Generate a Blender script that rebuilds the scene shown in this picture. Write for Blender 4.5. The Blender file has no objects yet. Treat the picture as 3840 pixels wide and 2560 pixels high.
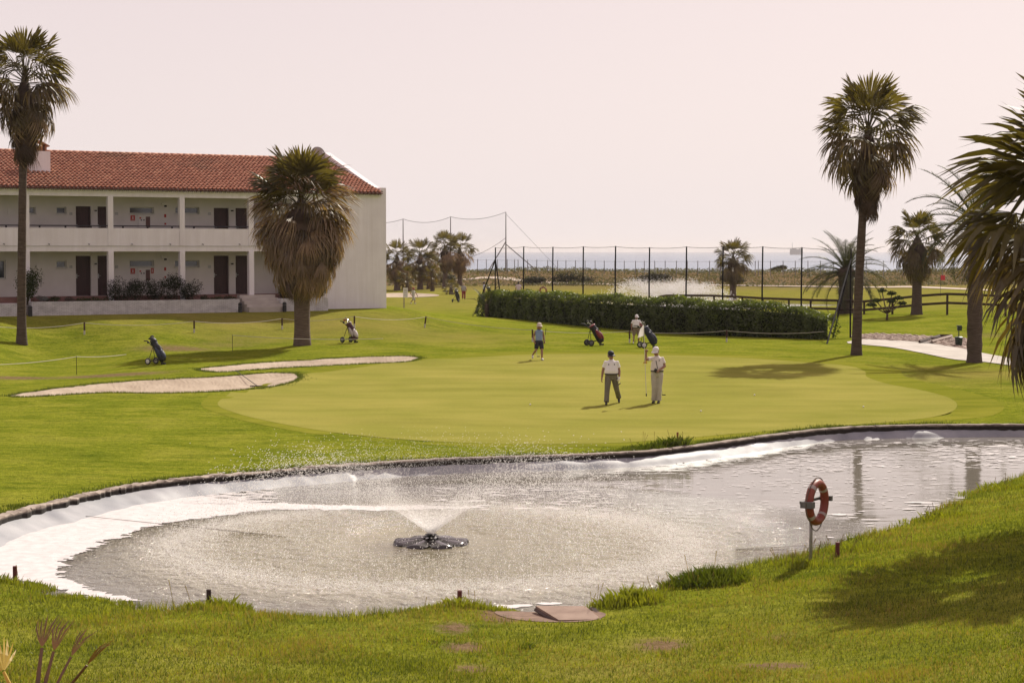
import bpy, bmesh, math, random
import numpy as np
from mathutils import Vector, Matrix, Quaternion, noise as mnoise

random.seed(7)
rng = np.random.default_rng(7)
scene = bpy.context.scene
col = scene.collection
R = math.radians

# ------------------------------------------------------------------ camera
CAM_H = 5.1
FPX = 7000.0                      # focal length in pixels of the 3840 px wide photograph
PITCH = math.atan2(342.0, FPX)
cam_data = bpy.data.cameras.new('camera')
cam = bpy.data.objects.new('camera', cam_data)
col.objects.link(cam)
cam.location = (0, 0, CAM_H)
cam.rotation_euler = (math.pi / 2 - PITCH, 0, 0)
cam_data.sensor_width = 36.0
cam_data.lens = FPX / 3840.0 * 36.0
cam_data.clip_start = 0.5
cam_data.clip_end = 40000
scene.camera = cam

# ------------------------------------------------------------------ sky, sun, exposure
SUN_AZ, SUN_EL = R(28), R(40)     # to the right of the view direction, in front of the camera
world = bpy.data.worlds.new('World')
scene.world = world
world.use_nodes = True
wn = world.node_tree
wn.nodes.clear()
w_out = wn.nodes.new('ShaderNodeOutputWorld')
w_bg = wn.nodes.new('ShaderNodeBackground')
w_bg.inputs['Strength'].default_value = 0.1
w_sky = wn.nodes.new('ShaderNodeTexSky')
w_sky.sky_type = 'NISHITA'
w_sky.sun_disc = False
w_sky.sun_elevation = SUN_EL
w_sky.sun_rotation = SUN_AZ
w_sky.air_density = 1.0
w_sky.dust_density = 5.0
w_sky.ozone_density = 1.0
# sea haze over the whole sky: scatters more light towards the sun's side, paler at the horizon
w_tc = wn.nodes.new('ShaderNodeTexCoord')
w_dot = wn.nodes.new('ShaderNodeVectorMath'); w_dot.operation = 'DOT_PRODUCT'
w_dot.inputs[1].default_value = (math.sin(SUN_AZ) * math.cos(SUN_EL), math.cos(SUN_AZ) * math.cos(SUN_EL), math.sin(SUN_EL))
wn.links.new(w_tc.outputs['Generated'], w_dot.inputs[0])
w_ph = wn.nodes.new('ShaderNodeMapRange')
w_ph.inputs['From Min'].default_value = -1.0
w_ph.inputs['From Max'].default_value = 1.0
w_ph.inputs['To Min'].default_value = 0.86
w_ph.inputs['To Max'].default_value = 1.08
wn.links.new(w_dot.outputs['Value'], w_ph.inputs['Value'])
w_sep = wn.nodes.new('ShaderNodeSeparateXYZ')
wn.links.new(w_tc.outputs['Generated'], w_sep.inputs[0])
w_el = wn.nodes.new('ShaderNodeValToRGB')
w_el.color_ramp.elements[0].position = 0.0
w_el.color_ramp.elements[0].color = (0.86, 0.775, 0.765, 1)
w_el.color_ramp.elements[1].position = 0.30
w_el.color_ramp.elements[1].color = (0.65, 0.50, 0.52, 1)
wn.links.new(w_sep.outputs['Z'], w_el.inputs['Fac'])
w_haze = wn.nodes.new('ShaderNodeVectorMath'); w_haze.operation = 'SCALE'
wn.links.new(w_el.outputs['Color'], w_haze.inputs[0])
w_sc = wn.nodes.new('ShaderNodeMath'); w_sc.operation = 'MULTIPLY'; w_sc.inputs[1].default_value = 9.5
wn.links.new(w_ph.outputs['Result'], w_sc.inputs[0])
wn.links.new(w_sc.outputs[0], w_haze.inputs['Scale'])
w_mix = wn.nodes.new('ShaderNodeMix')
w_mix.data_type = 'RGBA'
w_mix.inputs['Factor'].default_value = 0.88
wn.links.new(w_sky.outputs['Color'], w_mix.inputs['A'])
wn.links.new(w_haze.outputs['Vector'], w_mix.inputs['B'])
wn.links.new(w_mix.outputs['Result'], w_bg.inputs['Color'])
wn.links.new(w_bg.outputs['Background'], w_out.inputs['Surface'])

sun_vec = Vector((math.sin(SUN_AZ) * math.cos(SUN_EL), math.cos(SUN_AZ) * math.cos(SUN_EL), math.sin(SUN_EL)))
sun_data = bpy.data.lights.new('sun', 'SUN')
sun_data.energy = 5.0
sun_data.angle = R(0.7)
sun_data.color = (1.0, 0.92, 0.79)
sun = bpy.data.objects.new('sun', sun_data)
col.objects.link(sun)
sun.rotation_euler = sun_vec.to_track_quat('Z', 'Y').to_euler()
sun.location = (30, 60, 60)

scene.view_settings.view_transform = 'Standard'
scene.view_settings.look = 'None'
scene.view_settings.exposure = 0.20
scene.view_settings.gamma = 1.0
scene.view_settings.use_curve_mapping = False
scene.cycles.use_denoising = True
scene.cycles.max_bounces = 8
scene.cycles.transparent_max_bounces = 24
scene.cycles.sample_clamp_indirect = 6.0

# ------------------------------------------------------------------ pixel helpers (picture measured at 2352 x 1568)
K = 3840.0 / 2352.0
_cp, _sp = math.cos(PITCH), math.sin(PITCH)

def ray(fx, fy):
    """direction of a picture point, scaled so that dir.y == 1"""
    u = (fx * K - 1920.0) / FPX
    v = (1280.0 - fy * K) / FPX
    d = Vector((u, _cp + v * _sp, -_sp + v * _cp))
    return d / d.y

def at_depth(fx, fy, y):
    d = ray(fx, fy)
    return Vector((d.x * y, y, CAM_H + d.z * y))

def at_z(fx, fy, z):
    d = ray(fx, fy)
    t = (z - CAM_H) / d.z
    return Vector((d.x * t, t, z))

def X(fx, y):
    return ray(fx, 574).x * y

# ------------------------------------------------------------------ materials
MATS = {}

def _nt(name):
    m = bpy.data.materials.new(name)
    m.use_nodes = True
    nt = m.node_tree
    b = nt.nodes['Principled BSDF']
    return m, nt, b

def add_noise(nt, scale, detail=4.0, coord='Object', rough=0.55, vec=None, stretch=None):
    tc = nt.nodes.new('ShaderNodeTexCoord')
    n = nt.nodes.new('ShaderNodeTexNoise')
    n.inputs['Scale'].default_value = scale
    n.inputs['Detail'].default_value = detail
    n.inputs['Roughness'].default_value = rough
    src = tc.outputs[coord]
    if stretch:
        mp = nt.nodes.new('ShaderNodeMapping')
        mp.inputs['Scale'].default_value = stretch
        nt.links.new(src, mp.inputs['Vector'])
        src = mp.outputs['Vector']
    nt.links.new(src, n.inputs['Vector'])
    return n

def ramp(nt, src, stops):
    r = nt.nodes.new('ShaderNodeValToRGB')
    el = r.color_ramp.elements
    while len(el) < len(stops):
        el.new(0.5)
    for e, (p, c) in zip(el, stops):
        e.position = p
        e.color = (c[0], c[1], c[2], 1) if len(c) == 3 else c
    nt.links.new(src, r.inputs['Fac'])
    return r

def mixc(nt, fac, a, b, mode='MIX'):
    m = nt.nodes.new('ShaderNodeMix')
    m.data_type = 'RGBA'
    m.blend_type = mode
    for key, v in (('Factor', fac), ('A', a), ('B', b)):
        if hasattr(v, 'is_output'):
            nt.links.new(v, m.inputs[key])
        elif key == 'Factor':
            m.inputs[key].default_value = v
        else:
            m.inputs[key].default_value = (v[0], v[1], v[2], 1)
    return m.outputs['Result']

def add_bump(nt, b, height, strength=0.3, dist=0.02):
    bp = nt.nodes.new('ShaderNodeBump')
    bp.inputs['Strength'].default_value = strength
    bp.inputs['Distance'].default_value = dist
    nt.links.new(height, bp.inputs['Height'])
    nt.links.new(bp.outputs['Normal'], b.inputs['Normal'])
    return bp

def mat(name, c1, c2=None, scale=6.0, rough=0.7, metal=0.0, bump=0.0, bdist=0.01, spec=0.4, detail=5.0, stretch=None):
    """two-tone procedural material with optional fine relief"""
    if name in MATS:
        return MATS[name]
    m, nt, b = _nt(name)
    c2 = c2 or tuple(min(1, v * 1.25 + 0.01) for v in c1)
    n = add_noise(nt, scale, detail, stretch=stretch)
    r = ramp(nt, n.outputs['Fac'], [(0.3, c1), (0.72, c2)])
    nt.links.new(r.outputs['Color'], b.inputs['Base Color'])
    b.inputs['Roughness'].default_value = rough
    b.inputs['Metallic'].default_value = metal
    b.inputs['Specular IOR Level'].default_value = spec
    if bump:
        add_bump(nt, b, n.outputs['Fac'], bump, bdist)
    MATS[name] = m
    return m

def leaf_mat(name, c1, c2, scale=1.5, trans=0.45, gloss=0.12, rough=0.4, per_object=0.25, coord='Object', tint=(1.5, 1.4, 0.5)):
    """thin leaf: diffuse, light passing through, a little sheen"""
    if name in MATS:
        return MATS[name]
    m, nt, b = _nt(name)
    out = nt.nodes['Material Output']
    nt.nodes.remove(b)
    n = add_noise(nt, scale, 3.0, coord=coord)
    r = ramp(nt, n.outputs['Fac'], [(0.3, c1), (0.7, c2)])
    c = r.outputs['Color']
    if per_object:
        oi = nt.nodes.new('ShaderNodeObjectInfo')
        h = nt.nodes.new('ShaderNodeHueSaturation')
        mr = nt.nodes.new('ShaderNodeMapRange')
        mr.inputs['To Min'].default_value = 1.0 - per_object
        mr.inputs['To Max'].default_value = 1.0 + per_object
        nt.links.new(oi.outputs['Random'], mr.inputs['Value'])
        nt.links.new(mr.outputs['Result'], h.inputs['Value'])
        nt.links.new(c, h.inputs['Color'])
        c = h.outputs['Color']
    d = nt.nodes.new('ShaderNodeBsdfDiffuse')
    t = nt.nodes.new('ShaderNodeBsdfTranslucent')
    g = nt.nodes.new('ShaderNodeBsdfGlossy')
    g.inputs['Roughness'].default_value = rough
    g.inputs['Color'].default_value = (1, 1, 1, 1)
    tcol = mixc(nt, 1.0, c, tint, 'MULTIPLY')
    nt.links.new(c, d.inputs['Color'])
    nt.links.new(tcol, t.inputs['Color'])
    m1 = nt.nodes.new('ShaderNodeMixShader')
    m1.inputs['Fac'].default_value = trans
    nt.links.new(d.outputs[0], m1.inputs[1])
    nt.links.new(t.outputs[0], m1.inputs[2])
    m2 = nt.nodes.new('ShaderNodeMixShader')
    m2.inputs['Fac'].default_value = gloss
    nt.links.new(m1.outputs[0], m2.inputs[1])
    nt.links.new(g.outputs[0], m2.inputs[2])
    nt.links.new(m2.outputs[0], out.inputs['Surface'])
    MATS[name] = m
    return m

# ------------------------------------------------------------------ mesh helpers
def new_mesh(name, verts, faces, m=None, smooth=False):
    me = bpy.data.meshes.new(name)
    me.from_pydata([tuple(v) for v in verts], [], faces)
    if m:
        me.materials.append(m)
    if smooth:
        me.polygons.foreach_set('use_smooth', [True] * len(me.polygons))
    me.update()
    return me

def np_mesh(name, V, F, m=None, smooth=False):
    """V (n,3), F (k,3) or (k,4) arrays"""
    me = bpy.data.meshes.new(name)
    V = np.asarray(V, dtype=np.float32)
    F = np.asarray(F, dtype=np.int32)
    k, w = F.shape
    me.vertices.add(len(V))
    me.vertices.foreach_set('co', V.ravel())
    me.loops.add(k * w)
    me.loops.foreach_set('vertex_index', F.ravel())
    me.polygons.add(k)
    me.polygons.foreach_set('loop_start', np.arange(0, k * w, w, dtype=np.int32))
    if smooth:
        me.polygons.foreach_set('use_smooth', np.ones(k, dtype=bool))
    me.update(calc_edges=True)
    me.validate()
    if m:
        me.materials.append(m)
    return me

def link(name, me, parent=None, loc=None, rot=None, scale=None):
    o = bpy.data.objects.new(name, me)
    col.objects.link(o)
    if parent:
        o.parent = parent
    if loc is not None:
        o.location = loc
    if rot is not None:
        o.rotation_euler = rot
    if scale is not None:
        o.scale = scale if hasattr(scale, '__len__') else (scale,) * 3
    return o

def tag(o, label=None, cat=None, group=None, kind=None):
    if label:
        o['label'] = label
    if cat:
        o['category'] = cat
    if group:
        o['group'] = group
    if kind:
        o['kind'] = kind
    return o

def thing(name, label, cat, loc=(0, 0, 0), rz=0.0, group=None):
    o = bpy.data.objects.new(name, None)
    o.empty_display_size = 0.2
    col.objects.link(o)
    o.location = loc
    o.rotation_euler = (0, 0, rz)
    return tag(o, label, cat, group)

def copy_tree(o, parent=None):
    c = o.copy()
    col.objects.link(c)
    c.parent = parent
    for ch in list(o.children):
        copy_tree(ch, c)
    return c

class MB:
    """collects simple shapes into one mesh"""
    def __init__(s):
        s.v, s.f = [], []

    def add(s, verts, faces):
        b = len(s.v)
        s.v.extend(Vector(v) for v in verts)
        s.f.extend([tuple(i + b for i in f) for f in faces])
        return s

    def box(s, c, size, M=None):
        hx, hy, hz = size[0] / 2, size[1] / 2, size[2] / 2
        vs = [Vector((sx * hx, sy * hy, sz * hz)) for sz in (-1, 1) for sy in (-1, 1) for sx in (-1, 1)]
        if M is not None:
            vs = [M @ v for v in vs]
        vs = [v + Vector(c) for v in vs]
        return s.add(vs, [(0, 2, 3, 1), (4, 5, 7, 6), (0, 1, 5, 4), (2, 6, 7, 3), (0, 4, 6, 2), (1, 3, 7, 5)])

    def box2(s, lo, hi):
        lo, hi = Vector(lo), Vector(hi)
        return s.box((lo + hi) / 2, hi - lo)

    def tube(s, pts, radii, n=8, cap=True, flat=None):
        pts = [Vector(p) for p in pts]
        if not hasattr(radii, '__len__'):
            radii = [radii] * len(pts)
        rings = []
        up = None
        for i, p in enumerate(pts):
            a = pts[max(0, i - 1)]
            b = pts[min(len(pts) - 1, i + 1)]
            t = (b - a)
            t = t.normalized() if t.length > 1e-9 else Vector((0, 0, 1))
            if up is None:
                ref = Vector((0, 0, 1)) if abs(t.z) < 0.9 else Vector((0, 1, 0))
                up = (ref - t * ref.dot(t)).normalized()
            else:
                up = (up - t * up.dot(t))
                up = up.normalized() if up.length > 1e-6 else t.orthogonal().normalized()
            side = t.cross(up)
            r = radii[i]
            rr = r if hasattr(r, '__len__') else (r, r)
            rings.append([p + side * (math.cos(2 * math.pi * k / n) * rr[0]) + up * (math.sin(2 * math.pi * k / n) * rr[1]) for k in range(n)])
        vs = [v for r in rings for v in r]
        fs = []
        for i in range(len(rings) - 1):
            for k in range(n):
                fs.append((i * n + k, i * n + (k + 1) % n, (i + 1) * n + (k + 1) % n, (i + 1) * n + k))
        if cap:
            fs.append(tuple(range(n - 1, -1, -1)))
            fs.append(tuple(range((len(rings) - 1) * n, len(rings) * n)))
        return s.add(vs, fs)

    def lathe(s, prof, n=16, c=(0, 0, 0), M=None):
        """prof list of (r, z)"""
        c = Vector(c)
        vs = []
        for r, z in prof:
            for k in range(n):
                a = 2 * math.pi * k / n
                v = Vector((r * math.cos(a), r * math.sin(a), z))
                vs.append((M @ v if M is not None else v) + c)
        fs = []
        for i in range(len(prof) - 1):
            for k in range(n):
                fs.append((i * n + k, i * n + (k + 1) % n, (i + 1) * n + (k + 1) % n, (i + 1) * n + k))
        fs.append(tuple(range(n - 1, -1, -1)))
        fs.append(tuple(range((len(prof) - 1) * n, len(prof) * n)))
        return s.add(vs, fs)

    def ball(s, c, r, n=12, m=8, M=None):
        rr = r if hasattr(r, '__len__') else (r, r, r)
        c = Vector(c)
        vs = [Vector((0, 0, -rr[2]))]
        for i in range(1, m):
            t = math.pi * i / m - math.pi / 2
            for k in range(n):
                a = 2 * math.pi * k / n
                vs.append(Vector((rr[0] * math.cos(t) * math.cos(a), rr[1] * math.cos(t) * math.sin(a), rr[2] * math.sin(t))))
        vs.append(Vector((0, 0, rr[2])))
        if M is not None:
            vs = [M @ v for v in vs]
        vs = [v + c for v in vs]
        fs = []
        for k in range(n):
            fs.append((0, 1 + (k + 1) % n, 1 + k))
        for i in range(m - 2):
            for k in range(n):
                a = 1 + i * n + k
                b = 1 + i * n + (k + 1) % n
                fs.append((a, b, b + n, a + n))
        top = len(vs) - 1
        for k in range(n):
            fs.append((top, 1 + (m - 2) * n + k, 1 + (m - 2) * n + (k + 1) % n))
        return s.add(vs, fs)

    def torus(s, c, R_, r, n=32, m=10, M=None, a0=0.0, a1=2 * math.pi):
        c = Vector(c)
        full = abs(a1 - a0 - 2 * math.pi) < 1e-6
        cnt = n if full else n + 1
        vs = []
        for i in range(cnt):
            a = a0 + (a1 - a0) * i / n
            for k in range(m):
                b = 2 * math.pi * k / m
                v = Vector(((R_ + r * math.cos(b)) * math.cos(a), (R_ + r * math.cos(b)) * math.sin(a), r * math.sin(b)))
                vs.append((M @ v if M is not None else v) + c)
        fs = []
        for i in range(n):
            j = (i + 1) % cnt
            for k in range(m):
                fs.append((i * m + k, j * m + k, j * m + (k + 1) % m, i * m + (k + 1) % m))
        return s.add(vs, fs)

    def mesh(s, name, m=None, smooth=False):
        return new_mesh(name, s.v, s.f, m, smooth)

    def build(s, name, m, parent=None, smooth=False, loc=None, rot=None):
        return link(name, s.mesh(name, m, smooth), parent, loc, rot)

def auto_smooth(o, ang=40):
    """flat facets stay crisp where the angle is large"""
    me = o.data
    bm = bmesh.new()
    bm.from_mesh(me)
    for f in bm.faces:
        f.smooth = True
    lim = R(ang)
    for e in bm.edges:
        e.smooth = not (len(e.link_faces) == 2 and e.calc_face_angle(0) > lim)
    bm.to_mesh(me)
    bm.free()
    return o

def smoothstep(a, b, x):
    t = np.clip((x - a) / (b - a), 0, 1)
    return t * t * (3 - 2 * t)
# ------------------------------------------------------------------ the lie of the land
WATER_Z = -0.45
# (picture x, distance, height): heights read off standing people, posts and doors
_ctrl = [
    # near bank, rising to the viewpoint
    (300, 6, 1.5), (1176, 6, 1.4), (2000, 6, 1.7), (300, 15, 0.45), (1176, 15, 0.4), (2200, 15, 0.85), (2700, 18, 1.2),
    (-200, 22, 0.1), (300, 22, 0.02), (1176, 22, 0.0), (1800, 22, 0.18), (2300, 23, 0.5), (2800, 25, 0.9),
    (100, 28, -0.15), (900, 27.5, -0.12), (1400, 27.5, -0.1), (1862, 29.5, 0.17), (2100, 34, 0.1), (2300, 39, 0.05), (2500, 34, 0.5), (2700, 42, 0.3),
    (-300, 31, -0.2), (-500, 30, -0.1),
    # far edge of the pond
    (-250, 33, -0.15), (0, 37, -0.15), (300, 41, -0.15), (600, 45, -0.14), (900, 47, -0.13), (1250, 47.7, -0.12), (1500, 49, -0.12), (1700, 51.5, -0.12), (1900, 55, -0.12), (2352, 57, -0.12), (2700, 58, -0.1),
    # lawn and green
    (0, 50, 0.02), (400, 55, 0.02), (900, 56, 0.02), (1405, 62, 0.0), (1900, 62, 0.0), (2300, 66, 0.1), (2700, 66, 0.15),
    (100, 68, 0.1), (600, 68, 0.1), (1240, 79, 0.36), (1400, 84, 0.45), (1700, 82, 0.35), (900, 80, 0.4), (1960, 82, 0.28), (2240, 83, 0.1),
    (-300, 75, 0.4), (360, 79, 0.35), (45, 88, 0.62), (690, 88, 0.55), (195, 91, 0.97), (446, 93, 0.98), (647, 96, 0.95), (977, 101, 0.88),
    # terrace of the hotel
    (-300, 86, 1.72), (-300, 92, 1.88), (0, 90.5, 1.7), (0, 94, 1.88), (200, 92.5, 1.7), (200, 96, 1.88), (400, 95.5, 1.7), (400, 99, 1.88), (600, 99, 1.7), (600, 102, 1.88), (760, 101, 1.65), (760, 104, 1.86), (895, 104, 1.75), (915, 110, 1.7), (500, 115, 1.9), (-300, 115, 1.9), (100, 125, 1.9), (800, 118, 1.7),
    # behind the green, hedge
    (1230, 96, 0.55), (1470, 97, 0.35), (1668, 96, 0.42), (1890, 99, 0.4), (1400, 112, 0.55), (1120, 126, 0.62), (1090, 122, 0.75), (960, 125, 0.85),
    (2080, 97, 0.28), (2210, 97, 0.15), (2500, 97, 0.2), (2040, 125, 0.45), (2105, 132, 0.6), (1700, 125, 0.3), (2500, 130, 0.5),
    # far fairway, flat down to the dune
    (950, 180, -0.1), (1065, 198, -0.05), (1300, 185, -0.05), (1700, 180, -0.12), (2100, 180, 0.0), (2600, 180, 0.1), (500, 185, 0.3), (-100, 185, 0.5),
    (800, 240, 0.15), (1300, 245, 0.15), (1800, 245, 0.15), (2400, 245, 0.3), (200, 245, 0.5),
]
_CP = np.array([((fx - 1176) * 2.3324e-4 * d, d, z) for fx, d, z in _ctrl])
# work in log-distance so that near and far control points have equal say
def _uv(x, y):
    y = np.maximum(y, 1.0)
    return np.stack([x / y * 2.2, np.log(y)], -1)
_P = _uv(_CP[:, 0], _CP[:, 1])
def _phi(r2):
    return 0.5 * r2 * np.log(r2 + 1e-9)
_n = len(_P)
_r2 = ((_P[:, None, :] - _P[None, :, :]) ** 2).sum(-1)
_A = np.zeros((_n + 3, _n + 3))
_A[:_n, :_n] = _phi(_r2) + np.eye(_n) * 0.0006
_A[:_n, _n] = 1
_A[:_n, _n + 1:] = _P
_A[_n, :_n] = 1
_A[_n + 1:, :_n] = _P.T
_W = np.linalg.solve(_A, np.concatenate([_CP[:, 2], [0, 0, 0]]))

HTH, HX, HY = R(30), X(887, 106), 106.0          # hotel corner and turn

def zbase(x, y):
    x = np.atleast_1d(np.asarray(x, float)); y = np.atleast_1d(np.asarray(y, float))
    sh = x.shape
    q = _uv(np.clip(x.ravel(), -0.42 * y.ravel() - 4, 0.42 * y.ravel() + 4), np.minimum(y.ravel(), 262))
    out = np.empty(len(q))
    for i in range(0, len(q), 20000):
        s = slice(i, i + 20000)
        r2 = ((q[s][:, None, :] - _P[None, :, :]) ** 2).sum(-1)
        out[s] = _phi(r2) @ _W[:_n] + _W[_n] + q[s] @ _W[_n + 1:]
    z = out.reshape(sh)
    # level terrace in front of and under the hotel
    xl_ = (x - HX) * math.cos(HTH) + (y - HY) * math.sin(HTH)
    pl_ = -(x - HX) * math.sin(HTH) + (y - HY) * math.cos(HTH)
    k_ = smoothstep(-5.5, -1.0, pl_) * smoothstep(3.0, 0.2, xl_) * smoothstep(24, 18, pl_)
    z = z * (1 - k_) + (1.78 + 0.04 * np.clip(pl_ + 1, 0, 2)) * k_
    # dune along the shore, then the drop to the beach
    nz = 0.5 * np.sin(x * 0.071 + 1.3) + 0.35 * np.sin(x * 0.19) + 0.2 * np.sin(x * 0.43 + y * 0.2)
    z = z + smoothstep(257, 288, y) * (1.45 + 0.28 * nz)
    z = z - smoothstep(296, 345, y) * 16.0
    return z

def ground_hit(fx, fy, zf=zbase):
    d = ray(fx, fy)
    ys = np.concatenate([np.arange(8, 70, 0.25), np.arange(70, 330, 0.5)])
    zr = CAM_H + d.z * ys
    g = zf(d.x * ys, ys)
    below = np.nonzero(zr <= g)[0]
    if len(below) == 0:
        return at_depth(fx, fy, 320)
    i = below[0]
    if i == 0:
        y = ys[0]
    else:
        a0, a1 = zr[i - 1] - g[i - 1], zr[i] - g[i]
        y = ys[i - 1] + (ys[i] - ys[i - 1]) * a0 / (a0 - a1)
    return Vector((d.x * y, y, CAM_H + d.z * y))

def spline(pts, closed=False, n=6):
    """Catmull-Rom through 2-D points"""
    P = [np.array(p[:2], float) for p in pts]
    m = len(P)
    out = []
    rngi = range(m) if closed else range(m - 1)
    for i in rngi:
        if closed:
            p0, p1, p2, p3 = P[(i - 1) % m], P[i], P[(i + 1) % m], P[(i + 2) % m]
        else:
            p0, p1, p2, p3 = P[max(0, i - 1)], P[i], P[i + 1], P[min(m - 1, i + 2)]
        for k in range(n):
            t = k / n
            out.append(0.5 * ((2 * p1) + (-p0 + p2) * t + (2 * p0 - 5 * p1 + 4 * p2 - p3) * t * t + (-p0 + 3 * p1 - 3 * p2 + p3) * t ** 3))
    if not closed:
        out.append(P[-1])
    return np.array(out)

def sdist(x, y, poly):
    """signed distance to a closed polygon, negative inside"""
    x = np.asarray(x, float); y = np.asarray(y, float)
    sh = x.shape
    p = np.stack([x.ravel(), y.ravel()], -1)
    a = poly; b = np.roll(poly, -1, 0)
    best = np.full(len(p), 1e9)
    inside = np.zeros(len(p), bool)
    for (ax, ay), (bx, by) in zip(a, b):
        ex, ey = bx - ax, by - ay
        wx, wy = p[:, 0] - ax, p[:, 1] - ay
        t = np.clip((wx * ex + wy * ey) / (ex * ex + ey * ey + 1e-12), 0, 1)
        best = np.minimum(best, (wx - ex * t) ** 2 + (wy - ey * t) ** 2)
        c = ((ay > p[:, 1]) != (by > p[:, 1]))
        with np.errstate(divide='ignore', invalid='ignore'):
            xi = ax + (p[:, 1] - ay) * ex / (ey if abs(ey) > 1e-12 else 1e-12)
        inside ^= c & (p[:, 0] < xi)
    d = np.sqrt(best)
    return np.where(inside, -d, d).reshape(sh)

# pond outline: kerb side from its top edge, near side from the crest of the bank
_far = [(-330, 1330), (-200, 1270), (-80, 1222), (0, 1190), (150, 1150), (300, 1117), (450, 1098), (600, 1085), (750, 1072), (900, 1062), (1075, 1053), (1250, 1048), (1400, 1042), (1500, 1036), (1620, 1022), (1700, 1011), (1800, 997), (1900, 986), (2000, 980), (2150, 977), (2352, 976), (2600, 980)]
_near = [(2640, 1000), (2500, 1030), (2352, 1092), (2250, 1132), (2150, 1182), (2050, 1230), (1930, 1270), (1862, 1290), (1700, 1326), (1560, 1345), (1440, 1376), (1380, 1390), (1270, 1393), (1150, 1393), (1050, 1391), (950, 1400), (850, 1405), (700, 1405), (560, 1403), (400, 1388), (250, 1372), (120, 1350), (0, 1322), (-120, 1330), (-260, 1360)]
kerb_line = spline([at_z(fx, fy, -0.12) for fx, fy in _far], False, 5)
near_line = spline([at_z(fx, fy, -0.14) for fx, fy in _near], False, 4)
pond = np.concatenate([kerb_line, near_line])

def pix_poly(pts, n=5, closed=True):
    return spline([ground_hit(fx, fy) for fx, fy in pts], closed, n)

green_poly = pix_poly([(500, 925), (560, 893), (650, 872), (760, 853), (880, 839), (980, 829), (1100, 820), (1240, 814), (1400, 813), (1600, 818), (1750, 825), (1850, 832), (1945, 840), (1985, 852), (1992, 866), (2040, 882), (2120, 897), (2180, 914), (2198, 932), (2172, 951), (2080, 966), (1900, 980), (1700, 995), (1500, 1012), (1350, 1019), (1150, 1019), (950, 1011), (780, 995), (640, 972), (540, 948)])
fringe_poly = pix_poly([(462, 925), (535, 886), (640, 863), (760, 844), (900, 829), (1000, 820), (1100, 812), (1240, 806), (1400, 806), (1600, 811), (1850, 824), (1990, 836), (2062, 848), (2082, 866), (2190, 891), (2285, 918), (2306, 938), (2262, 957), (2120, 970), (1900, 986), (1700, 1002), (1500, 1020), (1350, 1027), (1150, 1027), (950, 1019), (770, 1003), (620, 979), (510, 952)])
bunker_a = pix_poly([(22, 911), (110, 898), (230, 884), (360, 875), (480, 869), (550, 865), (615, 860), (668, 860), (686, 868), (672, 880), (610, 893), (500, 902), (370, 906), (250, 905), (130, 911), (60, 915)])
bunker_b = pix_poly([(455, 850), (520, 843), (600, 836), (700, 830), (800, 824), (890, 821), (950, 821), (962, 826), (930, 834), (840, 838), (740, 843), (660, 847), (590, 852), (530, 857), (480, 856)])
bunker_c = pix_poly([(850, 682), (900, 674), (990, 676), (1005, 681), (930, 684)])
path_poly = pix_poly([(1945, 786), (1985, 780), (2060, 783), (2130, 789), (2205, 800), (2260, 812), (2352, 828), (2480, 848), (2500, 872), (2352, 845), (2260, 832), (2190, 826), (2120, 812), (2050, 798), (1990, 792)])
cobble_poly = pix_poly([(1958, 770), (2010, 767), (2090, 770), (2180, 776), (2230, 781), (2235, 803), (2180, 796), (2120, 786), (2050, 783), (1985, 780), (1962, 777)])
farpath_poly = pix_poly([(1040, 643), (1075, 640), (1120, 636), (1160, 637), (1230, 645), (1330, 650), (1500, 653), (1700, 655), (2000, 660), (2100, 658), (2300, 668), (2300, 670), (2090, 661), (1900, 661), (1600, 656), (1400, 653), (1250, 650), (1150, 642), (1100, 640)], 3)
pond2 = pix_poly([(1380, 694), (1480, 690), (1590, 690), (1700, 690), (1800, 690), (1900, 692), (1992, 696), (1988, 699), (1900, 701), (1800, 704), (1700, 710), (1550, 710), (1420, 704)])

dirt_poly = spline([ground_hit(*q) for q in [(1136, 1404), (1180, 1399), (1235, 1398), (1300, 1398), (1360, 1403), (1392, 1412), (1360, 1424), (1290, 1428), (1210, 1424), (1160, 1416)]], True, 4)

def ground(x, y):
    x = np.atleast_1d(np.asarray(x, float)); y = np.atleast_1d(np.asarray(y, float))
    z = zbase(x, y)
    s = sdist(x, y, pond)
    # uneven crest on the grassy bank
    z = z + 0.045 * np.sin(x * 2.1 + 0.7 * np.sin(y * 1.7)) * np.sin(y * 1.3 + 1.0) * smoothstep(44, 34, y)
    t = smoothstep(0.28, -0.4, s)
    z = z * (1 - t) + (-1.3) * t
    for poly, dep in ((bunker_a, 0.22), (bunker_b, 0.16), (bunker_c, 0.3)):
        b = sdist(x, y, poly)
        z = z - dep * smoothstep(0.0, -1.6, b)
        z = z + 0.07 * np.exp(-((b - 0.5) / 0.6) ** 2)
    t2 = smoothstep(0.5, -1.5, sdist(x, y, pond2))
    z = z * (1 - t2) + (-1.5) * t2
    return z

def gz(x, y):
    return float(ground([x], [y])[0])

def gp(fx, fy):
    """ground point under a picture point"""
    p = ground_hit(fx, fy)
    p.z = gz(p.x, p.y)
    return p

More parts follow.
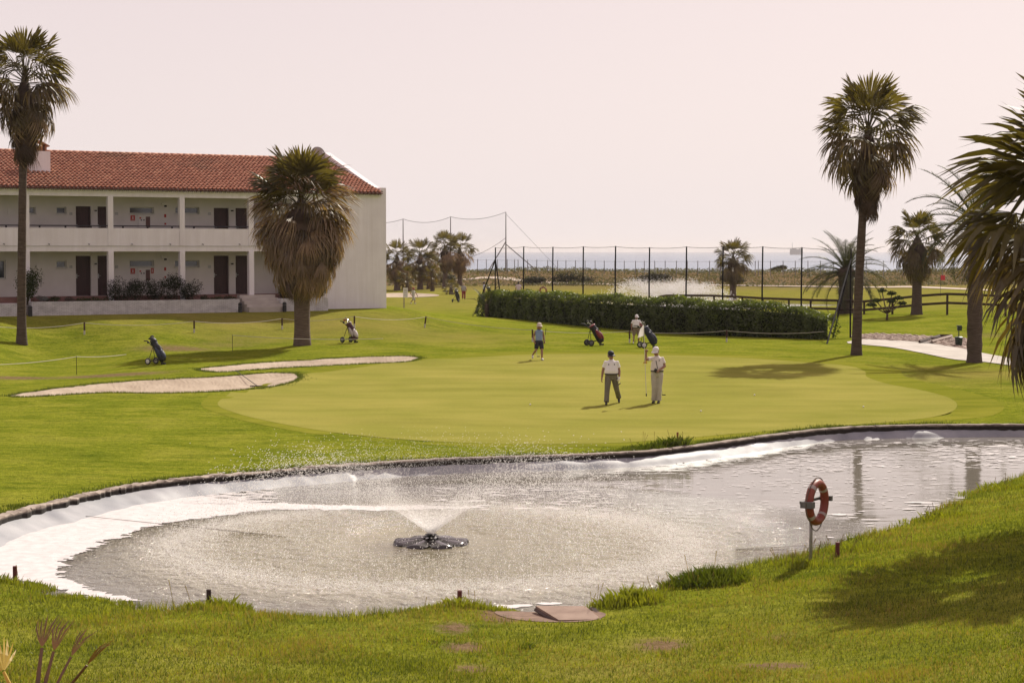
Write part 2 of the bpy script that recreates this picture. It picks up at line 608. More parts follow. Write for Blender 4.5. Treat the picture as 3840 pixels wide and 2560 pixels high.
# ------------------------------------------------------------------ terrain mesh
rows = np.concatenate([np.arange(3, 20, 0.5), np.arange(20, 60, 0.22), np.arange(60, 100, 0.4), np.arange(100, 150, 1.0), np.arange(150, 350, 2.2), np.array([352.0, 360.0])])
NU = 261
us = np.linspace(-1, 1, NU)
GX = us[None, :] * (0.42 * rows[:, None] + 9)
GY = np.repeat(rows[:, None], NU, 1)
GZ = ground(GX, GY)
_keep = np.zeros_like(GZ)
for poly, m_, dz in ((fringe_poly, 1.1, 0.13), (bunker_a, 0.8, 0.06), (bunker_b, 0.8, 0.06), (bunker_c, 1.2, 0.15), (path_poly, 0.5, 0.08), (cobble_poly, 0.5, 0.08), (farpath_poly, 1.5, 0.1)):
    _keep = np.maximum(_keep, (sdist(GX, GY, poly) < -m_) * dz)
TZ = GZ - _keep
V = np.stack([GX, GY, TZ], -1).reshape(-1, 3)
ii = np.arange(len(rows) - 1)[:, None] * NU + np.arange(NU - 1)[None, :]
F = np.stack([ii, ii + 1, ii + NU + 1, ii + NU], -1).reshape(-1, 4)

# wear: bare trodden places on the lawn and the dry belt before the dune
def blob(fx, fy, rx, ry, amp):
    p = ground_hit(fx, fy)
    return amp * np.exp(-(((GX - p.x) / rx) ** 2 + ((GY - p.y) / ry) ** 2) ** 1.5)
WEAR = np.zeros_like(GX)
for a in [(250, 862, 3.0, 1.2, .8), (120, 868, 2.2, 1.2, .6), (40, 868, 2.0, 1.2, .8), (400, 800, 2.2, 1.6, .75), (520, 792, 2.0, 1.6, .5), (560, 782, 2.6, 2.2, .4), (1040, 1440, .30, .45, .9), (1070, 1480, .34, .5, 1), (1085, 1540, .3, .4, .9), (1520, 1478, .45, .6, .9),
          (1780, 1528, .5, .35, 1), (1790, 1465, .3, .25, .6), (270, 1375, .12, .12, .8), (480, 1395, .2, .15, .5), (2345, 1455, .25, .3, .7), (2290, 770, 3, 3, .5), (1210, 1400, .6, .75, 1.6), (1150, 1412, .3, .6, 1.5)]:
    WEAR = np.maximum(WEAR, 1.25 * blob(*a))
WEAR = np.maximum(WEAR, 0.68 * smoothstep(222, 244, GY) + 0.35 * smoothstep(256, 262, GY))
DRY = 0.5 * np.exp(-((GY - 97 + 0.05 * GX) / 5.5) ** 2) * smoothstep(6, -6, GX) + 0.42 * smoothstep(120, 185, GY)
DRY = DRY + 0.45 * np.exp(-((GX - 22) / 12) ** 2 - ((GY - 74) / 6) ** 2) + 0.3 * smoothstep(30, 20, GY)

m, nt, b = _nt('lawn')
attw = nt.nodes.new('ShaderNodeAttribute'); attw.attribute_name = 'wear'
attd = nt.nodes.new('ShaderNodeAttribute'); attd.attribute_name = 'dry'
n1 = add_noise(nt, 0.35, 5.0)
n2 = add_noise(nt, 7.0, 6.0, rough=0.7)
n3 = add_noise(nt, 1.6, 5.0, rough=0.65, stretch=(0.45, 1.6, 1))
n4 = add_noise(nt, 30.0, 3.0, rough=0.7, stretch=(1, 0.35, 1))
r1 = ramp(nt, n1.outputs['Fac'], [(0.3, (0.090, 0.122, 0.011)), (0.7, (0.245, 0.262, 0.026))])
r3 = ramp(nt, n3.outputs['Fac'], [(0.32, (0.068, 0.100, 0.011)), (0.5, (0.160, 0.190, 0.018)), (0.74, (0.285, 0.280, 0.042))])
c = mixc(nt, 0.55, r1.outputs['Color'], r3.outputs['Color'])
r2 = ramp(nt, n2.outputs['Fac'], [(0.25, (0.42, 0.46, 0.4)), (0.5, (1, 1, 1)), (0.8, (1.45, 1.38, 1.35))])
c = mixc(nt, 1.0, c, r2.outputs['Color'], 'MULTIPLY')
r4 = ramp(nt, n4.outputs['Fac'], [(0.3, (0.62, 0.66, 0.6)), (0.5, (1, 1, 1)), (0.75, (1.3, 1.25, 1.2))])
c = mixc(nt, 1.0, c, r4.outputs['Color'], 'MULTIPLY')
# dry straw tone
mr = nt.nodes.new('ShaderNodeMath'); mr.operation = 'MULTIPLY_ADD'
nt.links.new(n1.outputs['Fac'], mr.inputs[0]); mr.inputs[1].default_value = 0.9; mr.inputs[2].default_value = -0.45
ad = nt.nodes.new('ShaderNodeMath'); ad.operation = 'ADD'; ad.use_clamp = True
nt.links.new(attd.outputs['Fac'], ad.inputs[0]); nt.links.new(mr.outputs[0], ad.inputs[1])
c = mixc(nt, ad.outputs[0], c, (0.25, 0.20, 0.065))
# bare earth
mw = nt.nodes.new('ShaderNodeMath'); mw.operation = 'MULTIPLY_ADD'
nt.links.new(n2.outputs['Fac'], mw.inputs[0]); mw.inputs[1].default_value = 3.2; mw.inputs[2].default_value = -1.75
aw = nt.nodes.new('ShaderNodeMath'); aw.operation = 'ADD'; aw.use_clamp = True
nt.links.new(attw.outputs['Fac'], aw.inputs[0]); nt.links.new(mw.outputs[0], aw.inputs[1])
gt = nt.nodes.new('ShaderNodeMath'); gt.operation = 'MULTIPLY'; gt.use_clamp = True
nt.links.new(aw.outputs[0], gt.inputs[0]); nt.links.new(attw.outputs['Fac'], gt.inputs[1])
earth = ramp(nt, n2.outputs['Fac'], [(0.3, (0.11, 0.072, 0.040)), (0.7, (0.23, 0.165, 0.095))])
gs = nt.nodes.new('ShaderNodeMath'); gs.operation = 'MULTIPLY'; gs.use_clamp = True
nt.links.new(gt.outputs[0], gs.inputs[0]); gs.inputs[1].default_value = 1.2
c = mixc(nt, gs.outputs[0], c, earth.outputs['Color'])
nt.links.new(c, b.inputs['Base Color'])
b.inputs['Roughness'].default_value = 0.9
b.inputs['Specular IOR Level'].default_value = 0.0
b.inputs['Sheen Weight'].default_value = 0.0
b.inputs['Sheen Tint'].default_value = (0.8, 0.9, 0.3, 1)
hadd = nt.nodes.new('ShaderNodeMath'); hadd.operation = 'ADD'
nt.links.new(n4.outputs['Fac'], hadd.inputs[0]); nt.links.new(n2.outputs['Fac'], hadd.inputs[1])
add_bump(nt, b, hadd.outputs[0], 0.7, 0.045)
lawn = m

me = np_mesh('ground', V, F, lawn, True)
for nm, arr in (('wear', WEAR), ('dry', DRY)):
    at = me.attributes.new(nm, 'FLOAT', 'POINT')
    at.data.foreach_set('value', arr.ravel().astype(np.float32))
tag(link('ground', me), kind='structure')

# wide skirt of land under and beside the modelled strip
mb = MB()
mb.add([(-900, -120, -2.4), (900, -120, -2.4), (900, 330, -2.4), (-900, 330, -2.4)], [(0, 1, 2, 3)])
tag(mb.build('terrain', mat('outer_land', (0.09, 0.10, 0.02), (0.14, 0.13, 0.03), 0.1, 0.95)), kind='structure')

# ------------------------------------------------------------------ mown sheets, sand, paths
def sheet(name, poly, m, lift=0.014, rings=10, edge_drop=0.0, under=None):
    c = poly.mean(0)
    n = len(poly)
    fr = np.concatenate([[0.02], np.linspace(0.12, 1, rings)])
    pts = c[None, None, :] + (poly[None, :, :] - c) * fr[:, None, None]
    P = pts.reshape(-1, 2)
    z = ground(P[:, 0], P[:, 1]) + lift
    if under is not None:
        z = z - 0.08 * (sdist(P[:, 0], P[:, 1], under) < -0.5)
    if edge_drop:
        z[-n:] -= edge_drop
    Vv = np.concatenate([np.stack([P[:, 0], P[:, 1], z], -1), [[c[0], c[1], gz(*c) + lift]]])
    Ff = []
    k = np.arange(n)
    for i in range(len(fr) - 1):
        Ff.append(np.stack([i * n + k, (i + 1) * n + k, (i + 1) * n + (k + 1) % n, i * n + (k + 1) % n], -1))
    Ff = np.concatenate(Ff)
    tri = [(len(Vv) - 1, int(a), int((a + 1) % n)) for a in k]
    me = new_mesh(name, Vv, [tuple(int(q) for q in f) for f in Ff] + tri, m, True)
    o = link(name, me)
    return tag(o, kind='structure')

def turf(name, ca, cb, cc, scale, bump=0.25):
    m, nt, b = _nt(name)
    na = add_noise(nt, scale, 4.0, stretch=(0.35, 1.3, 1))
    nb = add_noise(nt, 26.0, 3.0, rough=0.7)
    nc = add_noise(nt, 0.22, 3.0)
    r = ramp(nt, na.outputs['Fac'], [(0.28, ca), (0.52, cb), (0.78, cc)])
    rr = ramp(nt, nb.outputs['Fac'], [(0.25, (0.72, 0.74, 0.66)), (0.55, (1, 1, 1)), (0.8, (1.2, 1.16, 1.2))])
    r4 = ramp(nt, nc.outputs['Fac'], [(0.3, (0.86, 0.9, 0.8)), (0.7, (1.1, 1.06, 1.15))])
    c = mixc(nt, 1.0, r.outputs['Color'], rr.outputs['Color'], 'MULTIPLY')
    c = mixc(nt, 1.0, c, r4.outputs['Color'], 'MULTIPLY')
    nt.links.new(c, b.inputs['Base Color'])
    b.inputs['Roughness'].default_value = 0.85
    b.inputs['Specular IOR Level'].default_value = 0.0
    b.inputs['Sheen Weight'].default_value = 0.0
    b.inputs['Sheen Tint'].default_value = (0.9, 0.9, 0.4, 1)
    add_bump(nt, b, nb.outputs['Fac'], bump, 0.012)
    MATS[name] = m
    return m

sheet('green_fringe', fringe_poly, turf('fringe_turf', (0.140, 0.156, 0.018), (0.19, 0.20, 0.025), (0.23, 0.228, 0.034), 0.9), 0.005, 14, under=green_poly)
sheet('putting_green', green_poly, turf('green_turf', (0.215, 0.212, 0.046), (0.255, 0.248, 0.056), (0.295, 0.28, 0.070), 0.5, 0.12), 0.010, 22)

def sand_mat():
    m, nt, b = _nt('bunker_sand')
    na = add_noise(nt, 1.1, 4.0)
    nb = add_noise(nt, 5.0, 4.0, rough=0.6, stretch=(1, 0.5, 1))
    nw = nt.nodes.new('ShaderNodeTexWave')
    tc = nt.nodes.new('ShaderNodeTexCoord')
    nt.links.new(tc.outputs['Object'], nw.inputs['Vector'])
    nw.inputs['Scale'].default_value = 1.3
    nw.inputs['Distortion'].default_value = 14.0
    nw.inputs['Detail'].default_value = 3.0
    r = ramp(nt, na.outputs['Fac'], [(0.3, (0.34, 0.275, 0.205)), (0.7, (0.47, 0.395, 0.305))])
    nt.links.new(r.outputs['Color'], b.inputs['Base Color'])
    b.inputs['Roughness'].default_value = 0.95
    b.inputs['Specular IOR Level'].default_value = 0.1
    s = nt.nodes.new('ShaderNodeMath'); s.operation = 'ADD'
    nt.links.new(nb.outputs['Fac'], s.inputs[0]); nt.links.new(nw.outputs['Fac'], s.inputs[1])
    add_bump(nt, b, s.outputs[0], 0.3, 0.04)
    return m
SAND = sand_mat()
sheet('bunker', bunker_a, SAND, 0.02, 10)
sheet('bunker', bunker_b, SAND, 0.02, 10)
sheet('bunker', bunker_c, SAND, 0.03, 6)

def ribbon(name, top, bot, m, lift=0.02, n=6, across=6):
    A = spline([ground_hit(*p) for p in top], False, n)
    B = spline([ground_hit(*p) for p in bot], False, n)
    k = min(len(A), len(B))
    P = np.stack([A[:k] + (B[:k] - A[:k]) * t for t in np.linspace(0, 1, across)], 1).reshape(-1, 2)
    z = ground(P[:, 0], P[:, 1]) + lift
    Vv = np.stack([P[:, 0], P[:, 1], z], -1)
    ii = np.arange(k - 1)[:, None] * across + np.arange(across - 1)[None, :]
    Ff = np.stack([ii, ii + across, ii + across + 1, ii + 1], -1).reshape(-1, 4)
    return tag(link(name, np_mesh(name, Vv, Ff, m, True)), kind='structure')

ribbon('path', [(1040, 643), (1075, 640), (1120, 636), (1160, 637), (1230, 645), (1330, 650), (1500, 653), (1700, 655), (2000, 659), (2100, 658), (2300, 667)],
       [(1040, 645), (1075, 643), (1120, 640), (1160, 643), (1230, 650), (1330, 653), (1500, 655), (1700, 657), (2000, 661), (2100, 661), (2300, 670)], mat('gravel', (0.42, 0.34, 0.28), (0.52, 0.44, 0.37), 0.5, 0.95), 0.06)
ribbon('path', [(1945, 786), (1985, 780), (2060, 783), (2130, 789), (2205, 800), (2260, 812), (2352, 828), (2480, 848)],
       [(1948, 789), (1990, 793), (2050, 799), (2120, 812), (2190, 826), (2260, 832), (2352, 845), (2500, 872)], mat('pale_paving', (0.34, 0.31, 0.27), (0.50, 0.465, 0.41), 0.9, 0.9, bump=0.2), 0.03)
# ------------------------------------------------------------------ pond: kerb, liner, water, foam
STONE = mat('kerb_stone', (0.17, 0.135, 0.105), (0.50, 0.43, 0.36), 3.0, 0.9, bump=0.6, bdist=0.03, detail=8)
def paint_face_shade(m):
    # shade on the damp kerb face painted in, dark below the top edge
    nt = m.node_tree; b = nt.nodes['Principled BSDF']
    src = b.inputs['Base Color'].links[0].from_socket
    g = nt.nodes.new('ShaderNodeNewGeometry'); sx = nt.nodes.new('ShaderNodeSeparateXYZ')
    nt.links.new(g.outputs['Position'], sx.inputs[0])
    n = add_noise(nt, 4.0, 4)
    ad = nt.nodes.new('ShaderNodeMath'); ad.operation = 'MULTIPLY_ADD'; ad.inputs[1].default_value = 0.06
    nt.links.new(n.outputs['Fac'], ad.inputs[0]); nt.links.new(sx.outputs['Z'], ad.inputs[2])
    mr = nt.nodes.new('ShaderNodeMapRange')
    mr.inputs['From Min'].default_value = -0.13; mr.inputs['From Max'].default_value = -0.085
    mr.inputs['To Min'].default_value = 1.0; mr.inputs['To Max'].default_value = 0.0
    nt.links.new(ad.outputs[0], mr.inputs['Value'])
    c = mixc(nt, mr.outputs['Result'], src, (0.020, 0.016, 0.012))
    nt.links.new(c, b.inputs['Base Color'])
paint_face_shade(STONE)
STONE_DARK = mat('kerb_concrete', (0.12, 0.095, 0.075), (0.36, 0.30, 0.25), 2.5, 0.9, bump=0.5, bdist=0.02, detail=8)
paint_face_shade(STONE_DARK)
kerb = thing('pond_kerb', 'low kerb of weathered stone blocks between the mown lawn and the fountain pond', 'kerb', (0, 0, 0))
seg = np.linalg.norm(np.diff(kerb_line, axis=0), axis=1)
acc = np.concatenate([[0], np.cumsum(seg)])
def kerb_at(s):
    s = min(max(s, 0), acc[-1] - 1e-6)
    i = int(np.searchsorted(acc, s, 'right') - 1)
    i = min(i, len(seg) - 1)
    t = (s - acc[i]) / seg[i]
    p = kerb_line[i] * (1 - t) + kerb_line[i + 1] * t
    d = kerb_line[min(i + 2, len(kerb_line) - 1)] - kerb_line[max(i - 1, 0)]
    d = d / np.linalg.norm(d)
    return p, d
krand = random.Random(3)
s0 = 0.0
while s0 < acc[-1] - 0.3:
    p_, d_ = kerb_at(s0)
    rough = p_[0] < -4
    L = krand.uniform(0.9, 1.5) if rough else krand.uniform(1.3, 2.0)
    s1 = min(s0 + L, acc[-1])
    nseg = 10
    mb = MB()
    vs, fs = [], []
    for k in range(nseg + 1):
        p, d = kerb_at(s0 + 0.004 + (s1 - s0 - 0.008) * k / nseg)
        nrm = np.array([-d[1], d[0]])
        zt = -0.095
        j = 0.034 if rough else 0.014
        wd = 0.24 + krand.uniform(-j, j) * 1.5
        tz = krand.uniform(-j, j)
        fr = krand.uniform(-j, j)
        prof = [(-0.02 + fr, -0.75), (-0.02 + fr, zt - 0.018 + tz), (0.0 + fr, zt + tz), (wd * 0.5, zt + tz + krand.uniform(-j, j) * 0.4), (wd - 0.03, zt + tz * 0.5), (wd, zt - 0.04), (wd, -0.75)]
        for o_, z_ in prof:
            vs.append((p[0] + nrm[0] * o_, p[1] + nrm[1] * o_, z_))
    q = len(prof)
    for k in range(nseg):
        for i in range(q - 1):
            fs.append((k * q + i, k * q + i + 1, (k + 1) * q + i + 1, (k + 1) * q + i))
    fs.append(tuple(range(q)))
    fs.append(tuple(range(nseg * q + q - 1, nseg * q - 1, -1)))
    mb.add(vs, [tuple(reversed(f)) for f in fs])
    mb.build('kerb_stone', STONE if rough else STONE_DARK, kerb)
    s0 = s1

# liner: pale sheet that sags from the kerb into the water
ns = 460
vs, fs = [], []
NA = 9
for k in range(ns + 1):
    s = acc[-1] * k / ns
    p, d = kerb_at(s)
    nrm = np.array([d[1], -d[0]])
    w1 = mnoise.noise(Vector((s * 0.33, 1.7, 0)))
    w2 = mnoise.noise(Vector((s * 1.1, 5.1, 0)))
    w3 = mnoise.noise(Vector((s * 3.2, 9.3, 0)))
    wid = 0.42 + 0.30 * max(-0.8, w1) + 0.14 * w2 + (0.35 if p[0] < -4 else 0.0)
    hump = max(0.0, 0.02 + 0.18 * w1 + 0.07 * w2)
    for i in range(NA):
        t = i / (NA - 1)
        z = -0.235 + (-0.27) * t + hump * math.sin(math.pi * min(1, t * 1.25)) + 0.022 * w3 * math.sin(math.pi * t)
        vs.append((p[0] + nrm[0] * (wid * t - 0.01), p[1] + nrm[1] * (wid * t - 0.01), z))
for k in range(ns):
    for i in range(NA - 1):
        fs.append((k * NA + i, k * NA + i + 1, (k + 1) * NA + i + 1, (k + 1) * NA + i))
mb = MB(); mb.add(vs, fs)
tag(mb.build('pond_liner', mat('liner_sheet', (0.20, 0.21, 0.235), (0.34, 0.345, 0.36), 1.3, 0.55, bump=0.25, bdist=0.05), smooth=True), 'pale grey plastic liner sagging from the stone kerb into the pond', 'pond liner')

FOUNT = at_z(990, 1247, WATER_Z)

def water_mat():
    m, nt, b = _nt('pond_water')
    tc = nt.nodes.new('ShaderNodeTexCoord')
    sub = nt.nodes.new('ShaderNodeVectorMath'); sub.operation = 'DISTANCE'
    nt.links.new(tc.outputs['Object'], sub.inputs[0])
    sub.inputs[1].default_value = FOUNT
    def mrange(a, b_, lo, hi):
        n = nt.nodes.new('ShaderNodeMapRange')
        n.interpolation_type = 'SMOOTHSTEP'
        n.inputs['From Min'].default_value = a
        n.inputs['From Max'].default_value = b_
        n.inputs['To Min'].default_value = lo
        n.inputs['To Max'].default_value = hi
        nt.links.new(sub.outputs['Value'], n.inputs['Value'])
        return n.outputs['Result']
    splash = mrange(4.6, 9.5, 1.0, 0.0)
    core = mrange(1.0, 2.6, 0.25, 1.0)
    w = nt.nodes.new('ShaderNodeMath'); w.operation = 'MULTIPLY'
    nt.links.new(splash, w.inputs[0]); nt.links.new(core, w.inputs[1])
    fine = add_noise(nt, 5.5, 3.0, rough=0.7)
    mid = add_noise(nt, 2.6, 2.0)
    calm = add_noise(nt, 1.6, 2.5, stretch=(0.5, 1.5, 1))
    h1 = nt.nodes.new('ShaderNodeMath'); h1.operation = 'MULTIPLY'
    nt.links.new(fine.outputs['Fac'], h1.inputs[0]); nt.links.new(w.outputs[0], h1.inputs[1])
    h2 = nt.nodes.new('ShaderNodeMath'); h2.operation = 'MULTIPLY_ADD'
    nt.links.new(mid.outputs['Fac'], h2.inputs[0]); nt.links.new(w.outputs[0], h2.inputs[1])
    sc = nt.nodes.new('ShaderNodeMath'); sc.operation = 'MULTIPLY'; sc.inputs[1].default_value = 0.055
    nt.links.new(calm.outputs['Fac'], sc.inputs[0])
    nt.links.new(sc.outputs[0], h2.inputs[2])
    h3 = nt.nodes.new('ShaderNodeMath'); h3.operation = 'MULTIPLY_ADD'; h3.inputs[1].default_value = 0.8
    nt.links.new(h1.outputs[0], h3.inputs[0]); nt.links.new(h2.outputs[0], h3.inputs[2])
    add_bump(nt, b, h3.outputs[0], 1.0, 0.22)
    cl = add_noise(nt, 0.5, 3.0)
    r = ramp(nt, cl.outputs['Fac'], [(0.3, (0.17, 0.160, 0.130)), (0.7, (0.235, 0.222, 0.188))])
    # silt and air bubbles churned up under the falling spray, densest where the drops land
    disc = mrange(4.3, 7.5, 1.0, 0.0)
    churn = ramp(nt, add_noise(nt, 9.0, 4.0, rough=0.7).outputs['Fac'], [(0.3, (0.22, 0.200, 0.120)), (0.7, (0.34, 0.312, 0.205))])
    c = mixc(nt, disc, r.outputs['Color'], churn.outputs['Color'])
    up = mrange(3.6, 4.9, 0.0, 1.0); dn = mrange(4.9, 6.0, 1.0, 0.0)
    rg = nt.nodes.new('ShaderNodeMath'); rg.operation = 'MULTIPLY'
    nt.links.new(up, rg.inputs[0]); nt.links.new(dn, rg.inputs[1])
    bub = ramp(nt, add_noise(nt, 12.0, 4.0, rough=0.75).outputs['Fac'], [(0.42, (0, 0, 0)), (0.62, (1, 1, 1))])
    rb = nt.nodes.new('ShaderNodeMath'); rb.operation = 'MULTIPLY'
    nt.links.new(rg.outputs[0], rb.inputs[0]); nt.links.new(bub.outputs['Color'], rb.inputs[1])
    c = mixc(nt, rb.outputs[0], c, (0.55, 0.53, 0.47))
    nt.links.new(c, b.inputs['Base Color'])
    b.inputs['Roughness'].default_value = 0.06
    b.inputs['IOR'].default_value = 1.333
    b.inputs['Specular IOR Level'].default_value = 0.75
    return m
WATER = water_mat()

def cells(poly, step, test, z, name, m, smooth=True):
    lo, hi = poly.min(0) - step, poly.max(0) + step
    xs = np.arange(lo[0], hi[0] + step, step); ys = np.arange(lo[1], hi[1] + step, step)
    CX, CY = np.meshgrid(xs, ys)
    ok = test(CX, CY)
    nx = len(xs)
    q = ok[:-1, :-1] & ok[1:, :-1] & ok[:-1, 1:] & ok[1:, 1:]
    r_, c_ = np.nonzero(q)
    idx = r_ * nx + c_
    F_ = np.stack([idx, idx + 1, idx + nx + 1, idx + nx], -1)
    used, inv = np.unique(F_, return_inverse=True)
    Vv = np.stack([CX.ravel()[used], CY.ravel()[used], np.full(len(used), z)], -1)
    return link(name, np_mesh(name, Vv, inv.reshape(F_.shape), m, smooth))

tag(cells(pond, 0.4, lambda x, y: sdist(x, y, pond) < 0.75, WATER_Z, 'water', WATER), kind='structure')
def nz2(x, y, f, seed=0.0):
    return (np.sin(x * f + 1.7 * np.sin(y * f * 0.83 + seed) + seed) * np.sin(y * f * 1.21 + 1.3 * np.sin(x * f * 0.71 + 2 * seed)))

FOAM = mat('foam', (0.50, 0.48, 0.475), (0.66, 0.635, 0.63), 5.0, 0.8, bump=0.5, bdist=0.03, spec=0.3, detail=8)
foam_poly = spline([at_z(*p, WATER_Z) for p in [(-160, 1250), (-60, 1232), (0, 1213), (170, 1170), (300, 1145), (430, 1128), (475, 1139), (560, 1150), (700, 1158), (850, 1161), (1000, 1160), (1110, 1166), (1000, 1171), (850, 1173), (700, 1171), (600, 1174), (480, 1190), (370, 1206), (260, 1242), (165, 1280), (150, 1310), (190, 1345), (330, 1378), (250, 1378), (120, 1356), (0, 1330), (-120, 1338), (-240, 1330)]], True, 4)
def foam_test(x, y):
    e = 0.07 * nz2(x, y, 9, 0.4) + 0.10 * nz2(x, y, 4.1, 1.1) + 0.07 * nz2(x, y, 21, 2.0) + 0.05 * nz2(x, y, 37, 0.3)
    return sdist(x, y, foam_poly) < e
tag(cells(foam_poly, 0.045, foam_test, WATER_Z + 0.012, 'foam', FOAM), kind='stuff')
# loose flecks of foam drifting on the pond
frand = random.Random(11)
mb = MB()
def fleck(x, y, r, el):
    n = 7
    zf = WATER_Z + 0.006 + frand.random() * 0.012
    vs = [(x + math.cos(2 * math.pi * k / n) * r * el * frand.uniform(0.6, 1.15), y + math.sin(2 * math.pi * k / n) * r * frand.uniform(0.6, 1.15), zf) for k in range(n)]
    mb.add(vs, [tuple(range(n))])
zones = [((430, 620), (1118, 1160), 150, 0.03, 0.12), ((1450, 1950), (1048, 1085), 240, 0.015, 0.055), ((1800, 2352), (1010, 1075), 420, 0.012, 0.07), ((2150, 2352), (1020, 1060), 120, 0.02, 0.10), ((1300, 2200), (1080, 1180), 420, 0.010, 0.05), ((1000, 1400), (1120, 1172), 160, 0.015, 0.08), ((2080, 2260), (1130, 1185), 14, 0.03, 0.12), ((1900, 2060), (1180, 1240), 12, 0.03, 0.10)]
for (xa, xb), (ya, yb), cnt, ra, rb in zones:
    k = 0
    while k < cnt:
        p = at_z(frand.uniform(xa, xb), frand.uniform(ya, yb), WATER_Z)
        if float(sdist(np.array([p.x]), np.array([p.y]), pond)[0]) > -0.25:
            k += 0.2
            continue
        fleck(p.x, p.y, frand.uniform(ra, rb) ** 1.0, frand.uniform(1.2, 3.5))
        k += 1
for fx, fy, r, el in [(1170, 1404, .16, 1.6), (1200, 1401, .12, 1.8), (1255, 1397, .10, 1.6), (1275, 1396, .10, 1.4), (1150, 1403, .14, 1.6)]:
    p = at_z(fx, fy, WATER_Z)
    fleck(p.x, p.y + 0.35, r, el)
tag(mb.build('foam', FOAM), kind='stuff')

# second pond beyond the hedge
m2 = mat('far_pond_water', (0.10, 0.10, 0.08), (0.14, 0.135, 0.11), 0.4, 0.08, spec=0.75, bump=0.1, bdist=0.06)
z2 = float(np.median(zbase(pond2[:, 0], pond2[:, 1]))) - 0.28
tag(cells(pond2, 0.8, lambda x, y: sdist(x, y, pond2) < 0.6, z2, 'water', m2), kind='structure')

# ------------------------------------------------------------------ sea
def sea_mat():
    m, nt, b = _nt('sea_water')
    n = add_noise(nt, 0.05, 6.0, stretch=(0.35, 1.0, 1))
    n2 = add_noise(nt, 0.004, 4.0, stretch=(0.25, 1.0, 1))
    r = ramp(nt, n2.outputs['Fac'], [(0.3, (0.08, 0.15, 0.24)), (0.7, (0.12, 0.20, 0.31))])
    nt.links.new(r.outputs['Color'], b.inputs['Base Color'])
    b.inputs['Roughness'].default_value = 0.25
    b.inputs['IOR'].default_value = 1.333
    add_bump(nt, b, n.outputs['Fac'], 0.5, 2.5)
    return m
mb = MB()
mb.add([(-9000, 320, -12), (9000, 320, -12), (9000, 15500, -12), (-9000, 15500, -12)], [(0, 1, 2, 3)])
tag(mb.build('sea', sea_mat()), kind='structure')
# ------------------------------------------------------------------ hotel wing
TH = R(30)
C0 = Vector((X(887, 106), 106.0, 1.9))
hotel = thing('hotel_building', 'white two storey hotel wing with open galleries and red barrel tile roof', 'building', C0, TH)
_c, _s = math.cos(TH), math.sin(TH)
def fac(fx, fy, p=0.0):
    """picture point on the facade plane at depth p -> local x, local z"""
    d = ray(fx, fy)
    # world point t*d ; local y = -s*(X-x0) + c*(Y-y0) = p
    t = (p - _s * C0.x + _c * C0.y) / (-_s * d.x + _c)
    wx, wy, wz = d.x * t, t, CAM_H + d.z * t
    return ((wx - C0.x) * _c + (wy - C0.y) * _s, wz - C0.z)
def lx(fx, p=0.0):
    return fac(fx, 600, p)[0]
def lz(fx, fy, p=0.0):
    return fac(fx, fy, p)[1]

def wall_mat():
    m, nt, b = _nt('white_render')
    n = add_noise(nt, 0.8, 5.0, rough=0.6)
    st = add_noise(nt, 1.0, 5.0, rough=0.7, stretch=(3.0, 3.0, 0.18))
    g = add_noise(nt, 60.0, 2.0)
    r = ramp(nt, n.outputs['Fac'], [(0.3, (0.77, 0.745, 0.775)), (0.7, (0.85, 0.83, 0.86))])
    r2 = ramp(nt, st.outputs['Fac'], [(0.35, (1, 1, 1)), (0.75, (0.80, 0.78, 0.75))])
    c = mixc(nt, 0.6, r.outputs['Color'], r2.outputs['Color'], 'MULTIPLY')
    nt.links.new(c, b.inputs['Base Color'])
    b.inputs['Roughness'].default_value = 0.9
    b.inputs['Specular IOR Level'].default_value = 0.2
    add_bump(nt, b, g.outputs['Fac'], 0.25, 0.006)
    return m
WALL = wall_mat()
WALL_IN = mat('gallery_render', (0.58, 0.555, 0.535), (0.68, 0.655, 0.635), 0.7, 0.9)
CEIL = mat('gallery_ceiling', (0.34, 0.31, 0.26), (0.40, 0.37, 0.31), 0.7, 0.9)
DOOR = mat('door_wood', (0.030, 0.012, 0.014), (0.055, 0.020, 0.022), 2.0, 0.5, stretch=(8, 8, 1))
RAIL = mat('rail_paint', (0.020, 0.018, 0.030), (0.035, 0.030, 0.045), 4, 0.5)
GLASS = mat('window_glass', (0.030, 0.036, 0.045), (0.055, 0.062, 0.075), 1.2, 0.08, spec=0.8)
FRAME = mat('window_frame', (0.50, 0.49, 0.46), (0.58, 0.57, 0.54), 3, 0.6)
METAL = mat('grey_metal', (0.30, 0.30, 0.30), (0.40, 0.40, 0.40), 6, 0.45, 0.6)
RED = mat('sign_red', (0.36, 0.035, 0.03), (0.42, 0.05, 0.04), 5, 0.5)
SIGNW = mat('sign_white', (0.62, 0.60, 0.58), (0.68, 0.66, 0.64), 5, 0.6)
FLOOR = mat('gallery_floor', (0.16, 0.075, 0.065), (0.22, 0.11, 0.09), 3, 0.7)
BLACK = mat('black_plastic', (0.010, 0.010, 0.011), (0.022, 0.022, 0.024), 8, 0.45)

XL = -34.0
GD = 1.9                                   # depth of the galleries
x_blk = lx(672)                            # where the closed end block starts
Z_EAVE = 6.36
Z_BEAM = Z_EAVE - 0.36
z_fl1 = 0.78                               # gallery floor, lower storey
z_ptop, z_pbot = lz(160, 523.5), lz(160, 564)
z_slab = lz(160, 577.5)
z_fl2 = z_ptop - 0.95
DEPTH = 15.2
PR = 7.6                                   # depth of the ridge
Z_RIDGE = 8.62

def part(name, m, fill, parent=hotel, smooth=False):
    mb = MB()
    fill(mb)
    return mb.build(name, m, parent, smooth)

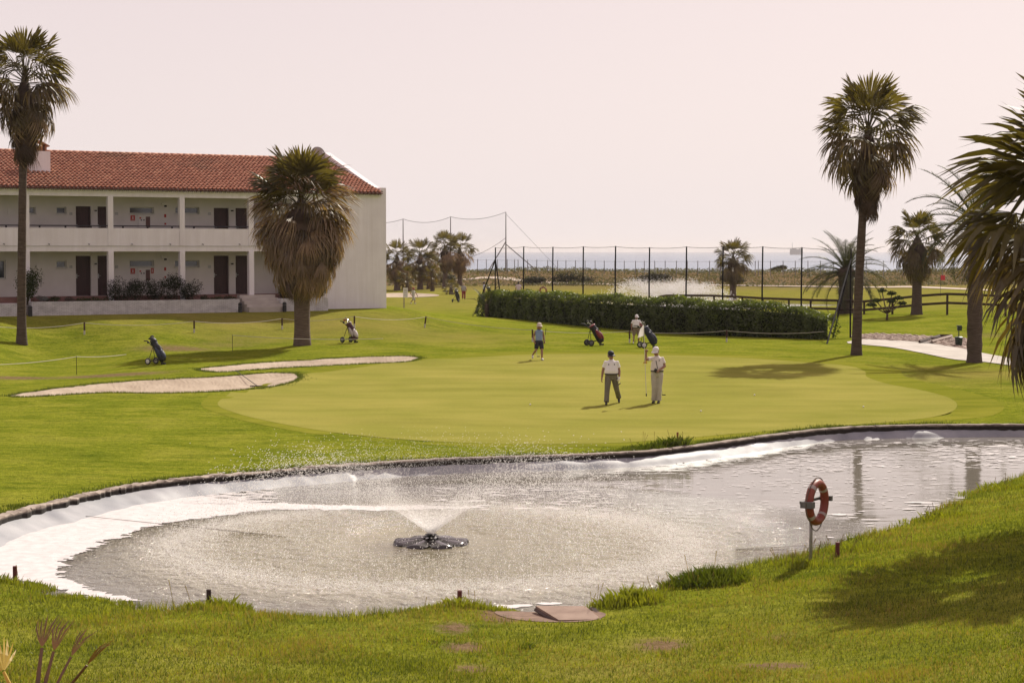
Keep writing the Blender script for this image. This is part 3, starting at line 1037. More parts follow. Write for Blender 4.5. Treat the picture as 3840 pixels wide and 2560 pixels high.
# closed end block, gable with raised parapet
def _endblock(mb):
    mb.box2((x_blk, 0, -0.6), (-0.35, DEPTH, Z_EAVE - 0.02))
part('end_wall', WALL, _endblock)
def _gable(mb):
    pz = Z_EAVE + 0.36
    rz_ = Z_RIDGE + 0.42
    prof = [(0.0, -0.6), (DEPTH, -0.6), (DEPTH, pz), (DEPTH - 0.7, pz), (PR, rz_), (0.75, pz), (0.0, pz)]
    a = [(-0.35, y, z) for y, z in prof]
    b_ = [(0.0, y - 0.003, z) for y, z in prof]
    n = len(prof)
    mb.add(a + b_, [tuple(range(n)), tuple(range(2 * n - 1, n - 1, -1))] + [(i, i + n, (i + 1) % n + n, (i + 1) % n) for i in range(n)])
part('gable_wall', WALL, _gable)
part('back_wall', WALL, lambda mb: mb.box2((XL, GD + 0.5, -0.6), (x_blk, DEPTH, Z_EAVE - 0.03)))
# gallery back walls with openings cut as separate wall strips behind door leaves: doors and windows sit in shallow boxes
gal_wall = {}
OPEN = {0: [], 1: []}
def gallery_wall(fl, z0, z1):
    """wall at depth GD with real openings"""
    ops = sorted(OPEN[fl])
    mb = MB()
    xs = XL
    for (xa, xb, za, zb) in ops:
        mb.box2((xs, GD, z0), (xa, GD + 0.3, z1))
        if za > z0 + 0.01:
            mb.box2((xa, GD + 0.001, z0), (xb, GD + 0.299, za))
        mb.box2((xa, GD + 0.001, zb), (xb, GD + 0.299, z1))
        xs = xb
    mb.box2((xs, GD, z0), (x_blk, GD + 0.3, z1))
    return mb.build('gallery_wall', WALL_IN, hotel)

def door(fl, fa, fb, ftop, handle=True):
    xa, ztop = fac(fa, ftop, GD)
    xb, _ = fac(fb, ftop, GD)
    z0 = z_fl1 if fl == 0 else z_fl2
    ztop = z0 + 2.12
    OPEN[fl].append((xa, xb, z0, ztop))
    d = part('door', DOOR, lambda mb: mb.box2((xa + 0.03, GD + 0.20, z0 + 0.01), (xb - 0.03, GD + 0.25, ztop - 0.03)))
    part('door_frame', DOOR, lambda mb: (mb.box2((xa, GD + 0.17, z0), (xa + 0.06, GD + 0.27, ztop)), mb.box2((xb - 0.06, GD + 0.17, z0), (xb, GD + 0.27, ztop)), mb.box2((xa + 0.06, GD + 0.172, ztop - 0.06), (xb - 0.06, GD + 0.268, ztop))), d)
    def panels(mb):
        for (u0, u1) in ((0.08, 0.42), (0.48, 0.94)):
            mb.box2((xa + 0.14, GD + 0.188, z0 + u0 * 2.1), (xb - 0.14, GD + 0.199, z0 + u1 * 2.1))
    part('door_panel', DOOR, panels, d)
    if handle:
        part('handle', METAL, lambda mb: (mb.box2((xa + 0.06, GD + 0.165, z0 + 0.92), (xa + 0.12, GD + 0.187, z0 + 1.16)), mb.box2((xa + 0.07, GD + 0.13, z0 + 1.05), (xa + 0.22, GD + 0.15, z0 + 1.07))), d)
    return d

def window(fl, fa, fb, ft, fbm):
    xa, z1 = fac(fa, ft, GD)
    xb, z0 = fac(fb, fbm, GD)
    OPEN[fl].append((xa, xb, z0, z1))
    w = part('window', FRAME, lambda mb: (mb.box2((xa, GD + 0.18, z0), (xa + 0.05, GD + 0.24, z1)), mb.box2((xb - 0.05, GD + 0.18, z0), (xb, GD + 0.24, z1)), mb.box2((xa + 0.05, GD + 0.182, z0), (xb - 0.05, GD + 0.238, z0 + 0.05)), mb.box2((xa + 0.05, GD + 0.182, z1 - 0.05), (xb - 0.05, GD + 0.238, z1))))
    part('pane', GLASS, lambda mb: mb.box2((xa + 0.051, GD + 0.2, z0 + 0.051), (xb - 0.051, GD + 0.22, z1 - 0.051)), w)
    part('sill', FRAME, lambda mb: mb.box2((xa - 0.04, GD - 0.05, z0 - 0.05), (xb + 0.04, GD + 0.02, z0 - 0.002)), w)
    return w

for fl, ft in ((0, 595), (1, 470)):
    door(fl, 174, 209, ft)
    door(fl, 224, 258, ft)
    door(fl, 491, 526, ft)
    door(fl, 541, 576, ft)
window(1, 130, 153, 475.5, 491); window(0, 130, 153, 599, 615)
window(1, 66, 82, 475.5, 491)
window(1, 298, 354, 475.5, 491); window(0, 298, 354, 597.5, 613)
window(1, 403, 458, 475.5, 491); window(0, 402, 458, 597.5, 613)
window(1, -40, -15, 475.5, 491); window(0, -12, 14, 598, 640)
z_sl_under = z_slab + 0.25
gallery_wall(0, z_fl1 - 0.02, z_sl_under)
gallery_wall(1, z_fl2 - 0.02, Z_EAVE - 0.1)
part('room_core', BLACK, lambda mb: mb.box2((XL + 0.1, GD + 0.31, -0.3), (x_blk - 0.1, GD + 0.49, Z_EAVE - 0.2)))
part('gallery_slab', WALL, lambda mb: mb.box2((XL, 0.16, z_sl_under - 0.02), (x_blk - 0.003, GD + 0.28, z_fl2 - 0.03)))
part('gallery_floor', FLOOR, lambda mb: mb.box2((XL, 0.0, -0.5), (x_blk - 0.003, GD + 0.28, z_fl1 - 0.005)))
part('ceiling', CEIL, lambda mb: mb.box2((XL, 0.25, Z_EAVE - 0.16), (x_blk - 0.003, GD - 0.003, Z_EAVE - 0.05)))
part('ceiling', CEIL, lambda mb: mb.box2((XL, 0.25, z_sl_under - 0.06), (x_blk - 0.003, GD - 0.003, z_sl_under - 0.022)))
part('eaves_beam', WALL, lambda mb: mb.box2((XL, -0.02, Z_BEAM), (x_blk - 0.002, 0.24, Z_EAVE)))
part('floor_beam', WALL, lambda mb: mb.box2((XL, 0.0, z_slab), (x_blk - 0.002, 0.2, z_pbot - 0.03)))
part('string_course', FRAME, lambda mb: mb.box2((XL, -0.03, z_pbot - 0.029), (x_blk - 0.002, 0.19, z_pbot)))
part('floor_edge', WALL, lambda mb: mb.box2((XL, 0.2, z_slab + 0.03), (x_blk - 0.002, 0.25, z_pbot - 0.01)))
# columns
cols_fx = [(57.5, 66.5), (248.5, 261), (412.5, 425.5), (571, 583.5)]
cx = [((lx(a) + lx(b_)) / 2) for a, b_ in cols_fx]
pitch = cx[1] - cx[0]
cx = [cx[0] - pitch * k for k in (2, 1)] + cx
for c in cx:
    part('column', WALL, lambda mb: mb.box2((c - 0.14, -0.045, -0.2), (c + 0.14, 0.26, z_slab + 0.002)))
    part('column', WALL, lambda mb: mb.box2((c - 0.14, -0.045, z_pbot + 0.001), (c + 0.14, 0.26, Z_BEAM + 0.01)))
# balustrade walls and hand rails between the columns
edges = [XL] + cx + [x_blk]
for a, b_ in zip(edges[:-1], edges[1:]):
    xa = a + (0.14 if a != XL else 0)
    xb = b_ - (0.14 if b_ != x_blk else 0)
    bal = part('balustrade', WALL, lambda mb: mb.box2((xa, 0.0, z_pbot + 0.001), (xb, 0.14, z_ptop)))
    def rail(mb):
        mb.box2((xa, 0.03, z_ptop + 0.09), (xb, 0.11, z_ptop + 0.15))
        k = 0
        while xa + 0.55 + k * 1.35 < xb - 0.2:
            mb.box((xa + 0.55 + k * 1.35, 0.07, z_ptop + 0.045), (0.09, 0.05, 0.092))
            k += 1
    part('hand_rail', RAIL, rail, bal)
    # drain spouts
    k = 0
    while xa + 1.0 + k * 2.1 < xb:
        part('drain_spout', METAL, lambda mb: mb.tube([(xa + 1.0 + k * 2.1, 0.01, z_pbot + 0.09), (xa + 1.0 + k * 2.1, -0.1, z_pbot + 0.085), (xa + 1.0 + k * 2.1, -0.13, z_pbot + 0.05)], 0.03, 6), bal)
        k += 1

# fittings on the gallery walls
def plate(name, m, fa, fb, ft, fbm, th=0.03):
    xa, z1 = fac(fa, ft, GD); xb, z0 = fac(fb, fbm, GD)
    return part(name, m, lambda mb: mb.box2((xa, GD - th, z0), (xb, GD - 0.002, z1)))
def fire_sign(fa, fb, ft, fbm):
    sgn = plate('fire_sign', RED, fa, fb, ft, fbm, 0.02)
    xa, z1 = fac(fa, ft, GD); xb, z0 = fac(fb, fbm, GD)
    w, h = xb - xa, z1 - z0
    def mark(mb):
        mb.box2((xa + w * .42, GD - 0.026, z0 + h * .30), (xa + w * .60, GD - 0.0205, z0 + h * .72))
        mb.box2((xa + w * .46, GD - 0.026, z0 + h * .74), (xa + w * .56, GD - 0.0205, z0 + h * .84))
        mb.box2((xa + w * .10, GD - 0.026, z0 + h * .20), (xa + w * .90, GD - 0.0205, z0 + h * .235))
    part('pictogram', SIGNW, mark, sgn)
WOODBOX = mat('cabinet_brown', (0.10, 0.045, 0.045), (0.13, 0.06, 0.055), 4, 0.5)
for dy, fl in ((0, 1), (122, 0)):
    cab = plate('hose_cabinet', SIGNW, 317, 346, 494 + dy, 523 + dy, 0.05)
    h = plate('cabinet_hatch', WOODBOX, 334, 344, 497.5 + dy, 522 + dy, 0.07)
    for f in (322.5, 328.5):
        plate('socket', BLACK, f, f + 2.6, 504 + dy, 507 + dy, 0.065)
    plate('call_point', RED, 319.5, 323.5, 499 + dy, 502.5 + dy, 0.065)
    fire_sign(299.5, 310, 494.5 + dy, 507 + dy)
    plate('alarm_sign', RED, 377, 381.5, 492 + dy, 499.5 + dy, 0.02)
    plate('alarm_button', RED, 377.5, 381, 512 + dy, 516 + dy, 0.05)
    plate('emergency_lamp', SIGNW, 371, 383, 466 + dy * 0.995, 471 + dy * 0.995, 0.09)
    plate('siren', BLACK, 377, 382, 471.5 + dy, 475.5 + dy, 0.08)
    for f in (159.5, 264.5, 477.5):
        plate('vent_grille', METAL, f, f + 6.5, 487.5 + dy, 494 + dy, 0.02)
    for f in (217, 530.5):
        plate('wall_lamp', BLACK, f, f + 4.5, 482.5 + dy, 485.5 + dy, 0.11)
fire_sign(345.5, 353, 615.5, 628)
plate('notice_board', SIGNW, 17, 34.5, 479.5, 493, 0.03)
plate('notice_board', SIGNW, 84, 102, 605.5, 618.5, 0.03)

# ------------------------------------------------------------------ barrel tile roof
def tile_mat():
    m, nt, b = _nt('roof_tile')
    g = nt.nodes.new('ShaderNodeNewGeometry')
    def nz(scale, det):
        n = nt.nodes.new('ShaderNodeTexNoise')
        n.inputs['Scale'].default_value = scale
        n.inputs['Detail'].default_value = det
        nt.links.new(g.outputs['Position'], n.inputs['Vector'])
        return n
    n1 = nz(2.6, 3); n2 = nz(14, 4); n3 = nz(0.35, 4)
    r = ramp(nt, n1.outputs['Fac'], [(0.3, (0.33, 0.140, 0.085)), (0.5, (0.48, 0.215, 0.13)), (0.7, (0.62, 0.34, 0.22))])
    r2 = ramp(nt, n2.outputs['Fac'], [(0.3, (0.75, 0.75, 0.75)), (0.6, (1, 1, 1)), (0.8, (1.15, 1.2, 1.2))])
    c = mixc(nt, 1.0, r.outputs['Color'], r2.outputs['Color'], 'MULTIPLY')
    r3 = ramp(nt, n3.outputs['Fac'], [(0.55, (0, 0, 0)), (0.75, (0.45, 0.45, 0.45))])
    c = mixc(nt, r3.outputs['Color'], c, (0.15, 0.115, 0.075))
    nt.links.new(c, b.inputs['Base Color'])
    b.inputs['Roughness'].default_value = 0.75
    b.inputs['Specular IOR Level'].default_value = 0.35
    return m
TILE = tile_mat()
EO = -0.38                                # eaves overhang
z_e0 = Z_EAVE + 0.06
slope = (Z_RIDGE - z_e0) / (PR - EO)
L_slope = math.hypot(PR - EO, Z_RIDGE - z_e0)
pit = math.atan(slope)
roof = part('roof', mat('roof_bed', (0.10, 0.04, 0.03), (0.14, 0.055, 0.04), 3, 0.9), lambda mb: mb.add(
    [(XL, EO + 0.06, z_e0 - 0.01), (-0.352, EO + 0.06, z_e0 - 0.01), (-0.352, PR, Z_RIDGE), (XL, PR, Z_RIDGE), (-0.352, DEPTH + 0.3, z_e0), (XL, DEPTH + 0.3, z_e0),
     (XL, EO + 0.06, z_e0 - 0.06), (-0.352, EO + 0.06, z_e0 - 0.06)], [(0, 1, 2, 3), (3, 2, 4, 5), (6, 7, 1, 0), (6, 5, 4, 7)]))
PITCH_T = 0.235
ROWS = 21
TL = L_slope / ROWS
def tile_mesh():
    vs, fs = [], []
    n = 6
    for (yy, rr, zz) in ((0.0, 0.083, 0.030), (TL * 1.12, 0.066, -0.006)):
        for k in range(n + 1):
            a = math.pi * k / n
            vs.append((math.cos(a) * rr, yy, math.sin(a) * rr + zz))
    for k in range(n):
        fs.append((k, k + 1, n + 2 + k, n + 1 + k))
    return vs, fs
tv, tf_ = tile_mesh()
tile_me = new_mesh('roof_tile', tv, tf_, TILE, True)
Mt = Matrix.Rotation(pit, 4, 'X')
ncol = int((-0.42 - XL) / PITCH_T)
trand = random.Random(5)
slots = []
for ci in range(ncol):
    xloc = -0.47 - ci * PITCH_T
    for ri in range(ROWS):
        yy = EO + math.cos(pit) * TL * ri
        zz = z_e0 + math.sin(pit) * TL * ri + 0.004
        wx = C0.x + xloc * _c - yy * _s
        wy = C0.y + xloc * _s + yy * _c
        vis = abs(wx) / wy < 0.2743
        slots.append((0 if vis else 1, wy, xloc, yy, zz))
slots.sort()
mb = MB()
for k, (v_, wy, xloc, yy, zz) in enumerate(slots):
    jz, jx, jr = trand.uniform(-0.004, 0.010), trand.uniform(-0.008, 0.008), trand.uniform(-0.02, 0.02)
    if trand.random() < 0.02:
        jr *= 4; jx *= 2.5
    M = Matrix.Translation((xloc + jx, yy, zz + jz)) @ Mt @ Matrix.Rotation(jr, 4, 'Z')
    if k < 300:
        o = link('roof_tile', tile_me, roof)
        o.matrix_basis = M
    else:
        mb.add([M @ Vector(v) for v in tv], tf_)
o = mb.build('roof_tile_field', TILE, roof, True)
o['kind'] = 'stuff'
# ridge tiles
def _ridge(mb):
    x = XL
    while x < -0.4:
        mb.tube([(x, PR, Z_RIDGE + 0.02), (min(x + 0.42, -0.37), PR, Z_RIDGE + 0.035)], [0.12, 0.105], 8)
        x += 0.38
part('ridge_tiles', TILE, _ridge, roof, True)
# whitewashed double eaves course under the tiles
def _eaves(mb):
    x = -0.47
    while x > XL:
        a = [(math.cos(math.pi * k / 5) * 0.085 + x, 0, math.sin(math.pi * k / 5) * 0.07) for k in range(6)]
        i_ = [(math.cos(math.pi * k / 5) * 0.066 + x, 0, math.sin(math.pi * k / 5) * 0.052) for k in range(6)]
        base = len(mb.v)
        for y in (EO + 0.10, 0.0):
            for (px, _, pz) in a + i_:
                mb.v.append(Vector((px, y, z_e0 - 0.135 + pz)))
        for k in range(5):
            mb.f.append((base + k, base + k + 1, base + 7 + k, base + 6 + k))
            mb.f.append((base + k, base + 12 + k, base + 13 + k, base + k + 1))
            mb.f.append((base + 6 + k, base + 7 + k, base + 19 + k, base + 18 + k))
        x -= PITCH_T
part('eaves_course', mat('whitewashed_clay', (0.42, 0.37, 0.33), (0.60, 0.55, 0.50), 6, 0.9), _eaves, roof)
part('eaves_soffit', WALL, lambda mb: mb.box2((XL, -0.10, z_e0 - 0.20), (-0.352, 0.1, z_e0 - 0.08)))

# chimney and its tiled cap
xch, zch = fac(88, 389, 3.2)
pz = z_e0 + slope * (3.2 - EO)
ch = part('chimney', WALL, lambda mb: mb.box2((xch - 0.55, 2.85, pz - 0.3), (xch + 0.55, 3.55, pz + 1.02)), roof)
def _cap(mb):
    for k in range(4):
        mb.box((xch - 0.33 + k * 0.22, 3.2, pz + 1.16), (0.10, 0.6, 0.28))
    for sgn in (-1, 1):
        M = Matrix.Rotation(sgn * 0.5, 4, 'Y')
        mb.box((xch + sgn * 0.24, 3.2, pz + 1.42), (0.6, 0.86, 0.06), M)
part('chimney_cap', TILE, _cap, ch)

# steps up to the gallery
xs0, xs1 = lx(558, -0.9), lx(640, -0.9)
STEP = mat('step_concrete', (0.40, 0.36, 0.33), (0.50, 0.46, 0.42), 2, 0.9)
for k in range(5):
    part('step', STEP, lambda mb: mb.box2((xs0, -1.75 + 0.34 * k, -0.4), (xs1, -1.75 + 0.34 * (k + 1) + (0.06 if k == 4 else 0), 0.155 * (k + 1) - 0.004)))
# gutter pipe, balcony ledges on the far side seen past the gable
part('rain_pipe', mat('pipe_brown', (0.10, 0.05, 0.045), (0.14, 0.07, 0.06), 4, 0.6), lambda mb: mb.tube([(0.12, 4.2, 0.2), (0.12, 4.2, 5.3)], 0.05, 8))
for z in (1.0, 3.2, 5.2):
    part('balcony_ledge', WALL, lambda mb: mb.box2((0.001, 3.5, z), (0.55, 8.0, z + 0.14)))

# white brick planters in front
def brick_mat():
    m, nt, b = _nt('painted_brick')
    tc = nt.nodes.new('ShaderNodeTexCoord')
    mp = nt.nodes.new('ShaderNodeMapping'); mp.inputs['Rotation'].default_value = (math.pi / 2, 0, 0)
    nt.links.new(tc.outputs['Object'], mp.inputs['Vector'])
    br = nt.nodes.new('ShaderNodeTexBrick')
    br.inputs['Scale'].default_value = 2.0
    br.inputs['Color1'].default_value = (0.62, 0.61, 0.62, 1)
    br.inputs['Color2'].default_value = (0.72, 0.71, 0.71, 1)
    br.inputs['Mortar'].default_value = (0.34, 0.33, 0.33, 1)
    br.inputs['Mortar Size'].default_value = 0.012
    br.inputs['Row Height'].default_value = 0.13
    br.inputs['Brick Width'].default_value = 0.48
    nt.links.new(mp.outputs['Vector'], br.inputs['Vector'])
    n = add_noise(nt, 2.2, 6)
    r = ramp(nt, n.outputs['Fac'], [(0.3, (0.70, 0.70, 0.70)), (0.6, (1, 1, 1))])
    c = mixc(nt, 1.0, br.outputs['Color'], r.outputs['Color'], 'MULTIPLY')
    nt.links.new(c, b.inputs['Base Color'])
    b.inputs['Roughness'].default_value = 0.9
    inv = nt.nodes.new('ShaderNodeMath'); inv.operation = 'SUBTRACT'; inv.inputs[0].default_value = 1
    nt.links.new(br.outputs['Fac'], inv.inputs[1])
    add_bump(nt, b, inv.outputs[0], 0.8, 0.02)
    return m
BRICK = brick_mat()
SOIL = mat('planter_soil', (0.05, 0.04, 0.03), (0.08, 0.06, 0.045), 5, 0.95)
def planter(fa, fb, label):
    xa, xb = lx(fa, -1.2), lx(fb, -1.2)
    r = thing('planter', label, 'planter', C0, TH)
    part('brick_wall', BRICK, lambda mb: (mb.box2((xa, -1.32, -0.7), (xb, -1.08, 0.58)), mb.box2((xb - 0.24, -1.079, -0.7), (xb, -0.05, 0.578)), mb.box2((xa, -1.079, -0.7), (xa + 0.24, -0.05, 0.578))), r)
    part('soil', SOIL, lambda mb: mb.box2((xa + 0.241, -1.079, -0.5), (xb - 0.241, -0.05, 0.46)), r)
    return xa, xb
pl1 = planter(70, 548, 'long white painted brick planter with shrubs in front of the lower gallery')
pl2 = planter(643, 751, 'short white brick planter between the steps and the blank end wall')
# terrace wall at the far left
part('terrace', BRICK, lambda mb: mb.box2((XL, -1.5, -0.7), (lx(50, -1.4), -0.01, 0.5)))

# satellite dish on the ridge end
ds = Vector((-1.2, PR - 0.6, Z_RIDGE - 0.1))
dp = fac(730, 355, PR - 0.6)
dish = thing('satellite_dish', 'round satellite dish on a short mast at the ridge of the tiled roof', 'dish', C0, TH)
part('mast', METAL, lambda mb: (mb.tube([(dp[0] + 0.25, PR - 0.4, Z_RIDGE - 0.25), (dp[0] + 0.25, PR - 0.4, dp[1] - 0.05)], 0.03, 8), mb.tube([(dp[0] + 0.25, PR - 0.4, dp[1] - 0.05), (dp[0], PR - 0.5, dp[1])], 0.025, 6)), dish)
Md = Matrix.Rotation(R(75), 4, 'X') @ Matrix.Identity(4)
part('reflector', mat('dish_grey', (0.30, 0.27, 0.26), (0.38, 0.34, 0.33), 3, 0.6), lambda mb: mb.lathe([(0.02, 0.0), (0.18, 0.015), (0.34, 0.05), (0.45, 0.10), (0.45, 0.115), (0.33, 0.062), (0.02, 0.012)], 24, (dp[0], PR - 0.55, dp[1]), Md), dish, True)
part('receiver_arm', METAL, lambda mb: (mb.tube([(dp[0], PR - 0.6, dp[1] - 0.4), (dp[0] + 0.1, PR - 1.05, dp[1] + 0.05)], 0.015, 6), mb.ball((dp[0] + 0.1, PR - 1.05, dp[1] + 0.07), 0.06)), dish)
# ------------------------------------------------------------------ palms
def fan_leaf(name, m, petiole, blade, nseg, spread, droop, seed, collapse=0.0, split=0.45):
    """a pleated fan on a stalk; +x outwards, +z the upper side"""
    r = random.Random(seed)
    mb = MB()
    pts, rad = [], []
    for k in range(5):
        t = k / 4
        pts.append((petiole * t, 0, -0.06 * petiole * t * t))
        rad.append((0.030 * (1 - 0.55 * t), 0.016 * (1 - 0.4 * t)))
    mb.tube(pts, rad, 4)
    hub = Vector((petiole, 0, -0.06 * petiole))
    sp = R(spread)
    da = 2 * sp / nseg
    rowsr = [0.05, split, split + (1 - split) * 0.5, 1.0]
    vs, fs = [], []
    for i in range(nseg):
        a = -sp + da * (i + 0.5)
        L = blade * (0.66 + 0.34 * math.cos(a * 0.75)) * r.uniform(0.88, 1.06)
        tw = r.uniform(-0.05, 0.05)
        dz = droop * r.uniform(0.7, 1.5)
        kink = r.random() < 0.5
        base = len(vs)
        for j, q in enumerate(rowsr):
            aa = a + tw * q
            rr = L * q
            hw = [da * 0.5, da * 0.5, da * 0.26, 0.0][j]
            fall = -dz * blade * (q ** 2.4) - (0.28 * blade * max(0, q - 0.6) if kink else 0)
            shrink = 1.0 - 0.30 * dz * q * q
            for sgn in ((-1, 1) if j < 3 else (0,)):
                ang = (aa + sgn * hw) * (1 - collapse * q)
                x = rr * shrink * math.cos(ang)
                y = rr * shrink * math.sin(ang)
                zed = fall + (0.018 * blade * q * sgn * (1 if i % 2 else -1)) - 0.10 * blade * abs(math.sin(ang)) * q
                vs.append(hub + Vector((x, y, zed)))
        fs += [(base, base + 1, base + 3, base + 2), (base + 2, base + 3, base + 5, base + 4), (base + 4, base + 5, base + 6)]
    mb.add(vs, fs)
    return mb.mesh(name, m)

def feather_leaf(name, m, L, seed, arch=1.0, npin=44):
    r = random.Random(seed)
    mb = MB()
    pts = []
    ang = 0.0
    p = Vector((0, 0, 0))
    n = 12
    for k in range(n + 1):
        pts.append(p.copy())
        a = -arch * (k / n) ** 1.4
        p = p + Vector((math.cos(a), 0, math.sin(a))) * (L / n)
    mb.tube(pts, [0.03 * (1 - 0.85 * k / n) + 0.004 for k in range(n + 1)], 4)
    vs, fs = [], []
    for i in range(npin):
        t = 0.10 + 0.9 * i / (npin - 1)
        f = t * n
        k = min(int(f), n - 1)
        q = pts[k].lerp(pts[k + 1], f - k)
        tan = (pts[k + 1] - pts[k]).normalized()
        upv = tan.cross(Vector((0, 1, 0)))
        if upv.z < 0:
            upv = -upv
        ll = L * 0.17 * math.sin(math.pi * min(0.93, 0.16 + t * 0.78)) * r.uniform(0.85, 1.1)
        for sgn in (-1, 1):
            d = (tan * 0.75 + Vector((0, sgn, 0)) * 0.85 + upv * r.uniform(0.1, 0.5)).normalized()
            w = tan * 0.018 * (L / 3)
            b = len(vs)
            vs += [q - w, q + w, q + d * ll * 0.6 + w * 0.8 - Vector((0, 0, 0.02 * L * 0.3)), q + d * ll * 0.6 - w * 0.8 - Vector((0, 0, 0.02 * L * 0.3)), q + d * ll - Vector((0, 0, 0.06 * L * 0.3))]
            fs += [(b, b + 1, b + 2, b + 3), (b + 3, b + 2, b + 4)]
    mb.add(vs, fs)
    return mb.mesh(name, m)

PALM_G = leaf_mat('palm_green', (0.046, 0.040, 0.013), (0.118, 0.098, 0.032), 2.0, 0.42, 0.035, 0.4, 0.3)
PALM_Y = leaf_mat('palm_olive', (0.070, 0.052, 0.020), (0.15, 0.108, 0.044), 2.0, 0.45, 0.04, 0.4, 0.3)
PALM_B = leaf_mat('palm_straw', (0.15, 0.098, 0.062), (0.33, 0.225, 0.14), 2.5, 0.4, 0.05, 0.5, 0.35)
PALM_D = leaf_mat('palm_dead', (0.055, 0.036, 0.026), (0.125, 0.082, 0.056), 2.5, 0.2, 0.02, 0.6, 0.3)
DATE_G = leaf_mat('date_green', (0.030, 0.038, 0.012), (0.07, 0.075, 0.026), 2.0, 0.3, 0.03, 0.4, 0.3)
LEAF_UP = [fan_leaf('frond', PALM_G, 1.0, 1.0, 24, 70, 0.10, 20 + k, 0, 0.66) for k in range(3)]
LEAF_G = [fan_leaf('frond', PALM_G, 1.05, 1.0, 26, 102, 0.26 + 0.09 * k, 30 + k, 0, 0.62) for k in range(4)]
LEAF_Y = [fan_leaf('frond', PALM_Y, 0.95, 1.08, 28, 105, 0.55, 40 + k, 0.1, 0.55) for k in range(3)]
LEAF_B = [fan_leaf('frond', PALM_B, 0.9, 1.15, 28, 90, 0.55, 50 + k, 0.35, 0.35) for k in range(3)]
LEAF_D = [fan_leaf('dead_frond', PALM_D, 0.8, 1.0, 20, 46, 0.25, 60 + k, 0.35, 0.3) for k in range(3)]
LEAF_DB = [fan_leaf('dead_frond', PALM_B, 0.8, 1.0, 20, 50, 0.25, 70 + k, 0.3, 0.3) for k in range(3)]
BARK = mat('palm_bark', (0.075, 0.052, 0.040), (0.17, 0.125, 0.095), 5.0, 0.95, bump=0.8, bdist=0.03, stretch=(0.6, 0.6, 5.0), detail=6)
BARK_D = mat('palm_bark_dark', (0.050, 0.036, 0.028), (0.115, 0.084, 0.066), 5.0, 0.95, bump=0.8, bdist=0.03, stretch=(0.6, 0.6, 4.0), detail=6)

def frond_matrix(az, el, roll, loc, sc):
    d = Vector((math.cos(az) * math.cos(el), math.sin(az) * math.cos(el), math.sin(el)))
    side = Vector((-math.sin(az), math.cos(az), 0))
    up = d.cross(side)
    if up.z < 0 and el > -1.3:
        up = -up; side = -side
    M = Matrix((d, up.cross(d), up)).transposed().to_4x4()
    M = M @ Matrix.Rotation(roll, 4, 'X')
    return Matrix.Translation(loc) @ M @ Matrix.Scale(sc, 4)

def trunk_mesh(name, m, base_r, top_r, h, lean, seed, flare=1.5, n=14, rough=0.03):
    r = random.Random(seed)
    mb = MB()
    pts, rad = [], []
    ns = max(10, int(h * 2.2))
    for k in range(ns + 1):
        t = k / ns
        fl = 1 + (flare - 1) * math.exp(-t * h / 0.45)
        pts.append(Vector((lean[0] * t ** 1.5, lean[1] * t ** 1.5, -0.35 + (h + 0.35) * t)))
        rad.append((base_r + (top_r - base_r) * t) * fl * r.uniform(1 - rough, 1 + rough))
    mb.tube(pts, rad, n)
    return mb.mesh(name, m, True)

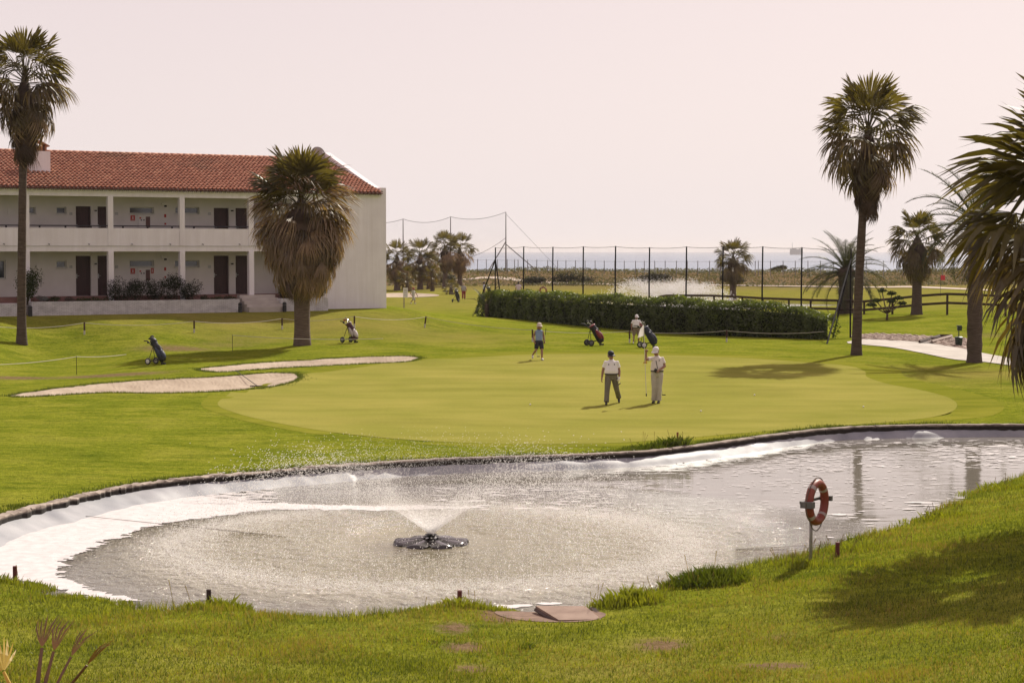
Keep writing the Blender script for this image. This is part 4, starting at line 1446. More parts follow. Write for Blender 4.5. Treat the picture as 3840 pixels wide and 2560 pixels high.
def fan_palm(label, fx, d, crown_fy, reach, trunk_r, n_green, n_low, skirt, seed, lean=(0, 0), skirt_w=1.0, group=None, bark=None, crown_fx=None, blade_ratio=1.0, flare=1.5, el_min=-25, dead_mix=0.5, name='palm_tree', base_r=None, x=None, skirt_el=(-62, -84)):
    r = random.Random(seed)
    xx = X(fx, d) if x is None else x
    zb = gz(xx, d)
    zc = at_depth(crown_fx or fx, crown_fy, d).z
    h = zc - zb
    root = thing(name, label, 'palm tree', (xx, d, zb), 0, group)
    if h > 0.4:
        link('trunk', trunk_mesh('trunk', bark or BARK, base_r or trunk_r * 1.12, trunk_r * 0.9, h + 0.1, lean, seed, flare), root)
    top = Vector((lean[0], lean[1], h))
    mb = MB()
    mb.lathe([(trunk_r * 0.85, -0.35), (trunk_r * 1.05, -0.05), (trunk_r * 0.85, 0.25), (trunk_r * 0.35, 0.55), (0.02, 0.8)], 10)
    crown = mb.build('crown', PALM_Y, root, True, loc=top)
    sc = reach / 2.0
    ga = 2.39996
    for k in range(n_green):
        t = (k + 0.5) / n_green
        el = R(86 - (86 - el_min) * t ** 0.85) + r.uniform(-0.14, 0.14)
        az = k * ga + r.uniform(-0.25, 0.25)
        lib = LEAF_UP if t < 0.24 else (LEAF_G if t < 0.7 else LEAF_Y)
        if dead_mix > 0.5 and t > 0.5 and r.random() < (t - 0.3):
            lib = LEAF_B
        o = link('frond', r.choice(lib), crown)
        o.matrix_basis = frond_matrix(az, el, r.uniform(-0.35, 0.35), Vector((0, 0, 0.25 * (1 - t) - 0.15 * t)), sc * r.uniform(0.85, 1.05))
    for k in range(n_low):
        t = (k + 0.5) / n_low
        el = R(el_min - 5 - 45 * t) + r.uniform(-0.15, 0.15)
        az = k * ga + 1.1 + r.uniform(-0.3, 0.3)
        lib = LEAF_B if r.random() < dead_mix else LEAF_Y
        o = link('frond', r.choice(lib), crown)
        o.matrix_basis = frond_matrix(az, el, r.uniform(-0.5, 0.5), Vector((0, 0, -0.25 - 0.5 * t)), sc * r.uniform(0.75, 0.98))
    if skirt:
        n_sk, len_sk, drop = skirt
        mb = MB()
        mb.lathe([(trunk_r * 1.1, -drop - 0.6 * len_sk), (trunk_r * 1.9 * skirt_w, -drop), (trunk_r * 2.1 * skirt_w, -drop * 0.4), (trunk_r * 1.2, 0.0)], 12)
        sk = mb.build('dead_leaf_skirt', PALM_D, root, True, loc=top)
        for k in range(n_sk):
            t = (k + 0.5) / n_sk
            el = R(skirt_el[0] + (skirt_el[1] - skirt_el[0]) * t ** 0.7) + r.uniform(-0.09, 0.09)
            az = k * ga + r.uniform(-0.3, 0.3)
            off = trunk_r * r.uniform(0.6, 1.6) * skirt_w
            loc = Vector((math.cos(az) * off, math.sin(az) * off, -drop * t - 0.15))
            lib = LEAF_DB if r.random() < dead_mix else LEAF_D
            o = link('dead_frond', r.choice(lib), sk)
            o.matrix_basis = frond_matrix(az, el, r.uniform(-0.5, 0.5), loc, len_sk / 1.8 * r.uniform(0.85, 1.1))
    return root

def date_palm(label, fx, d, crown_fy, reach, trunk_r, n, seed, group=None, el_lo=-25, x=None, flare=1.25):
    r = random.Random(seed)
    xx = X(fx, d) if x is None else x
    zb = gz(xx, d)
    h = at_depth(fx, crown_fy, d).z - zb
    root = thing('date_palm', label, 'palm tree', (xx, d, zb), 0, group)
    mb = MB()
    n_r = max(4, int(h * 3))
    mb.tube([(0, 0, -0.3 + (h + 0.3) * k / n_r) for k in range(n_r + 1)], [trunk_r * (flare if k == 0 else 1) * (1.06 if k % 2 else 0.95) for k in range(n_r + 1)], 12)
    mb.build('trunk', BARK_D, root, True)
    mb = MB()
    mb.lathe([(trunk_r * 0.9, -0.6), (trunk_r * 1.35, -0.2), (trunk_r * 1.0, 0.15), (0.03, 0.5)], 10)
    crown = mb.build('crown', BARK_D, root, True, loc=(0, 0, h))
    lib = [feather_leaf('frond', DATE_G, 3.0, 100 + seed + k, 0.75 + 0.35 * k) for k in range(3)]
    for k in range(n):
        t = (k + 0.5) / n
        el = R(78 - (78 - el_lo) * t) + r.uniform(-0.1, 0.1)
        o = link('frond', lib[min(2, int(t * 3))] if r.random() < 0.7 else r.choice(lib), crown)
        o.matrix_basis = frond_matrix(k * 2.39996 + r.uniform(-0.2, 0.2), el, r.uniform(-0.3, 0.3), Vector((0, 0, 0.1 - 0.3 * t)), reach / 3.0 * r.uniform(0.85, 1.05))
    return root

fan_palm('tall slender fan palm with a long brown skirt before the tiled hotel roof', 47, 88, 190, 2.75, 0.18, 36, 16, (110, 2.0, 2.1), 1, (0.30, 0), 1.25, crown_fx=62, bark=BARK_D, base_r=0.22, flare=1.6, el_min=-14, dead_mix=0.2)
fan_palm('stocky fan palm with a huge straw coloured skirt in front of the hotel wing', 693, 89, 480, 3.1, 0.34, 42, 54, (150, 2.5, 2.0), 2, (0, 0), 2.1, dead_mix=0.88, skirt_el=(-48, -84), base_r=0.40, flare=1.15, el_min=6)
fan_palm('tall slender fan palm with a dark skirt beside the pale path at the green', 1969, 85.5, 312, 2.85, 0.18, 36, 16, (100, 1.9, 2.1), 3, (0.45, 0), 1.1, crown_fx=1992, bark=BARK_D, base_r=0.225, flare=1.55, el_min=-14, dead_mix=0.15)
fan_palm('fan palm with a thick dark trunk beyond the wooden rail fence', 2107, 131, 560, 2.5, 0.33, 34, 20, (36, 1.6, 1.2), 4, dead_mix=0.4, bark=BARK_D)
fan_palm('lone fan palm with a bare pale trunk at the edge of the far pond', 1684, 196, 600, 2.5, 0.30, 30, 6, (10, 1.1, 0.6), 5, dead_mix=0.5)
near_palm = fan_palm('large fan palm hanging long green fans over the near bank of the pond', 2516, 32, 548, 3.05, 0.28, 38, 36, (60, 2.1, 2.2), 6, x=10.1, el_min=-15, dead_mix=0.04, bark=BARK_D, skirt_w=1.1)
date_palm('squat date palm with a fat trunk beside the tall net', 1944, 138, 622, 3.7, 0.55, 44, 1, el_lo=-30)
date_palm('date palm with a thick ringed trunk beside the green litter bin', 2241, 83, 512, 3.4, 0.34, 34, 2, el_lo=-28, flare=1.5)
g = 'fan palms behind the hotel'
for k, (fx, d, fy, reach, tr, lab) in enumerate([(912, 232, 598, 2.7, 0.33, 'shaggy fan palm growing closest to the hotel gable'), (965, 238, 596, 2.8, 0.30, 'shaggy fan palm second from the hotel gable'), (985, 240, 610, 2.0, 0.26, 'small fan palm leaning against its shaggy neighbour behind the hotel'),
                                                 (1022, 252, 575, 2.9, 0.30, 'taller fan palm of the pair behind the hotel, next to the shaggy ones'), (1056, 255, 580, 2.9, 0.30, 'taller fan palm of the pair behind the hotel, next to the golfers')]):
    fan_palm(lab, fx, d, fy, reach, tr, 26, 20, (16, 1.3, 0.9), 20 + k, dead_mix=0.6, group=g)
for k, (fx, d, fy, reach, lab) in enumerate([(935, 228, 641, 1.7, 'low stemless fan palm between the shaggy palms behind the hotel'), (993, 230, 632, 1.5, 'low fan palm right of the shaggy palms behind the hotel'), (1036, 215, 664, 1.3, 'low clump of fan palm at the foot of the palm pair')]):
    fan_palm(lab, fx, d, fy, reach, 0.2, 18, 6, None, 40 + k, name='dwarf_palm', dead_mix=0.4, group='low fan palms behind the hotel')
date_palm('young date palm with thin arching fronds at the left end of the long hedge', 1118, 124, 705, 1.9, 0.12, 9, 3, el_lo=5)

# withered dwarf palm in the near corner
wl = [fan_leaf('frond', leaf_mat('palm_yellow', (0.36, 0.25, 0.02), (0.50, 0.36, 0.05), 3, 0.4, 0.05, 0.5, 0.2), 0.5, 0.30, 13, 60, 0.1, 90 + k) for k in range(2)] + \
     [fan_leaf('frond', leaf_mat('palm_russet', (0.08, 0.035, 0.02), (0.20, 0.10, 0.05), 3, 0.3, 0.05, 0.5, 0.3), 0.62, 0.27, 8, 36, 0.15, 95 + k, 0.3, 0.25) for k in range(3)]
px_, py_ = X(62, 18), 18.0
wr = thing('dwarf_palm', 'withered dwarf palm with yellow and russet fans in the foreground grass', 'plant', (px_, py_, gz(px_, py_)))
MB().lathe([(0.10, -0.1), (0.12, 0.1), (0.05, 0.25)], 8).build('stem', BARK_D, wr)
wrand = random.Random(8)
for (az, el, li, s) in [(2.7, 62, 0, 1.25), (3.3, 40, 1, 1.15), (1.6, 70, 2, 1.25), (0.5, 66, 3, 1.2), (0.1, 56, 4, 1.25), (-0.4, 42, 0, 1.2), (-1.2, 50, 0, 1.0), (4.2, 45, 1, 1.1), (0.9, 75, 4, 1.2), (-2.0, 55, 3, 1.2)]:
    o = link('frond', wl[li], wr)
    o.matrix_basis = frond_matrix(az, R(el), wrand.uniform(-0.5, 0.5), Vector((0, 0, 0.12)), s * 1.12)

# ------------------------------------------------------------------ leaf clouds: hedge, shrubs, scrub
def leaf_cloud(name, P, N, L, W, m, seed=0, flat=0.6):
    """one rhombic leaf per point, facing roughly along N"""
    g = np.random.default_rng(seed)
    n = len(P)
    N = N + g.normal(0, flat, N.shape)
    N /= np.linalg.norm(N, axis=1, keepdims=True) + 1e-9
    T = g.normal(0, 1, N.shape)
    T -= (T * N).sum(1, keepdims=True) * N
    T /= np.linalg.norm(T, axis=1, keepdims=True) + 1e-9
    B = np.cross(N, T)
    L = L * g.uniform(0.6, 1.25, (n, 1)); W = W * g.uniform(0.7, 1.2, (n, 1))
    V = np.stack([P - T * L / 2, P + B * W / 2, P + T * L / 2, P - B * W / 2], 1).reshape(-1, 3)
    F = np.arange(n * 4).reshape(-1, 4)
    return np_mesh(name, V, F, m)

HEDGE_L = leaf_mat('hedge_leaf', (0.030, 0.048, 0.006), (0.085, 0.12, 0.014), 1.8, 0.42, 0.04, 0.4, 0.0)
SHRUB_L = leaf_mat('shrub_leaf', (0.018, 0.030, 0.008), (0.045, 0.062, 0.016), 4.0, 0.3, 0.015, 0.5, 0.2)
TWIG = mat('twig', (0.05, 0.035, 0.025), (0.09, 0.065, 0.045), 5, 0.9)
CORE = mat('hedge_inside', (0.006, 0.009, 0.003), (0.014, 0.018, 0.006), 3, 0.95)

hp = [(1128, 126.8, 673), (1180, 122.5, 673), (1250, 117.0, 675), (1330, 112.5, 680), (1420, 109.5, 684), (1520, 106.5, 687), (1620, 103.8, 692), (1720, 101.8, 697), (1810, 100.2, 704), (1912, 98.7, 716)]
hc = []
for fx, d, fy in hp:
    x = X(fx, d); z0 = gz(x, d)
    hc.append((x, d, z0, at_depth(fx, fy, d).z - z0))
hc = np.array(hc)
hs = np.concatenate([[0], np.cumsum(np.linalg.norm(np.diff(hc[:, :2], axis=0), axis=1))])
def hedge_frame(s):
    out = [np.interp(s, hs, hc[:, k]) for k in range(4)]
    e = 0.3
    dx = np.interp(s + e, hs, hc[:, 0]) - np.interp(s - e, hs, hc[:, 0])
    dy = np.interp(s + e, hs, hc[:, 1]) - np.interp(s - e, hs, hc[:, 1])
    l = np.hypot(dx, dy) + 1e-9
    return out, dx / l, dy / l
HW = 0.85
def hedge_points(n, seed):
    g = np.random.default_rng(seed)
    s = g.uniform(-0.2, hs[-1] + 0.2, n)
    (x, y, z0, h), tx, ty = hedge_frame(s)
    lump = 0.12 * np.sin(s * 1.9 + 0.4) + 0.10 * np.sin(s * 4.3 + 1.7) + 0.06 * np.sin(s * 9.1)
    h = h * (1 + 0.05 * np.sin(s * 1.1) + 0.035 * np.sin(s * 3.7 + 0.5)) * (1 - 0.28 * np.exp(-((s - hs[-1]) / 0.7) ** 2) - 0.15 * np.exp(-(s / 0.7) ** 2))
    face = g.uniform(0, 1, n)
    v = g.uniform(0, 1, n)
    u = g.uniform(-1, 1, n)
    front = face < 0.58; top = (face >= 0.58) & (face < 0.88)
    off = np.where(front, -1.0, np.where(top, u, 1.0))
    zz = np.where(top, 1.0 - 0.14 * u ** 2, v)
    bulge = 1 - 0.18 * np.maximum(0, zz - 0.7) / 0.3 - 0.10 * np.maximum(0, 0.25 - zz) / 0.25
    wd = (HW + lump * 0.8 + 0.08 * np.sin(zz * 7 + s * 2.3)) * bulge
    nx, ny = -ty, tx
    P = np.stack([x + nx * off * wd, y + ny * off * wd, z0 + zz * h + 0.02], -1) + g.normal(0, 0.055, (n, 3))
    nz_ = np.where(top, 1.0, 0.25)
    N = np.stack([nx * off * np.where(top, 0.3, 1), ny * off * np.where(top, 0.3, 1), nz_], -1)
    return P, N
hedge = thing('hedge', 'long clipped glossy green hedge behind the putting green', 'hedge', (0, 0, 0))
P, N = hedge_points(60000, 4)
link('foliage', leaf_cloud('foliage', P, N, 0.15, 0.06, HEDGE_L, 3, 0.8), hedge)
P, N = hedge_points(40000, 14)
hs_top = np.nonzero(N[:, 2] > 0.9)[0]  # sunlight on the hedge top is put into a lighter leaf colour
link('sunlit_leaves', leaf_cloud('sunlit_leaves', P[hs_top] + [0, 0, 0.04], N[hs_top], 0.15, 0.06, leaf_mat('hedge_leaf_sunlit', (0.075, 0.115, 0.010), (0.15, 0.19, 0.022), 2.5, 0.45, 0.05, 0.35, 0.0), 9, 0.9), hedge)
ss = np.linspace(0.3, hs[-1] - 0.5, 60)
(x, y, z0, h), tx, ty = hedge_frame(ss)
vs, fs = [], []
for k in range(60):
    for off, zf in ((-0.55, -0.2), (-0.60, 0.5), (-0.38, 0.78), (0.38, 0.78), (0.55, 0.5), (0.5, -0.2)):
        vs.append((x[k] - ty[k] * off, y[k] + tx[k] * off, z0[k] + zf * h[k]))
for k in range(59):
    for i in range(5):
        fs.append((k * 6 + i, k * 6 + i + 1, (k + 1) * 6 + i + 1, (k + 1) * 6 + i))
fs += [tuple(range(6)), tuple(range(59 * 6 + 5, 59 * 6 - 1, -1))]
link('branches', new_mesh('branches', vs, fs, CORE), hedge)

def shrub(label, loc, rad, n, m, leaf=0.10, seed=0, name='shrub', cat='shrub', group=None, lumps=5, stems=5):
    g = np.random.default_rng(seed)
    r = random.Random(seed)
    root = thing(name, label, cat, loc, 0, group)
    cs = [(np.array([r.uniform(-.55, .55) * rad[0], r.uniform(-.55, .55) * rad[1], rad[2] * r.uniform(0.45, 1.35)]), r.uniform(0.38, 0.62)) for _ in range(lumps)]
    cs.append((np.array([0, 0, rad[2] * 0.8]), 0.7))
    k = n // len(cs)
    PP, NN = [], []
    for c, s in cs:
        v = g.normal(0, 1, (k, 3)); v /= np.linalg.norm(v, axis=1, keepdims=True)
        rr = g.uniform(0.55, 1.08, (k, 1))
        PP.append(c + v * rr * np.array(rad) * s); NN.append(v + [0, 0, 0.3])
    P = np.concatenate(PP); N = np.concatenate(NN)
    keep = P[:, 2] > 0.02
    link('foliage', leaf_cloud('foliage', P[keep], N[keep], leaf, leaf * 0.5, m, seed), root)
    mb = MB()
    for _ in range(stems):
        c = r.choice(cs)[0]
        mb.tube([(r.uniform(-.1, .1), r.uniform(-.1, .1), -0.05), (c[0] * .5, c[1] * .5, c[2] * .5), tuple(c)], [0.03, 0.02, 0.01], 5)
    mb.build('stems', TWIG, root)
    return root

def hl(fx, p, z):
    """world point on the hotel frame"""
    x = lx(fx, p)
    return Vector((C0.x + x * _c - p * _s, C0.y + x * _s + p * _c, C0.z + z))
DARK_L = leaf_mat('dark_shrub_leaf', (0.010, 0.017, 0.006), (0.026, 0.036, 0.012), 4.0, 0.25, 0.012, 0.5, 0.2)
RED_L = leaf_mat('reddish_leaf', (0.030, 0.018, 0.012), (0.060, 0.040, 0.022), 4.0, 0.25, 0.05, 0.4, 0.2)
GREY_L = leaf_mat('silver_leaf', (0.12, 0.13, 0.13), (0.20, 0.21, 0.21), 4.0, 0.2, 0.03, 0.5, 0.2)
pz_ = 0.46
for k, (fx, w, h, lab, mm, lf, nn) in enumerate([
        (272, 0.85, 0.78, 'tall dark bush at the left end of the clipped row under the hotel gallery', DARK_L, .09, 1700), (312, 0.95, 0.80, 'tall dark bush beneath the lower hose cabinet', DARK_L, .09, 1800),
        (360, 0.95, 0.74, 'tall dark bush in the middle of the clipped row under the hotel gallery', DARK_L, .09, 1800), (408, 0.9, 0.84, 'tall dark bush in front of the gallery column beside the wide window', DARK_L, .09, 1800), (440, 0.75, 0.72, 'tall dark bush at the right end of the clipped row under the hotel gallery', DARK_L, .09, 1400),
        (157, 0.45, 0.22, 'low reddish shrub below the small gallery window', RED_L, .08, 420), (190, 0.55, 0.22, 'low green shrub in front of the first brown door', SHRUB_L, .08, 480), (228, 0.6, 0.20, 'low green shrub in front of the second brown door', SHRUB_L, .08, 480),
        (120, 0.5, 0.24, 'low leafy shrub beside the silver plant in the planter', SHRUB_L, .08, 480), (470, 0.4, 0.22, 'low dark shrub at the foot of the tall bush row', DARK_L, .08, 400), (495, 0.45, 0.20, 'low shrub with white blossom before the third door', SHRUB_L, .08, 420), (526, 0.5, 0.22, 'low dark shrub at the planter end beside the steps', DARK_L, .08, 450), (97, 0.42, 0.26, 'silver grey bushy plant in the planter beside the slender palm', GREY_L, .07, 500)]):
    shrub(lab, hl(fx, -0.62, pz_ - 0.02), (w, 0.45, h), nn, mm, lf, 60 + k, group='shrubs in the hotel planter')
shrub('tall leafy bush with loose branches growing by the slender palm at the hotel', hl(62, -0.7, pz_), (0.75, 0.6, 1.15), 1700, SHRUB_L, .12, 90, lumps=9)
shrub('leafy bush in the short planter behind the stocky palm', hl(730, -0.6, pz_), (0.6, 0.4, 0.55), 900, SHRUB_L, .10, 91)
shrub('leafy bush in the short planter next to the steps', hl(650, -0.6, pz_), (0.55, 0.4, 0.5), 800, SHRUB_L, .10, 92)
# white blossom on one of the low shrubs
# small bare-stemmed tree beyond the path
fr_ = gp(2037, 735)
ft_ = thing('frangipani_tree', 'small bare stemmed tree with leafy rosettes on the lawn beyond the pale path', 'tree', fr_)
tips = []
mb = MB()
trnd = random.Random(21)
mb.tube([(0, 0, -0.1), (0.03, 0, 0.35), (0, 0, 0.5)], [0.09, 0.07, 0.06], 7)
for (dx, dz) in ((-0.75, 1.25), (-0.3, 1.9), (0.35, 1.7), (0.75, 1.4), (0.2, 1.2), (-1.0, 0.95), (1.05, 1.05)):
    y = trnd.uniform(-0.5, 0.5)
    mb.tube([(0, 0, 0.45), (dx * 0.45, y * 0.5, 0.45 + (dz - 0.45) * 0.4), (dx, y, dz)], [0.055, 0.04, 0.03], 6)
    tips.append((dx, y, dz))
mb.build('trunk', BARK, ft_, True)
g = np.random.default_rng(5)
PP, NN = [], []
for t in tips:
    v = g.normal(0, 1, (150, 3)); v /= np.linalg.norm(v, axis=1, keepdims=True); v[:, 2] = np.abs(v[:, 2]) * 0.8
    PP.append(np.array(t) + v * g.uniform(0.08, 0.30, (150, 1)) * [1.2, 1.2, 1.0]); NN.append(v)
link('crown', leaf_cloud('crown', np.concatenate(PP), np.concatenate(NN), 0.22, 0.09, SHRUB_L, 5), ft_)

# dune scrub: dry grass and low bushes, too many to count
g = np.random.default_rng(12)
n = 60000
yy = g.uniform(254, 300, n)
xx = g.uniform(-0.30, 0.30, n) * yy
cl = 0.5 + 0.5 * np.sin(xx * 0.23 + 1.3 * np.sin(yy * 0.31)) * np.sin(yy * 0.37 + xx * 0.07)
keep = g.uniform(0, 1, n) < (0.25 + 0.75 * cl)
xx, yy, cl = xx[keep], yy[keep], cl[keep]
zz = zbase(xx, yy)
P = np.stack([xx, yy, zz + g.uniform(0, 0.6, len(xx)) * (0.2 + cl)], -1)
N = np.tile(np.array([[0.2, -0.5, 0.8]]), (len(P), 1))
DUNE_L = leaf_mat('dune_leaf', (0.068, 0.074, 0.034), (0.145, 0.142, 0.072), 0.12, 0.3, 0.02, 0.6, 0.0)
tag(link('dune_scrub', leaf_cloud('dune_scrub', P, N, 0.5, 0.13, DUNE_L, 13, 0.9)), kind='stuff')
DUNE_D = leaf_mat('dune_bush_leaf', (0.030, 0.034, 0.018), (0.06, 0.06, 0.032), 0.5, 0.25, 0.03, 0.5, 0.1)
for k, (fx, d, w, h, lab) in enumerate([(1310, 262, 4.0, 1.1, 'dark bush on the dune between two tall net poles'), (1500, 262, 3.4, 1.0, 'dark bush on the dune behind the far fountain'), (1680, 262, 2.0, 0.9, 'green bush on the dune behind the lone palm'), (1005, 262, 3.0, 1.2, 'dark scrubby bush on the dune behind the palm pair'), (2260, 262, 6.0, 1.3, 'long dark bush on the dune behind the right hand palms'), (1790, 296, 1.4, 0.7, 'small bush on the dune crest against the sea'), (1225, 262, 2.6, 0.8, 'low dark bush on the dune left of the dark scrub')]):
    x = X(fx, d)
    shrub(lab, (x, d, gz(x, d) - 0.1), (w, 1.2, h), 1500, DUNE_D, 0.32, 120 + k, group='dune bushes')

# ------------------------------------------------------------------ grass of the near bank
g = np.random.default_rng(31)
def blades(name, x, y, z, hgt, wid, m, lean=0.5):
    n = len(x)
    a = g.uniform(0, 2 * math.pi, n)
    la = g.uniform(0, 2 * math.pi, n)
    ll = np.abs(g.normal(0, lean, n)) * hgt
    dx, dy = np.cos(a) * wid / 2, np.sin(a) * wid / 2
    V = np.empty((n, 3, 3))
    V[:, 0] = np.stack([x - dx, y - dy, z - 0.01], -1)
    V[:, 1] = np.stack([x + dx, y + dy, z - 0.01], -1)
    V[:, 2] = np.stack([x + np.cos(la) * ll, y + np.sin(la) * ll, z + hgt], -1)
    return link(name, np_mesh(name, V.reshape(-1, 3), np.arange(n * 3).reshape(-1, 3), m))
n = 620000
yy = 17 + 34 * g.uniform(0, 1, n) ** 1.5
xx = g.uniform(-0.31, 0.31, n) * yy
sd = sdist(xx, yy, near_line if False else pond)
side = np.interp(xx, near_line[::-1, 0], near_line[::-1, 1])      # shore distance at this x
nearside = (yy < side + 0.6) & (sd > 0.02)
xx, yy, sd = xx[nearside], yy[nearside], sd[nearside]
wz_ = np.zeros(len(xx))
for a in [(1040, 1440, .30, .45), (1070, 1480, .34, .5), (1085, 1540, .3, .4), (1520, 1478, .45, .6), (1780, 1528, .5, .35), (1210, 1400, .75, .8), (1150, 1412, .35, .6), (270, 1375, .12, .12), (1300, 1405, .8, .7)]:
    p = ground_hit(a[0], a[1])
    wz_ = np.maximum(wz_, np.exp(-((xx - p.x) / a[2]) ** 2 - ((yy - p.y) / a[3]) ** 2))
patch = nz2(xx, yy, 1.3, 0.6) + 0.6 * nz2(xx, yy, 3.1, 2.0)
keep = (g.uniform(0, 1, len(xx)) > wz_ * (1.0 + 0.6 * nz2(xx, yy, 9.0, 0.3))) & (sdist(xx, yy, dirt_poly) > 0.06 * nz2(xx, yy, 11.0, 0.8)) & (g.uniform(0, 1, len(xx)) < 0.72 + 0.25 * patch)
xx, yy, sd, patch = xx[keep], yy[keep], sd[keep], patch[keep]
zz = ground(xx, yy)
edge = np.exp(-(sd / 0.55) ** 2)
tuft = np.clip(nz2(xx, yy, 2.3, 1.9) + 0.3, 0, 1)
hgt = g.uniform(0.022, 0.06, len(xx)) * (1 + 0.5 * patch.clip(0, 1)) + edge * g.uniform(0.02, 0.09, len(xx)) * (0.6 + 1.4 * tuft)
GRASS = leaf_mat('grass_blade', (0.105, 0.135, 0.012), (0.23, 0.255, 0.026), 1.1, 0.5, 0.03, 0.5, 0.0)
GRASS_B = leaf_mat('grass_blade_dark', (0.045, 0.070, 0.008), (0.090, 0.115, 0.014), 2.0, 0.5, 0.03, 0.5, 0.0)
GRASS_S = leaf_mat('grass_straw', (0.22, 0.17, 0.05), (0.30, 0.24, 0.09), 2.0, 0.4, 0.02, 0.6, 0.0)
q = g.uniform(0, 1, len(xx)) + 0.26 * nz2(xx, yy, 0.9, 2.4) + 0.12 * patch
wid = 0.007 + 0.006 * g.uniform(0, 1, len(xx)) + yy * 0.00012
for nm, sel, mm in (('grass', (q > 0.34) & (q < 0.90), GRASS), ('grass', q <= 0.34, GRASS_B), ('grass', q >= 0.90, GRASS_S)):
    tag(blades(nm, xx[sel], yy[sel], zz[sel], hgt[sel], wid[sel], mm), kind='stuff')

# ragged turf along the sand and the kerb
bx_, by_, bh_ = [], [], []
for poly, cnt in ((bunker_a, 9000), (bunker_b, 7000)):
    L_ = np.linalg.norm(np.roll(poly, -1, 0) - poly, axis=1); ac = np.cumsum(L_) / L_.sum()
    u = g.uniform(0, 1, cnt); k = np.searchsorted(ac, u).clip(0, len(poly) - 1)
    t = g.uniform(0, 1, cnt)[:, None]
    q_ = poly[k] * (1 - t) + np.roll(poly, -1, 0)[k] * t
    c_ = poly.mean(0)
    out = (q_ - c_) / np.linalg.norm(q_ - c_, axis=1, keepdims=True)
    q_ = q_ + out * (g.exponential(0.10, cnt) - 0.06 + 0.10 * nz2(q_[:, 0], q_[:, 1], 3.0, 1.0))[:, None]
    bx_.append(q_[:, 0]); by_.append(q_[:, 1]); bh_.append(g.uniform(0.03, 0.10, cnt))
cnt = 14000
u = g.uniform(0, 1, cnt) * (len(kerb_line) - 1.001); k = u.astype(int); t = (u - k)[:, None]
q_ = kerb_line[k] * (1 - t) + kerb_line[k + 1] * t
dd = kerb_line[k + 1] - kerb_line[k]; dd /= np.linalg.norm(dd, axis=1, keepdims=True)
q_ = q_ + np.stack([-dd[:, 1], dd[:, 0]], -1) * (0.24 + g.exponential(0.14, cnt))[:, None]
bx_.append(q_[:, 0]); by_.append(q_[:, 1]); bh_.append(g.uniform(0.02, 0.07, cnt) * (1.2 + 0.9 * nz2(q_[:, 0], q_[:, 1], 1.7, 0.2)))
bx_, by_, bh_ = np.concatenate(bx_), np.concatenate(by_), np.concatenate(bh_)
tag(blades('grass', bx_, by_, ground(bx_, by_), bh_, np.full(len(bx_), 0.022), GRASS_B), kind='stuff')

# rank clumps and seed stalks on the shore line
def clump(label, fx, fy, rx, ry, h, n, seed, mm=None, stalk=0, on=None):
    gg = np.random.default_rng(seed)
    p = on or ground_hit(fx, fy)
    root = thing('grass_clump', label, 'grass', p, 0, 'rank grass clumps on the pond shore')
    r_ = np.sqrt(gg.uniform(0, 1, n)); a = gg.uniform(0, 2 * math.pi, n)
    x = r_ * np.cos(a) * rx; y = r_ * np.sin(a) * ry
    if on is not None:                       # rooted in the turf behind the kerb, not over the water
        ok = sdist(x + p.x, y + p.y, pond) > 0.16
        x, y, r_ = x[ok], y[ok], r_[ok]
        n = len(x)
    z = np.maximum(np.array(ground(x + p.x, y + p.y)) - p.z, -0.12)
    hh = h * (1.1 - 0.7 * r_) * gg.uniform(0.5, 1.1, n)
    la = gg.uniform(0, 2 * math.pi, n); ll = np.abs(gg.normal(0, 0.4, n)) * hh
    w = 0.012
    V = np.empty((n, 4, 3))
    ca, sa = np.cos(la + 1.57) * w / 2, np.sin(la + 1.57) * w / 2
    V[:, 0] = np.stack([x - ca, y - sa, z - 0.02], -1)
    V[:, 1] = np.stack([x + ca, y + sa, z - 0.02], -1)
    V[:, 2] = np.stack([x + np.cos(la) * ll * .4 + ca * .8, y + np.sin(la) * ll * .4 + sa * .8, z + hh * .65], -1)
    V[:, 3] = np.stack([x + np.cos(la) * ll, y + np.sin(la) * ll, z + hh], -1)
    F = (np.arange(n)[:, None] * 4 + np.array([[0, 1, 2, 3]])).reshape(-1, 4)
    link('blades', np_mesh('blades', V.reshape(-1, 3), F, mm or GRASS), root)['kind'] = 'stuff'
    if stalk:
        rr = random.Random(seed)
        mb = MB()
        for _ in range(stalk):
            sx, sy = rr.uniform(-rx, rx) * 1.2, rr.uniform(-ry, ry)
            z0 = gz(p.x + sx, p.y + sy) - p.z
            hh_ = h * rr.uniform(0.9, 1.7)
            dx, dy = rr.uniform(-.12, .12), rr.uniform(-.1, .1)
            mb.tube([(sx, sy, z0), (sx + dx * .5, sy + dy * .5, z0 + hh_ * .6), (sx + dx, sy + dy, z0 + hh_)], [0.004, 0.004, 0.007], 3)
        mb.build('stalks', GRASS_S, root)['kind'] = 'stuff'
